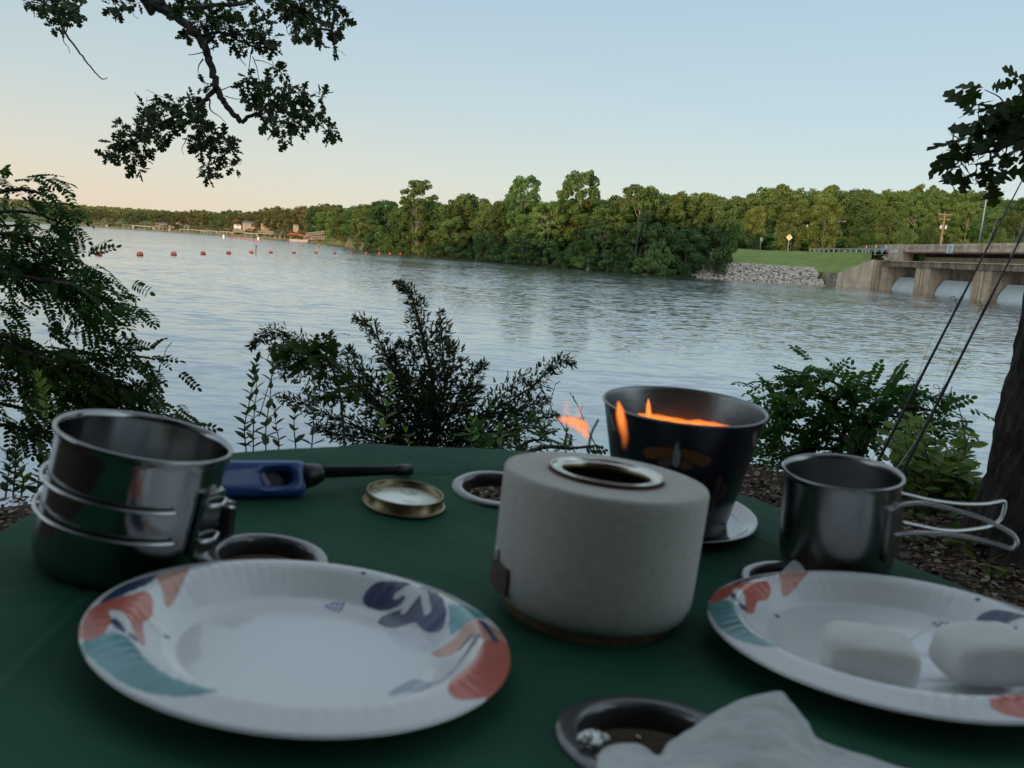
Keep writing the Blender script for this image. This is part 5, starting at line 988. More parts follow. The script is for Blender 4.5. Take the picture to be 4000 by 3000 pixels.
# oak-like leaves of a sapling mixed in at the cedar's left
root = thing('oak_sapling', 'oak sapling with glossy lobed leaves in the left branches of the cedar', 'plant', tuple(at(*Z0(760, 1010), 4.4)))
V, Fq, cs = oak_leaves([(590, 420, 40), (640, 410, 36), (560, 460, 36), (480, 440, 30), (430, 430, 26), (400, 530, 34), (430, 540, 30), (680, 400, 34), (700, 480, 36), (620, 480, 36), (690, 360, 22), (760, 630, 34), (740, 690, 34), (800, 660, 30), (380, 440, 22), (520, 480, 30), (660, 540, 30)], Z0, 4.35, .06, 26, .085, 4)
o2 = mobj('foliage', arr_mesh('foliage', V, Fq, M['locust_leaf']), root); o = branches([(zp([(760, 1010), (740, 760), (700, 560), (620, 460), (500, 440), (400, 430)], 4.38, Z0), .009, .003), (zp([(640, 480), (520, 520), (400, 535)], 4.38, Z0), .004, .002), (zp([(700, 560), (700, 440), (700, 360)], 4.38, Z0), .004, .002)], M['twig'], 'stem', root)
for q in (o, o2): q.matrix_parent_inverse = Matrix.Translation(-Vector(root.location))
# grasses and bare stalks
for i, (pts, d, lab) in enumerate([([(330, 880), (338, 820), (360, 752)], 3.4, 'thin grass stalk with a seed head beside the left locust'), ([(343, 880), (346, 830), (345, 800)], 3.4, 'short thin stalk beside the left locust'), ([(950, 800), (952, 720), (948, 672)], 4.6, 'bare spike above the cedar'), ([(1245, 985), (1222, 930), (1190, 880), (1200, 830)], 3.6, 'thin arching stalk beside the stove flame'), ([(1300, 985), (1270, 930), (1250, 880), (1232, 850)], 3.6, 'fine stalk between the flame and the candle bucket'), ([(2085, 980), (2083, 930), (2070, 880), (2050, 855)], 3.4, 'thin curved vine between the rods and the trunk'), ([(560, 900), (575, 850), (590, 790), (560, 770)], 3.7, 'thin vine hanging between the dark stems and the cedar')]):
    mb = MB(); P = smoothpath([at(*ZQ(*q), d) for q in pts], 8); mb.tube(P, np.linspace(.0028, .0014, len(P)), 4); rs = np.random.RandomState(i)
    for k in range(8):
        p = P[-1 - k * 2] if k * 2 < len(P) - 1 else P[0]; mb.tube([p, p + rs.normal(size=3) * .012 + np.array([0, 0, .015])], .0018, 4)
    o = mb.build('grass_stalk', M['twig']); tag(o, lab, 'grass stalk')

# --- fishing rods
M['rod'] = pm('rod_blank', (.006, .006, .006), .6, spec=.5); M['reel_red'] = pm('reel_red', (.16, .02, .02), .35); M['line'] = pm('fishing_line', (.55, .58, .60), .3)
def rod(A, B, ferr, label, guides):
    A, B = np.array(A), np.array(B); d = unit((B - A)[None])[0]; z = (GROUND + .02 - A[2]) / d[2]; b0 = A + d * z; L = 2.3; root = thing('fishing_rod', label, 'fishing rod', tuple(b0), 'fishing rods leaning by the water'); Lc = lambda s: d * s
    mb = MB(); mb.tube([Lc(0), Lc(L * .35), Lc(L * .7), Lc(L)], [.0062, .0050, .0034, .0015], 8); mb.build('blank', M['rod'], root, smooth=True)
    mb = MB(); mb.tube([Lc(0), Lc(.02), Lc(.28), Lc(.30)], [.010, .0125, .0115, .007], 10); mb.build('handle', M['rod'], root, smooth=True)
    side = unit(np.cross(d, (0, -1, .2))[None])[0]
    for g in guides:
        mb = MB(); p = Lc(g); mb.tube([p + d * k - 0 * side for k in (-.035, .035)], .0068 - g * .0013, 8); s = side * (-1)
        mb.tube([p + d * .02, p + s * .018, p + s * .026 + d * -.006], .0011, 4); mb.tube([p - d * .02, p + s * .018], .0011, 4)
        c = p + s * .030; e1 = d * .3 + np.array([0, 0, 0]); mb.tube([c + .010 * (math.cos(t) * s + math.sin(t) * np.cross(d, s)) for t in np.linspace(0, 2 * math.pi, 13)], .0010, 4, cap=False); mb.build('line_guide', M['rod'], root)
    mb = MB(); c = Lc(.20) - side * .040
    mb.lathe([(0, -.03), (.026, -.03), (.03, -.02), (.022, -.012), (.022, .012), (.03, .02), (.026, .032), (0, .036)], 20); rl_ = mb.build('reel', M['reel_red'], root, smooth=True); rl_.location = tuple(c); rl_.rotation_euler = Vector(d).to_track_quat('Z', 'Y').to_euler()
    mb = MB(); mb.tube([(.02, 0, -.02), (.05, 0, -.025), (.052, .02, -.025), (.052, .04, -.025)], .003, 5); mb.build('crank', M['rod'], rl_)
    mb = MB(); mb.tube(smoothpath([Lc(.25) - side * .040, Lc(.7) - side * .03 + np.array([.02, 0, -.03]), Lc(1.05) - side * .035, Lc(1.35) - side * .02 + np.array([.012, 0, -.04]), Lc(1.7) - side * .02], 8), .0009, 4); mb.build('line', M['line'], root)
    return b0
r1 = rod(at(3435, 1790, 2.65), at(4000, 690, 3.2), 0, 'left of the two black fishing rods leaning over the water', [.78, 1.2, 1.6])
r2 = rod(at(3525, 1845, 2.55), at(4000, 905, 3.0), 0, 'right of the two black fishing rods, with its reel low behind the mug handle', [.78, 1.2, 1.6])
for k, (b, lab) in enumerate([(r1, 'steel rod holder stake under the left fishing rod'), (r2, 'steel rod holder stake under the right fishing rod')]):
    mb = MB(); mb.tube([(0, 0, -.3), (0, 0, .02)], .006, 6); mb.tube([(-.02, 0, .02), (0, 0, -.005), (.02, 0, .02)], .005, 5); o = mb.build('rod_holder', M['galv']); o.location = (b[0], b[1], b[2] - .02); tag(o, lab, 'rod holder')

# --- leaf litter and small stones on the ground near the table
rs = np.random.RandomState(9); n = 28000; ang = rs.uniform(-62, 62, n); rad = np.sqrt(rs.uniform(.3, 1, n)) * 4.2; er = np.array([edge_r(a) for a in ang]); ok = rad < er + .25; ang, rad, er = ang[ok], rad[ok], er[ok]; n = len(ang)
X = rad * np.sin(np.radians(ang)); Y = rad * np.cos(np.radians(ang)); Zg = GROUND + rs.uniform(.002, .018, n) - np.clip(rad - er, 0, 1) * 1.2
tp = np.array([(-1, -.15, .1), (-.45, -.6, -.05), (.4, -.55, .05), (1, .05, .15), (.45, .5, -.02), (-.5, .55, .04)]); tf_ = np.array([(0, 1, 4, 5), (1, 2, 3, 4)])
ty = rs.rand(n); S = np.where(ty < .8, rs.uniform(.006, .014, n), rs.uniform(.012, .026, n)); D = unit(rs.normal(size=(n, 3)) * np.array([1, 1, .18])); Nn = np.array([0, 0, 1]) + rs.normal(size=(n, 3)) * .38
V, Fq = stamp(tp, tf_, np.stack([X, Y, Zg], 1), frames(D, Nn), S); me = arr_mesh('leaf_litter', V, Fq, M['stone'])
pal = np.array([(.13, .085, .055), (.20, .14, .10), (.07, .045, .03), (.26, .21, .17), (.10, .07, .045), (.16, .09, .06)]); C = pal[rs.randint(0, 6, n)] * rs.uniform(.35, .95, (n, 1)); C = np.repeat(C, len(tp), 0)
ca = me.color_attributes.new('Col', 'FLOAT_COLOR', 'POINT'); ca.data.foreach_set('color', np.hstack([C, np.ones((len(C), 1))]).ravel())
m = pm('litter', (.1, .1, .1), .9, attr=True); me.materials.clear(); me.materials.append(m); o = mobj('leaf_litter', me); tag(o, 'brown leaf litter and wood chips on the bank', 'leaf litter', kind='stuff')
mb = MB()
for i in range(2600):
    a = rs.uniform(-62, 62); r = math.sqrt(rs.uniform(.02, 1)) * 3.6
    if r > edge_r(a): continue
    mb.add(stone(np.array([r * math.sin(math.radians(a)), r * math.cos(math.radians(a)), GROUND + .004]), rs.uniform(.006, .017) * np.array([1, 1, .7]), rs), icf, col=np.array([.17, .13, .10]) * rs.uniform(.5, 1.3))
tag(mb.build('gravel', m), 'small brown stones on the bank around and under the table', 'gravel', kind='stuff')
# ------------------------------------------------------------------ table
def sz(x, y): return -.2525 + .2 * (x - .12) ** 2 + .27 * (y - .62) ** 2
def hit(px, py, dz=0):
    d = ray(px, py); z = -.25
    for _ in range(260):
        P = d * (z / d[2]); z = .8 * z + .2 * (sz(P[0], P[1]) + dz)
    return P
tx_, ty_ = .02, .52
OUT = [(-.338, .526), (-.322, .66), (-.282, .755), (-.205, .819), (-.155, .845), (-.08, .876), (.001, .894), (.09, .888), (.18, .855), (.254, .801), (.290, .759), (.344, .627), (.379, .522), (.42, .40), (.42, .25), (.30, .13), (.10, .08), (-.12, .09), (-.26, .18), (-.308, .34), (-.327, .45)]
oa = np.array([(math.atan2(y - ty_, x - tx_), math.hypot(x - tx_, y - ty_)) for x, y in OUT]); oa = oa[np.argsort(oa[:, 0])]; oa = np.vstack([oa[-1] - [2 * math.pi, 0], oa, oa[0] + [2 * math.pi, 0]])
def rho(t): return np.interp(t, oa[:, 0], oa[:, 1])
HOL = [(-.172, .534, .0455), (-.008, .762, .048), (.238, .580, .048), (.079, .340, .0485)]
nth, nr_ = 512, 130; th = np.linspace(-math.pi, math.pi, nth, endpoint=False); rr_ = rho(th); k9 = np.exp(-np.linspace(-2, 2, 17) ** 2); k9 /= k9.sum(); rr_ = np.convolve(np.r_[rr_[-8:], rr_, rr_[:8]], k9, 'valid')
tt = np.r_[np.linspace(.02, 1, nr_), 1.012, 1.018, 1.016, 1.0]; dzz = np.r_[np.zeros(nr_), -.004, -.013, -.022, -.022]
V = []
for q, dz in zip(tt, dzz):
    x = tx_ + rr_ * q * np.cos(th); y = ty_ + rr_ * q * np.sin(th); z = sz(x, y) + dz
    P3 = np.stack([x, y, x * 0], 1); z = z + .0014 * vnoise(P3, 9, 3) * min(1, q * 2) + .0009 * vnoise(P3, 30, 5) - .0004 * np.exp(-(vnoise(P3, 14, 8) / .06) ** 2)
    # seam ridge and a slight fold of the border
    se = np.exp(-((rr_ * (q - .765)) / .0022) ** 2); z = z + .0012 * se - .0006 * np.exp(-((rr_ * (q - .775)) / .003) ** 2)
    bnd = np.clip((q - .77) / .23, 0, 1); z = z - .006 * bnd ** 2 * np.clip((y - .55) / .3, 0, 1) + .0035 * np.exp(-((x + .16 + .4 * (y - .85)) / .035) ** 2) * bnd
    V.append(np.stack([x, y, z], 1))
V = np.vstack(V); kk = len(tt); Fq = np.array([(i * nth + j, i * nth + (j + 1) % nth, (i + 1) * nth + (j + 1) % nth, (i + 1) * nth + j) for i in range(kk - 1) for j in range(nth)])
c = V[Fq].mean(1); keep = np.ones(len(Fq), bool)
for hx, hy, hr in HOL: keep &= np.hypot(c[:, 0] - hx, c[:, 1] - hy) > hr * .86
V0 = np.vstack([V, [[tx_, ty_, sz(tx_, ty_)]]]); 
m, t, o = newmat('green_canvas'); p = N(t, 'ShaderNodeBsdfPrincipled'); t.links.new(p.outputs[0], o.inputs[0]); p.inputs['Roughness'].default_value = .7; p.inputs['Specular IOR Level'].default_value = .15
n1 = noise(t, 7, 5, .6); r1 = cramp(t, n1.outputs[0], [(.3, (.012, .068, .040)), (.7, (.024, .100, .058))]); t.links.new(r1.outputs[0], p.inputs['Base Color'])
wvx = N(t, 'ShaderNodeTexWave'); wvx.inputs['Scale'].default_value = 260; wvx.bands_direction = 'X'; wvy = N(t, 'ShaderNodeTexWave'); wvy.inputs['Scale'].default_value = 260; wvy.bands_direction = 'Y'; cc = N(t, 'ShaderNodeTexCoord'); t.links.new(cc.outputs['Object'], wvx.inputs[0]); t.links.new(cc.outputs['Object'], wvy.inputs[0])
ad = N(t, 'ShaderNodeMath', operation='ADD'); t.links.new(wvx.outputs[1], ad.inputs[0]); t.links.new(wvy.outputs[1], ad.inputs[1]); b_ = N(t, 'ShaderNodeBump'); b_.inputs['Strength'].default_value = .25; b_.inputs['Distance'].default_value = .0004; t.links.new(ad.outputs[0], b_.inputs['Height']); t.links.new(b_.outputs[0], p.inputs['Normal']); M['canvas'] = m
M['plastic'] = pm('dark_plastic', (.035, .036, .042), .34, spec=1.0, coat=1.0); M['hem'] = pm('hem_tape', (.012, .015, .016), .9); M['frame'] = pm('black_tube', (.03, .03, .03), .4)
TB = thing('camp_table', 'round green canvas folding table with four cup holes', 'table', (tx_, ty_, GROUND)); TI = Matrix.Translation(-Vector(TB.location))
top = mobj('tabletop', arr_mesh('tabletop', V0, Fq[keep], M['canvas'], True), TB); top.matrix_parent_inverse = TI
for s in range(4):
    a = math.pi / 4 + .55 + s * math.pi / 2; fx, fy = .30 * math.cos(a), .30 * math.sin(a); mb = MB(); mb.tube([(-fx * .95, -fy * .95, 0), (fx * .35, fy * .35, .45), (fx, fy, .70 - .06)], .010, 8); mb.build('leg', M['frame'], TB)
mb = MB(); mb.tube([(rr_[j] * .985 * math.cos(th[j]), rr_[j] * .985 * math.sin(th[j]), sz(tx_ + rr_[j] * math.cos(th[j]), ty_ + rr_[j] * math.sin(th[j])) - GROUND - .040) for j in range(0, nth, 8)] + [(rr_[0] * .985 * math.cos(th[0]), rr_[0] * .985 * math.sin(th[0]), sz(tx_ + rr_[0] * math.cos(th[0]), ty_) - GROUND - .040)], .008, 8); mb.build('rim_tube', M['frame'], TB, smooth=True)
for hx, hy, hr in HOL:
    nx, ny = -.4 * (hx - .12), -.54 * (hy - .62); mb = MB(); w = .0125
    mb.lathe([(hr - w, -.012), (hr - w, -.002), (hr - w + .001, .0012), (hr - w + .003, .0026), (hr - .004, .0024), (hr - .001, .0012), (hr, -.001), (hr - .003, -.003), (hr - w + .0025, -.0035), (hr - w + .0018, -.012)], 72, close=True)
    o = mb.build('cup_ring', M['plastic'], TB, smooth=True); Mx = frame((nx, ny, 1)).to_4x4(); o.matrix_parent_inverse = TI; o.matrix_basis = Matrix.Translation((hx, hy, sz(hx, hy) + .0012)) @ Mx

def place(nm, label, cat, C, n, h, grp=None): 
    n = np.array(n, float); n /= np.linalg.norm(n); b = np.array(C) - n * h; return thing(nm, label, cat, tuple(b), grp, frame(tuple(n)))
M['steel'] = pm('stainless_steel', (.31, .315, .315), .16, metal=1, bump=.04, bs=60, vec=(1, 1, .15)); M['steel_used'] = pm('worn_steel', (.36, .36, .36), .28, metal=1, col2=(.25, .25, .245), ns=18, bump=.12, bs=120, bd=.001); M['wire'] = pm('steel_wire', (.55, .55, .55), .25, metal=1); M['grip'] = pm('black_grip', (.010, .010, .010), .5)
# --- large pot
pot = place('cooking_pot', 'large shiny steel camping pot with folded wire handles, at the left of the table', 'pot', np.array([-4.447, 9.179, -2.537]) * .0525, (.218, .061, 1), .089)
r = .0512; h = .089
mb = MB(); mb.lathe([(0, .0), (r - .013, .0), (r - .006, .002), (r - .0015, .007), (r, .014), (r, h - .006), (r + .0005, h - .003), (r + .0022, h - .0008), (r + .0024, h + .0008), (r + .0012, h + .0018), (r - .0004, h + .0006), (r - .0012, h - .003), (r - .0012, .014), (r - .006, .0035), (r - .014, .0015), (0, .0015)], 96); mb.build('body', M['steel'], pot, smooth=True)
def arcw(r, z, a0, a1, n=24): return [(r * math.cos(math.radians(a)), r * math.sin(math.radians(a)), z) for a in np.linspace(a0, a1, n)]
ah = -8
for a_, b_, z1, z2 in ((ah - 30, -182, .058, .038),):
    P = arcw(r + .0028, z1, a_, b_); P2 = arcw(r + .0030, z2, a_ + 4, b_)
    e = [(-(r + .004) * 1.0, .010, z1 - .002), (-(r + .006), .013, (z1 + z2) / 2), (-(r + .004), .010, z2 + .002)]
    mb = MB(); mb.tube(smoothpath([np.array(q) for q in P] + [np.array(q) for q in e] + [np.array(q) for q in P2[::-1]], 2), .0013, 8); mb.build('wire_handle', M['wire'], pot, smooth=True)
for a_, b_, z1, z2 in ((ah + 30, 170, .058, .036),):
    mb = MB(); P = arcw(r + .003, z1, a_, b_); P2 = arcw(r + .003, z2, a_, b_); mb.tube([np.array(q) for q in P] + [np.array(q) for q in P2[::-1]], .0013, 8); mb.build('wire_handle', M['wire'], pot, smooth=True)
ca_, sa_ = math.cos(math.radians(ah)), math.sin(math.radians(ah)); Rh = [[ca_, -sa_, 0], [sa_, ca_, 0], [0, 0, 1]]
mb = MB(); mb.box((ca_ * (r + .002), sa_ * (r + .002), .047), (.002, .011, .021), rot=Rh); br = mb.build('bracket', M['steel'], pot)
for zz in (.062, .038):
    mb = MB(); mb.tube([np.array(Rh) @ np.array(q) for q in ((r + .002, -.011, zz), (r + .007, -.009, zz), (r + .009, 0, zz - .001), (r + .007, .009, zz), (r + .002, .011, zz))], .0015, 8); mb.build('hinge_loop', M['wire'], br, smooth=True)
# folded black grips of a second utensil beside the pot
g0 = hit(*ZQ(478, 1158)); gt = thing('pot_gripper', 'black folded pot gripper with two metal rivets beside the large pot', 'pot gripper', tuple(g0), rot=frame((.10, .0, 1)))
mb = MB(); mb.box((-.002, 0, .014), (.0095, .008, .014)); mb.box((-.010, .002, .020), (.006, .006, .020)); o = mb.build('grip', M['grip'], gt)
bv = o.modifiers.new('bevel', 'BEVEL'); bv.width = .003; bv.segments = 3
for q in ((.001, -.006, .030), (.004, -.006, .0255)):
    mb = MB(); mb.tube([(q[0] - .006, q[1], q[2] + .001), (q[0], q[1] - .002, q[2] + .002), (q[0] + .006, q[1], q[2])], .0018, 8); mb.build('rivet', M['wire'], gt, smooth=True)

# --- mug
mug = place('camping_mug', 'worn steel camping mug with open wire handles at the right of the table', 'mug', np.array([5.985, 13.327, -3.52]) * .0468, (-.063, -.043, 1), .0805)
r = .0457; h = .0805
mb = MB(); mb.lathe([(0, 0), (r - .010, 0), (r - .004, .0015), (r - .001, .005), (r, .010), (r, h - .005), (r + .0012, h - .0015), (r + .0022, h), (r + .0014, h + .0014), (r - .0004, h + .0006), (r - .001, h - .004), (r - .0012, .010), (r - .005, .003), (0, .0018)], 96); mb.build('body', M['steel_used'], mug, smooth=True)
ri = np.array(frame((-.063, -.043, 1))).T; mo = np.array(mug.location)
def tol(p): return ri @ (np.array(p) - mo)
def Z6b(x, y): return (2900 + x / 1.508, 1300 + y / 1.508)
l1 = [(925, 945), (1000, 962), (1100, 985), (1200, 1000), (1300, 1010), (1420, 1010), (1500, 998), (1538, 992), (1546, 1012), (1538, 1060), (1515, 1105), (1460, 1140), (1350, 1160), (1250, 1168), (1150, 1160), (1040, 1138), (930, 1115)]
d1 = [.635, .645, .655, .665, .675, .685, .69, .692, .692, .69, .688, .684, .675, .668, .66, .65, .64]
l2 = [(895, 1022), (950, 1010), (1050, 1004), (1150, 1020), (1280, 1052), (1400, 1090), (1500, 1135), (1580, 1180), (1610, 1215), (1614, 1250), (1600, 1272), (1570, 1270), (1500, 1246), (1400, 1220), (1300, 1200), (1180, 1186), (1050, 1180), (950, 1183), (895, 1192)]
d2 = [.605, .60, .595, .59, .585, .578, .572, .567, .565, .564, .564, .566, .57, .576, .582, .588, .595, .602, .606]
for l, d in ((l1, d1), (l2, d2)):
    mb = MB(); mb.tube(smoothpath([tol(at(*Z6b(x, y), q)) for (x, y), q in zip(l, d)], 5), .0016, 8); mb.build('wire_handle', M['wire'], mug, smooth=True)
q = tol(at(*Z6b(905, 1110), .612)); a = math.atan2(q[1], q[0]); ca_, sa_ = math.cos(a), math.sin(a)
mb = MB(); mb.box(((r + .001) * ca_, (r + .001) * sa_, .041), (.0018, .010, .022), rot=[[ca_, -sa_, 0], [sa_, ca_, 0], [0, 0, 1]]); mb.build('bracket', M['steel_used'], mug)

# --- ceramic tabletop fire bowl
M['stoneware'] = pm('grey_stoneware', (.50, .48, .44), .75, col2=(.43, .41, .375), ns=200, nd=6, bump=.35, bs=170, bd=.0009); M['cork'] = pm('cork_base', (.19, .125, .06), .85, col2=(.13, .08, .04), ns=180); M['leather'] = pm('leather_tag', (.075, .05, .045), .7, col2=(.11, .075, .065), ns=90, bump=.2, bs=200, bd=.0005); M['brass'] = pm('tin_gold', (.24, .205, .115), .32, metal=1, bump=.05, bs=50); M['tin'] = pm('tinplate', (.62, .62, .58), .22, metal=1); M['edge_red'] = pm('dark_red_edge', (.10, .03, .02), .6)
FBc = np.array([.953, 7.301, -2.106]) * .0714 + np.array([.0018, 0, 0]); fb_ = place('tabletop_fire_bowl', 'round pale grey stoneware fire bowl on a cork base at the table centre', 'fire bowl', FBc, (.059, .063, 1), .0935 * 1.066)
fb_.scale = (.957, .957, 1.066)
mb = MB(); mb.lathe([(.040, .084), (.0405, .0915), (.043, .0932), (.046, .0930), (.060, .0930), (.0718, .0936), (.0737, .0930), (.0746, .0912), (.0748, .085), (.0740, .030), (.0735, .019), (.071, .012), (.066, .0085), (.040, .008)], 128); mb.build('body', M['stoneware'], fb_, smooth=True)
mb = MB(); mb.lathe([(0, .0), (.0630, .0), (.0640, .0015), (.0645, .0080), (.064, .0095), (0, .0095)], 96); mb.build('base', M['cork'], fb_, smooth=True)
mb = MB(); mb.lathe([(.0395, .088), (.0412, .0936), (.0418, .0942), (.0424, .0938), (.0425, .0925)], 96); mb.build('hole_edge_ring', M['edge_red'], fb_, smooth=True)  # dark reddish ring marking the gap at the hole edge
# leather tag wrapped on the wall
mb = MB(); aa = np.radians(np.linspace(190, 213, 14)); zs = (.0165, .0340); Pv = []
for rr in (.0752, .0764):
    for z in zs:
        for a in aa: Pv.append((rr * math.cos(a), rr * math.sin(a), z))
k = len(aa); mb.add(Pv, [(i, i + 1, k + i + 1, k + i) for i in range(k - 1)] + [(2 * k + i, 3 * k + i, 3 * k + i + 1, 2 * k + i + 1) for i in range(k - 1)] + [(k + i, k + i + 1, 3 * k + i + 1, 3 * k + i) for i in range(k - 1)] + [(i, 2 * k + i, 2 * k + i + 1, i + 1) for i in range(k - 1)] + [(k - 1, 3 * k - 1, 4 * k - 1, 2 * k - 1)]); mb.build('leather_tag', M['leather'], fb_)
mb = MB(); mb.box((.0758 * math.cos(math.radians(196)), .0758 * math.sin(math.radians(196)), .0375), (.0012, .0022, .0035)); mb.build('stud', M['white'], fb_)
ring_n = (.072, .016, 1)
cn = thing('gel_fuel_can', 'open round fuel can with a shiny rim, set in the top of the stoneware bowl', 'fuel can', tuple(np.array(fb_.location) + np.array(frame((.059, .063, 1))) @ np.array([0, 0, .0262 * 1.066])), rot=frame((.059, .063, 1)))
cn.scale = (.957, .957, 1.066)
mb = MB(); mb.lathe([(0, 0), (.0385, 0), (.0388, .062), (.0393, .0672), (.0402, .0700), (.0412, .0706), (.0416, .0698), (.0412, .0690), (.0404, .0684), (.0395, .0682), (.0372, .0655), (.0365, .0655), (.0355, .0670), (.0345, .0686), (.0334, .0688), (.0328, .0678), (.0328, .0650)], 96); mb.build('can_rim', M['tin'], cn, smooth=True)
mb = MB(); mb.lathe([(.0327, .0676), (.0322, .066), (.0322, .063), (.0370, .060), (.0378, .050), (.0378, .004), (0, .004)], 96); mb.build('inner_wall', M['brass'], cn, smooth=True)
M['gel'] = pm('fuel_gel', (.03, .02, .012), .3); mb = MB(); mb.lathe([(0, .022), (.0376, .022)], 48); mb.build('gel', M['gel'], cn)

# --- flames
def flame_mat(name, col, st, op, soft=1.6, km=1.7):
    m, t, o = newmat(name); e = N(t, 'ShaderNodeEmission'); e.inputs[0].default_value = (*col, 1);  tr = N(t, 'ShaderNodeBsdfTransparent'); ad = N(t, 'ShaderNodeMixShader')
    a = N(t, 'ShaderNodeAttribute', attribute_name='Col'); s_ = N(t, 'ShaderNodeSeparateColor'); t.links.new(a.outputs[0], s_.inputs[0])
    lw = N(t, 'ShaderNodeLayerWeight'); lw.inputs[0].default_value = .5; inv_ = N(t, 'ShaderNodeMath', operation='SUBTRACT'); inv_.inputs[0].default_value = 1; t.links.new(lw.outputs['Facing'], inv_.inputs[1]); pw = N(t, 'ShaderNodeMath', operation='POWER'); pw.inputs[1].default_value = soft; t.links.new(inv_.outputs[0], pw.inputs[0])
    k = N(t, 'ShaderNodeMath', operation='MULTIPLY'); t.links.new(pw.outputs[0], k.inputs[0]); t.links.new(s_.outputs[0], k.inputs[1]); k2 = N(t, 'ShaderNodeMath', operation='MULTIPLY'); k2.inputs[1].default_value = op; t.links.new(k.outputs[0], k2.inputs[0])
    e.inputs[1].default_value = st; cr_ = cramp(t, pw.outputs[0], [(.25, col), (1, (1.0, min(1, col[1] * km), col[2] * km))]); t.links.new(cr_.outputs[0], e.inputs[0]); t.links.new(k2.outputs[0], ad.inputs[0]); t.links.new(tr.outputs[0], ad.inputs[1]); t.links.new(e.outputs[0], ad.inputs[2]); t.links.new(ad.outputs[0], o.inputs[0]); return m
M['flame'] = flame_mat('flame_orange', (1.0, .17, .03), 1.5, .88, 3.0); M['flame_pale'] = flame_mat('flame_pale', (1.0, .27, .11), 1.15, .62, 2.4, 1.25); M['flame_faint'] = flame_mat('flame_faint', (1.0, .42, .30), .95, .20, 2.2, 1.1)
def tongue(pts, wid, d, mat, name, label, fade, par=None, dep=.5, wob=.0):
    P = smoothpath([at(*q, d) for q in pts], 6); W_ = np.interp(np.linspace(0, 1, len(P)), np.linspace(0, 1, len(wid)), wid) * d / f; Fd = np.interp(np.linspace(0, 1, len(P)), np.linspace(0, 1, len(fade)), fade)
    T = unit(np.gradient(P, axis=0)); V = []; C = []; sg = 18; view = unit(P.mean(0)[None])[0]
    for i in range(len(P)):
        a = unit(np.cross(T[i], view)[None])[0]; b = unit(np.cross(T[i], a)[None])[0]
        for j in range(sg):
            t_ = 2 * math.pi * j / sg; k = 1 + wob * math.sin(3 * t_ + i * .9); V.append(P[i] + W_[i] * k * (math.cos(t_) * a + dep * math.sin(t_) * b)); C.append((Fd[i],) * 3)
    mb = MB(); mb.add(V, [(i * sg + j, i * sg + (j + 1) % sg, (i + 1) * sg + (j + 1) % sg, (i + 1) * sg + j) for i in range(len(P) - 1) for j in range(sg)], col=(0, 0, 0)); mb.C = [np.array(C)]
    o = mb.build(name, M[mat], smooth=True)
    if par is not None: o.parent = par; o.matrix_parent_inverse = par.matrix_world.inverted() if False else (Matrix.Translation(par.location) @ par.rotation_euler.to_matrix().to_4x4()).inverted()
    else: tag(o, label, 'flame')
    return o
def Z5f(x, y): return (1700 + x / 1.3829, 1450 + y / 1.3829)
def ZF(x, y): return (1900 + x / 4.148, 1450 + y / 4.148)
fl = thing('stove_flame', 'pale orange flame blowing left above the fuel can, seen against the water', 'flame', tuple(at(*ZF(1500, 1000), .56)))
tongue([ZF(*q) for q in [(1150, 770), (1260, 790), (1400, 830), (1520, 890), (1590, 970), (1610, 1060), (1625, 1130)]], [3, 14, 19, 24, 19, 13, 2], .525, 'flame_pale', 'tongue', '', [.5, 1, 1, 1, .9, .6, 0], fl, wob=.12)
tongue([ZF(*q) for q in [(1200, 760), (1330, 770), (1480, 800), (1600, 870), (1655, 960)]], [2, 9, 13, 11, 3], .527, 'flame_pale', 'tongue', '', [.3, .8, .9, .9, .4], fl, wob=.15)
tongue([ZF(*q) for q in [(1330, 760), (1290, 640), (1300, 520), (1310, 430)]], [14, 14, 13, 4], .525, 'flame_faint', 'wisp', '', [.9, .8, .7, 0], fl)
tongue([ZF(*q) for q in [(1440, 790), (1500, 680), (1510, 570), (1510, 480)]], [14, 13, 10, 3], .525, 'flame_faint', 'wisp', '', [.9, .8, .6, 0], fl)
tongue([Z5f(*q) for q in [(1022, 425), (1022, 350), (1008, 280), (998, 215), (990, 165)]], [12, 18, 22, 18, 5], .505, 'flame', 'stove_flame', 'narrow orange flame in front of the left side of the candle bucket', [0, .18, .5, .95, .7], dep=.8, wob=.05)
bpy.data.objects['stove_flame.001'].name = 'flame'

# --- lid of the can
LR = .0385; ld = thing('can_lid', 'round gold-edged can lid lying upside down on the green cloth, reflecting the sky', 'lid', (-.0945, .694, sz(-.0945, .694) + .0016), rot=frame((.09, 0, 1)))
mb = MB(); mb.lathe([(.0330, .0040), (.0345, .0038), (.0345, .0100), (.0352, .0112), (.0360, .0110), (.0364, .0100), (.0364, .0018), (.0375, .0012), (.0388, .0012), (.0392, .0004), (.0388, -.0004), (.0370, -.0004), (.0355, .0004)], 96); mb.build('rim', M['brass'], ld, smooth=True)
M['lidmat'] = pm('lid_inside', (.85, .88, .80), .25, metal=.35, col2=(.55, .60, .50), ns=70, lo=.55, hi=.62, bump=.35, bs=90, bd=.002)
mb = MB(); mb.lathe([(0, .0052), (.012, .0047), (.024, .0046), (.0335, .0041)], 72); mb.build('plate', M['lidmat'], ld, smooth=True)

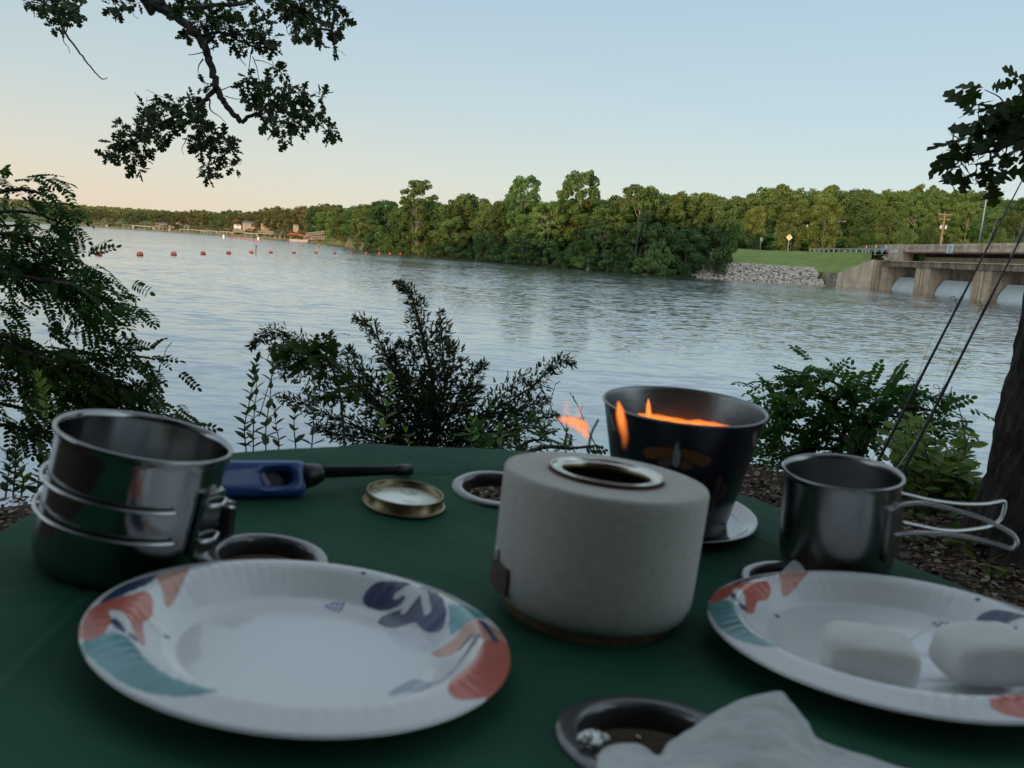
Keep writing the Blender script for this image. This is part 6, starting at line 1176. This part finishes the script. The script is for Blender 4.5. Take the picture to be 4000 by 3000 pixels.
# --- lighter
M['blue'] = pm('blue_plastic', (.022, .075, .27), .30, spec=.5, coat=.3); M['blackp'] = pm('black_plastic', (.008, .008, .009), .35); M['greyp'] = pm('grey_trigger', (.25, .27, .32), .4)
ZL = lambda x, y: (750 + x / 2.212, 1650 + y / 2.212)
A = hit(*ZL(930, 640)); T_ = at(*ZL(1890, 410), np.dot(hit(*ZL(1870, 470)), F)); Bq = hit(*ZL(300, 655)); ax = unit((T_ - (A + np.array([0, 0, .010])))[None])[0]; ax = unit(((A - Bq) * np.array([1, 1, 1]))[None])[0]
up0 = np.array([-.0, .52, .85]); up0 = unit((up0 - ax * (up0 @ ax))[None])[0]; fn = np.cross(ax, up0); fn = fn if fn[1] < 0 else -fn
lt = thing('utility_lighter', 'long-nosed blue utility lighter with a black nozzle, lying at the back left of the table', 'lighter', tuple(A), rot=Matrix((tuple(ax), tuple(up0), tuple(np.cross(ax, up0)))).transposed())
# local x along, y up the broad face, z = thickness
Nn_ = 72; ta = np.linspace(0, 2 * np.pi, Nn_, endpoint=False); hc = np.array([-.0225, .0165])
def outline(sc=0.0):
    out = []
    for a in ta:
        dx, dy = math.cos(a), math.sin(a); best = 9
        for lim, nx, ny in ((.0045 - sc, 1, 0), (.0385 - sc, 0, 1), (.002 - (-0) - sc * 0 - 0, 0, -1), (.125 - sc, -1, 0)):
            pass
        lo, hi = (-.125 + sc, .0055 - sc), (-.0005 + sc, .033 - sc); p = 5.0
        # ray against a rounded box
        tmax = min([(hi_ - c) / d_ if d_ > 0 else (lo_ - c) / d_ for (lo_, hi_), c, d_ in ((lo, hc[0], dx), (hi, hc[1], dy)) if abs(d_) > 1e-6])
        q = hc + tmax * np.array([dx, dy]); out.append(q)
    out = np.array(out); k3 = np.array([.25, .5, .25])
    for _ in range(3): out = np.stack([np.convolve(np.r_[out[-1:, i], out[:, i], out[:1, i]], k3, 'valid') for i in (0, 1)], 1)
    return out
def holeo(g=0.0): return np.array([hc + np.array([(.0138 + g) * np.sign(math.cos(a)) * abs(math.cos(a)) ** .7, (.0070 + g) * np.sign(math.sin(a)) * abs(math.sin(a)) ** .8]) for a in ta])
TZ = .0100; rings = [(holeo(0), -TZ + .003), (holeo(0), TZ - .0045), (holeo(.0012), TZ - .0022), (holeo(.003), TZ - .0010), (outline(.0085), TZ), (outline(.0035), TZ - .0012), (outline(.0010), TZ - .0042), (outline(0), TZ - .0085), (outline(0), -TZ + .0085), (outline(.0010), -TZ + .0042), (outline(.0035), -TZ + .0012), (outline(.0085), -TZ), (holeo(.003), -TZ), (holeo(.0012), -TZ + .0010)]
Pv = []; 
for o_, z in rings: Pv += [(q[0], q[1], z + TZ * 0) for q in o_]
K = len(rings); mb = MB(); mb.add(Pv, [(i * Nn_ + j, i * Nn_ + (j + 1) % Nn_, ((i + 1) % K) * Nn_ + (j + 1) % Nn_, ((i + 1) % K) * Nn_ + j) for i in range(K) for j in range(Nn_)]); mb.build('body', M['blue'], lt, smooth=True)
mb = MB(); mb.tube(smoothpath([(-.037, .026, 0), (-.034, .018, 0), (-.029, .010, 0)], 6), [.004] * 13, 8); mb.build('trigger', M['greyp'], lt, smooth=True)
mb = MB(); mb.box((hc[0], hc[1], -TZ + .0038), (.0150, .0080, .0006)); mb.build('hole_shade_plate', M['blackp'], lt)  # black plate added behind the open hole, stands for the shadow seen through it
mb = MB(); mb.tube([(.003, .019, 0), (.006, .019, 0), (.013, .0198, 0), (.020, .0215, 0), (.022, .0222, 0)], [.0115, .0120, .0110, .0088, .0070], 20); mb.build('collar', M['blackp'], lt, smooth=True)
TL = np.array(Matrix((tuple(ax), tuple(up0), tuple(np.cross(ax, up0))))) @ (T_ - A)
mb = MB(); s0 = np.array([.018, .0225, 0]); dd_ = TL - s0; mb.tube([s0, s0 + dd_ * .82, s0 + dd_ * .83, s0 + dd_ * .95, s0 + dd_ * .955, s0 + dd_ * .99, TL], [.0060, .0048, .0060, .0060, .0050, .0060, .0048], 20); mb.build('nozzle', M['blackp'], lt, smooth=True)
mb = MB(); mb.lathe([(0, 0), (.0013, 0), (.0013, .0006), (0, .0008)], 12, c=(-.065, .030, TZ)); mb.build('fuel_mark', M['blackp'], lt)

# --- candle bucket on its saucer
PR = place('candle_bucket', 'dark metal citronella bucket with a moth and cactus print, flames showing inside its rim', 'candle bucket', (.1638, .7170, -.1339), (.0087, -.0437, 1), .1117)
Rb, rb, H = .0755, .0530, .1117
PP=dict(
 navyA=[[0.143,0.672],[0.149,0.727],[0.213,0.77],[0.343,0.765],[0.405,0.741],[0.332,0.674],[0.381,0.668],[0.366,0.622],[0.276,0.611],[0.186,0.637]],
 navyB=[[0.384,0.605],[0.437,0.657],[0.472,0.734],[0.559,0.674],[0.631,0.492],[0.639,0.366],[0.593,0.361],[0.52,0.43],[0.469,0.493],[0.4,0.476],[0.336,0.453],[0.272,0.487],[0.273,0.567],[0.322,0.591]],
 salmonL=[[-0.87,0.186],[-0.786,0.377],[-0.758,0.318],[-0.738,0.197],[-0.72,0.057],[-0.738,0.038],[-0.79,0.091],[-0.835,0.138]],
 coralL=[[-0.946,-0.209],[-0.851,-0.096],[-0.827,-0.007],[-0.773,-0.03],[-0.728,-0.126],[-0.713,-0.247],[-0.621,-0.409],[-0.593,-0.525],[-0.706,-0.376],[-0.775,-0.312],[-0.85,-0.306],[-0.798,-0.386],[-0.761,-0.494],[-0.781,-0.567],[-0.817,-0.566],[-0.879,-0.481],[-0.943,-0.314]],
 navyL=[[-0.955,-0.192],[-0.973,0.045],[-0.889,0.229],[-0.85,0.09],[-0.891,-0.119]],
 navyM=[[-0.785,-0.42],[-0.779,-0.381],[-0.688,-0.471],[-0.696,-0.497]],
 navyN=[[-0.672,-0.48],[-0.629,-0.45],[-0.611,-0.536]],
 tealL=[[-0.815,-0.586],[-0.748,-0.518],[-0.643,-0.538],[-0.493,-0.696],[-0.349,-0.793],[-0.207,-0.831],[-0.134,-0.845],[-0.226,-0.894],[-0.353,-0.899],[-0.486,-0.858],[-0.632,-0.763],[-0.764,-0.651]],
 coralR=[[0.861,0.066],[0.978,0.185],[1.006,0.033],[0.99,-0.205],[0.927,-0.401],[0.828,-0.515],[0.753,-0.544],[0.723,-0.472],[0.766,-0.328],[0.823,-0.149]],
 tealR=[[0.659,0.524],[0.875,0.536],[0.783,0.326],[0.695,0.262],[0.66,0.428]],
 salmonR=[[0.796,0.333],[0.95,0.323],[0.978,0.203],[0.866,0.085],[0.799,0.113],[0.715,0.07],[0.599,0.191],[0.7,0.219],[0.749,0.291]],
 leafB=[[0.462,-0.321],[0.504,-0.195],[0.587,-0.11],[0.705,-0.296],[0.668,-0.37],[0.57,-0.259]],
 mark=[[-0.058,0.619],[0.038,0.66],[0.038,0.548],[-0.037,0.568]],
)
PS= {"w1":[[0.331,0.678],[0.402,0.721]],"w2":[[0.398,0.587],[0.462,0.676]],"w3":[[0.53,0.529],[0.481,0.673]],"n1":[[0.706,-0.258],[0.75,-0.147],[0.813,0.076],[0.832,0.147]],"n2":[[0.844,0.344],[0.918,0.142]],"n3":[[0.747,0.078],[0.795,0.167]],"d1":[[0.097,0.82]],"d2":[[-0.633,-0.152]]}
BP= {"wingL":[[-2.247,0.732],[-2.153,0.768],[-1.978,0.789],[-1.853,0.785],[-1.85,0.744],[-2.001,0.691],[-2.167,0.668],[-2.229,0.687]],"wingR":[[-1.776,0.8],[-1.604,0.79],[-1.44,0.756],[-1.378,0.727],[-1.387,0.69],[-1.443,0.659],[-1.544,0.673],[-1.675,0.701],[-1.759,0.742]],"lowL":[[-1.848,0.726],[-1.953,0.695],[-2.047,0.657],[-2.029,0.636],[-1.962,0.622],[-1.899,0.636],[-1.841,0.673]],"lowR":[[-1.751,0.695],[-1.691,0.7],[-1.587,0.653],[-1.629,0.632],[-1.723,0.625],[-1.752,0.658]],"body":[[-1.831,0.841],[-1.791,0.798],[-1.765,0.729],[-1.769,0.663],[-1.8,0.635],[-1.84,0.649],[-1.859,0.695],[-1.853,0.767]]}
BS= {"a1":[[-1.81,0.826],[-1.834,0.864]],"a2":[[-1.805,0.826],[-1.787,0.869]],"c1":[[-1.166,0.545],[-1.158,0.414],[-1.144,0.221]],"c2":[[-1.379,0.469],[-1.313,0.393],[-1.146,0.349]],"c3":[[-1.038,0.481],[-1.031,0.392],[-1.13,0.361]],"m1":[[-0.734,0.903],[-0.599,0.811]],"m2":[[-2.861,0.906],[-2.814,0.821]],"m3":[[-0.553,0.24],[-0.385,0.161]]}
def inpoly(px, py, poly):
    poly = np.array(poly, float); P_ = np.vstack([poly, poly[:1]]); L_ = len(poly); idx = lambda i: poly[i % L_]; out = []
    for i in range(L_):
        p0, p1, p2, p3 = idx(i - 1), idx(i), idx(i + 1), idx(i + 2)
        for t in (0, .25, .5, .75): out.append(.5 * ((2 * p1) + (-p0 + p2) * t + (2 * p0 - 5 * p1 + 4 * p2 - p3) * t * t + (-p0 + 3 * p1 - 3 * p2 + p3) * t ** 3))
    poly = np.array(out); c = np.zeros(px.shape, bool); j = len(poly) - 1
    for i in range(len(poly)):
        xi, yi = poly[i]; xj, yj = poly[j]; cond = ((yi > py) != (yj > py)) & (px < (xj - xi) * (py - yi) / (yj - yi + 1e-12) + xi); c ^= cond; j = i
    return c
def nearseg(px, py, pts, w, ar=1.0):
    d = np.full(px.shape, 9.); pts = np.array(pts, float)
    if len(pts) == 1: return np.hypot(px - pts[0, 0], (py - pts[0, 1]) * ar) < w
    for a, b in zip(pts[:-1], pts[1:]):
        ab = (b - a) * np.array([1, ar]); ap = np.stack([px - a[0], (py - a[1]) * ar], -1); t = np.clip((ap @ ab) / (ab @ ab + 1e-12), 0, 1); d = np.minimum(d, np.hypot(ap[..., 0] - t * ab[0], ap[..., 1] - t * ab[1]))
    return d < w
na, nh = 760, 190; aa = np.linspace(-math.pi, math.pi, na, endpoint=False); hh = np.linspace(0, 1, nh); Ag, Hg = np.meshgrid(aa, hh); rr = rb + (Rb - rb) * Hg
V = np.stack([rr * np.cos(Ag), rr * np.sin(Ag), Hg * H], -1).reshape(-1, 3); Fq = np.array([(i * na + j, i * na + (j + 1) % na, (i + 1) * na + (j + 1) % na, (i + 1) * na + j) for i in range(nh - 1) for j in range(na)])
C = np.tile(np.array([.010, .011, .022]), (nh, na, 1)); AR = H / ((Rb + rb) / 2)
for k in ('wingL', 'wingR'): C[inpoly(Ag, Hg, BP[k])] = (.17, .065, .02)
for k in ('lowL', 'lowR'): C[inpoly(Ag, Hg, BP[k])] = (.14, .075, .065)
C[inpoly(Ag, Hg, BP['body'])] = (.30, .31, .37)
for k in ('a1', 'a2'): C[nearseg(Ag, Hg, BS[k], .006, AR)] = (.16, .16, .19)
for k, w in (('c1', .05), ('c2', .035), ('c3', .035)): C[nearseg(Ag, Hg, BS[k], w, AR)] = (.13, .07, .075)
for k in ('m1', 'm2', 'm3'): C[nearseg(Ag, Hg, BS[k], .055, AR)] = (.20, .16, .17)
for q in ((-2.5, .45), (-1.5, .15), (-.9, .75), (-2.3, .25), (-.75, .55), (-1.55, .55)): C[nearseg(Ag, Hg, [q], .012, AR)] = (.25, .12, .10)
me = arr_mesh('printed_wall', V, Fq, M['blackp'], True); ca = me.color_attributes.new('Col', 'FLOAT_COLOR', 'POINT'); C2 = C.reshape(-1, 3); ca.data.foreach_set('color', np.hstack([C2, np.ones((len(C2), 1))]).ravel())
me.materials.clear(); me.materials.append(pm('bucket_print', (.01, .01, .02), .30, attr=True, coat=.25)); mobj('printed_wall', me, PR)
M['zinc'] = pm('zinc_inside', (.24, .255, .265), .34, metal=.85, bump=.1, bs=30)
mb = MB(); mb.lathe([(Rb - .0002, H - .001), (Rb + .0012, H - .0006), (Rb + .0018, H + .0006), (Rb + .0010, H + .0018), (Rb - .0006, H + .0012), (Rb - .0012, H - .002), (rb - .001, .012)], 128); mb.build('inner_wall', M['zinc'], PR, smooth=True)
mb = MB(); mb.lathe([(0, .0002), (rb - .002, .0002), (rb + .0008, .002), (rb + .0008, .006), (rb + .001, .0062)], 96); mb.build('bottom', M['blackp'], PR, smooth=True)
M['wax'] = pm('candle_wax', (.55, .42, .25), .35); mb = MB(); mb.lathe([(0, .080), (.0685, .080)], 64); mb.build('wax', M['wax'], PR)
mb = MB(); P = smoothpath([np.array(q) for q in [(-.0795, .0, .092), (-.086, -.01, .080), (-.087, -.012, .062), (-.082, -.006, .046), (-.070, .0, .038)]], 8); mb.tube(P, .0012, 6); mb.build('bail_handle', M['frame'], PR, smooth=True)
Z4b = lambda x, y: (2300 + x / 2.07375, 1450 + y / 2.07375)
tongue([Z4b(*q) for q in [(482, 380), (483, 330), (482, 270), (482, 215)]], [13, 12, 9, 1.5], .755, 'flame', 'flame', '', [1, 1, .95, .7], PR)
tongue([Z4b(*q) for q in [(395, 338), (500, 362), (640, 385), (790, 408), (900, 415), (1020, 430), (1150, 442)]], [3, 15, 17, 12, 17, 13, 4], .76, 'flame', 'flame', '', [.6, .9, 1, 1, 1, .9, .5], PR, dep=1.2, wob=.15)
for q in ((-.03, .0), (.03, .01), (0, -.03)):
    mb = MB(); mb.tube([(q[0], q[1], .079), (q[0] + .001, q[1], .090)], .0012, 6); mb.build('wick', M['grip'], PR)
PR.location = (.1630, .7218, sz(.1633, .7215) + .0030)
sa = thing('metal_saucer', 'shiny metal saucer under the candle bucket', 'saucer', tuple(np.array([.1633, .7215, sz(.1633, .7215) + .0024])), rot=frame((.0087, -.03, 1)))
mb = MB(); mb.lathe([(0, .0), (.060, .0), (.066, .001), (.073, .006), (.078, .0085), (.0805, .0088), (.0815, .0078), (.079, .0065), (.074, .004), (.067, -.001), (0, -.0015)], 128); mb.build('dish', M['steel'], sa, smooth=True)
mb = MB(); mb.lathe([(.0655, .0014), (.067, .0026), (.0685, .0026)], 128); mb.build('raised_ring', M['steel'], sa, smooth=True)


# --- paper plates
PRF = np.array([(0, .002), (.60, .002), (.66, .004), (.80, .018), (.84, .0205), (.88, .0205), (1., .0165)])
def plate(label, C, n, Rp, rot):
    n = np.array(n, float); n /= np.linalg.norm(n); b = np.array(C) - n * .0165; t = thing('paper_plate', label, 'paper plate', tuple(b), 'printed paper plates', frame(tuple(n))); na, nh = 560, 230
    aa = np.linspace(-math.pi, math.pi, na, endpoint=False); q = np.linspace(0.004, 1, nh); Ag, Qg = np.meshgrid(aa, q); z = np.interp(Qg, PRF[:, 0], PRF[:, 1]); ks = np.array([.25, .5, .25])
    zz = z[:, 0].copy()
    for _ in range(14): zz[1:-1] = np.convolve(zz, ks, 'valid')
    flute = np.clip((Qg - .66) / .14, 0, 1) * np.clip((1.0 - Qg) / .1, 0, 1); z = zz[:, None] + .00028 * np.abs(np.sin(Ag * 36)) ** 6 * flute * -1 + .0006 * np.sin(Ag * 2 + 1) * Qg ** 3
    X, Y = Qg * np.cos(Ag), Qg * np.sin(Ag); cr, sr = math.cos(rot), math.sin(rot); Xr, Yr = X * cr + Y * sr, -X * sr + Y * cr
    Cc = np.tile(np.array([.74, .755, .77]), (nh, na, 1)); nzv = vnoise(np.stack([Xr, Yr, Xr * 0], -1).reshape(-1, 3), 7, 3).reshape(Xr.shape)
    coral = np.array([.52, .125, .085]); salmon = np.array([.56, .27, .20]); navy = np.array([.022, .045, .13]); teal = np.array([.10, .30, .33])
    def put(k, col, var=.12): m_ = inpoly(Xr, Yr, PP[k]); Cc[m_] = (col * (1 + var * nzv[..., None]))[m_] if True else col
    put('tealL', teal, .2); put('navyL', navy); put('salmonL', salmon); put('coralL', coral, .15); put('navyM', navy); put('navyN', navy); put('tealR', teal * 1.3, .2); put('salmonR', salmon * 1.05); put('coralR', coral); put('leafB', np.array([.25, .33, .42])); put('navyA', navy, .3); put('navyB', navy, .3)
    hatch = inpoly(Xr, Yr, PP['mark']) & ((np.sin(Xr * 230) + np.sin(Yr * 180)) > -.3); Cc[hatch] = navy * 2.5
    stip = (np.hypot(Xr - .52, Yr - .38) < .17) & (np.sin(Xr * 310 + 3 * nzv) * np.sin(Yr * 290) > .45) & ~inpoly(Xr, Yr, PP['navyB']); Cc[stip] = (.30, .36, .48)
    for k in ('w1', 'w2', 'w3'): Cc[nearseg(Xr, Yr, PS[k], .020)] = (.66, .68, .68)
    for k, w in (('n1', .014), ('n2', .022), ('n3', .014)): Cc[nearseg(Xr, Yr, PS[k], w)] = navy
    Cc[nearseg(Xr, Yr, [(.82, .02), (.74, -.18)], .008)] = (.66, .68, .68)
    for k in ('d1', 'd2'): Cc[nearseg(Xr, Yr, PS[k], .016)] = navy
    V = np.stack([X * Rp, Y * Rp, z], -1).reshape(-1, 3); V2 = V.copy(); V2[:, 2] -= .0006; n0 = len(V); edge = V[-na:] * np.array([1.006, 1.006, 1]) - np.array([0, 0, .0016])
    Fa = np.array([(i * na + j, i * na + (j + 1) % na, (i + 1) * na + (j + 1) % na, (i + 1) * na + j) for i in range(nh - 1) for j in range(na)]); Fe = np.array([((nh - 1) * na + j, (nh - 1) * na + (j + 1) % na, n0 + (j + 1) % na, n0 + j) for j in range(na)])
    V = np.vstack([V, edge]); me = arr_mesh('plate', V, np.vstack([Fa, Fe]), M['white'], True); ca = me.color_attributes.new('Col', 'FLOAT_COLOR', 'POINT'); C3 = np.vstack([Cc.reshape(-1, 3), Cc[-1]]); ca.data.foreach_set('color', np.hstack([C3, np.ones((len(C3), 1))]).ravel())
    me.materials.clear(); me.materials.append(M['plate']); o = mobj('dish', me, t); mb = MB(); mb.lathe([(0, -.0004), (.60 * Rp, -.0004), (.66 * Rp, .0015), (.80 * Rp, .0155), (.86 * Rp, .0185)], 96); mb.build('underside', M['paperwhite'], t, smooth=True); return t
M['plate'] = pm('printed_paper', (.7, .7, .7), .34, attr=True, spec=.5, coat=.6); M['paperwhite'] = pm('white_paper', (.66, .67, .68), .8)
plate('empty floral paper plate in the left foreground', (-.1020, .392, -.2088), (.110, .1157, 1), .111, 0.0)
plate('floral paper plate at right holding two marshmallows', (.2520, .461, -.2225), (-.045, .085, 1), .1135, -.95)

# --- marshmallows
M['mallow'] = pm('marshmallow', (.76, .76, .73), .9, col2=(.70, .70, .67), ns=60, bump=.5, bs=110, bd=.0015)
def mallow(label, px, hs, rot, dz):
    c = hit(*ZQ(*px), dz); c = np.array(c); t = []; nu, nv = 64, 40; V = []
    for i in range(nv + 1):
        v = -math.pi / 2 + math.pi * i / nv
        for j in range(nu):
            u = 2 * math.pi * j / nu; e1, e2 = .46, .38; cu, su, cv, sv = math.cos(u), math.sin(u), math.cos(v), math.sin(v); pw = lambda a, e: math.copysign(abs(a) ** e, a)
            V.append((hs[0] * pw(cv, e1) * pw(cu, e2), hs[1] * pw(cv, e1) * pw(su, e2), hs[2] * pw(sv, e1)))
    V = np.array(V); V *= (1 + .045 * vnoise(V, 70, int(px[0])) + .02 * vnoise(V, 200, 7))[:, None]; V[:, 2] += .12 * hs[2] * (1 - (V[:, 0] / hs[0]) ** 2) * (V[:, 2] > 0)
    Fq = np.array([(i * nu + j, i * nu + (j + 1) % nu, (i + 1) * nu + (j + 1) % nu, (i + 1) * nu + j) for i in range(nv) for j in range(nu)])
    o = mobj('marshmallow', arr_mesh('marshmallow', V, Fq, M['mallow'], True)); o.location = tuple(c + np.array([0, 0, hs[2]])); o.rotation_euler = (.08, -.03, rot); tag(o, label, 'marshmallow', 'marshmallows on the right plate')
mallow('left of the two large marshmallows on the right plate', (1868, 1458), (.0250, .018, .0125), -.25, .009)
mallow('right of the two large marshmallows, cut by the picture edge', (2118, 1458), (.0265, .017, .0130), .10, .009)

# --- napkins and foil
M['napkin'] = pm('napkin_paper', (.60, .63, .62), .9, col2=(.50, .53, .53), ns=38, bump=1.0, bs=170, bd=.0020)
def sheet(label, top, bot, hts, hb, rows, seed, amp=.0016, name='paper_napkin'):
    n = len(top) * 6; T = smoothpath([hit(*p, dz=h) for p, h in zip(top, hts)], 6); B = smoothpath([hit(*p, dz=h) for p, h in zip(bot, hb)], 6); m_ = min(len(T), len(B)); T = T[:m_]; B = B[:m_]; V = []
    for i in range(rows + 1):
        q = i / rows; P = T * (1 - q) + B * q; P[:, 2] += amp * vnoise(P, 45, seed) + amp * 1.1 * np.abs(vnoise(P, 70, seed + 1)) - amp * .7 * np.abs(vnoise(P, 150, seed + 2)); V.append(P)
    V = np.vstack(V); Fq = np.array([(i * m_ + j, i * m_ + j + 1, (i + 1) * m_ + j + 1, (i + 1) * m_ + j) for i in range(rows) for j in range(m_ - 1)]); o = mobj(name, arr_mesh(name, V, Fq, M['napkin'], True)); tag(o, label, 'napkin')
    so_ = o.modifiers.new('thickness', 'SOLIDIFY'); so_.thickness = .0006; return o
Z8 = lambda x, y: (2000 + x / 1.4747, 2600 + y / 1.4747)
tp_ = [(495, 530), (560, 462), (720, 452), (850, 515), (905, 445), (1010, 380), (1200, 265), (1390, 185), (1540, 152), (1600, 205), (1690, 320), (1762, 440), (1950, 510), (2212, 590), (2500, 700)]
bt_ = [(480, 700), (560, 800), (720, 850), (850, 880), (950, 900), (1050, 900), (1250, 900), (1400, 900), (1550, 900), (1650, 900), (1780, 900), (1900, 900), (2100, 900), (2300, 950), (2500, 1000)]
sheet('crumpled pale paper napkin in the front foreground, partly over the front cup hole', [Z8(*q) for q in tp_], [Z8(*q) for q in bt_], [.004, .005, .006, .006, .008, .010, .016, .022, .026, .022, .014, .008, .006, .005, .004], [.004] * 15, 40, 3)
Z7 = lambda x, y: (2600 + x / 1.58, 2100 + y / 1.58)
sheet('small folded napkin corner sticking up behind the right plate', [Z7(*q) for q in [(676, 255), (720, 205), (785, 145), (830, 165), (882, 245)]], [Z7(*q) for q in [(690, 300), (740, 310), (790, 310), (840, 310), (880, 300)]], [.006, .011, .016, .014, .006], [.002] * 5, 10, 5, .0008)
M['foil'] = pm('crumpled_foil', (.75, .75, .74), .25, metal=1)
rs = np.random.RandomState(3); c = hit(*Z8(455, 455), .004); V = (ico * (1 + rs.uniform(-.35, .35, (12, 1)))); nV = V; mb = MB(); mb.add(V * np.array([.0075, .005, .0085]) + c, icf); o = mb.build('foil_scrap', M['foil']); sb = o.modifiers.new('sub', 'SUBSURF'); sb.subdivision_type = 'SIMPLE'; sb.levels = 3; sb.render_levels = 3; dm = o.modifiers.new('crumple', 'DISPLACE'); tx = bpy.data.textures.new('crumple', 'CLOUDS'); tx.noise_scale = .003; dm.texture = tx; dm.strength = .004; tag(o, 'small crumpled silver foil scrap on the rim of the front cup hole', 'foil')
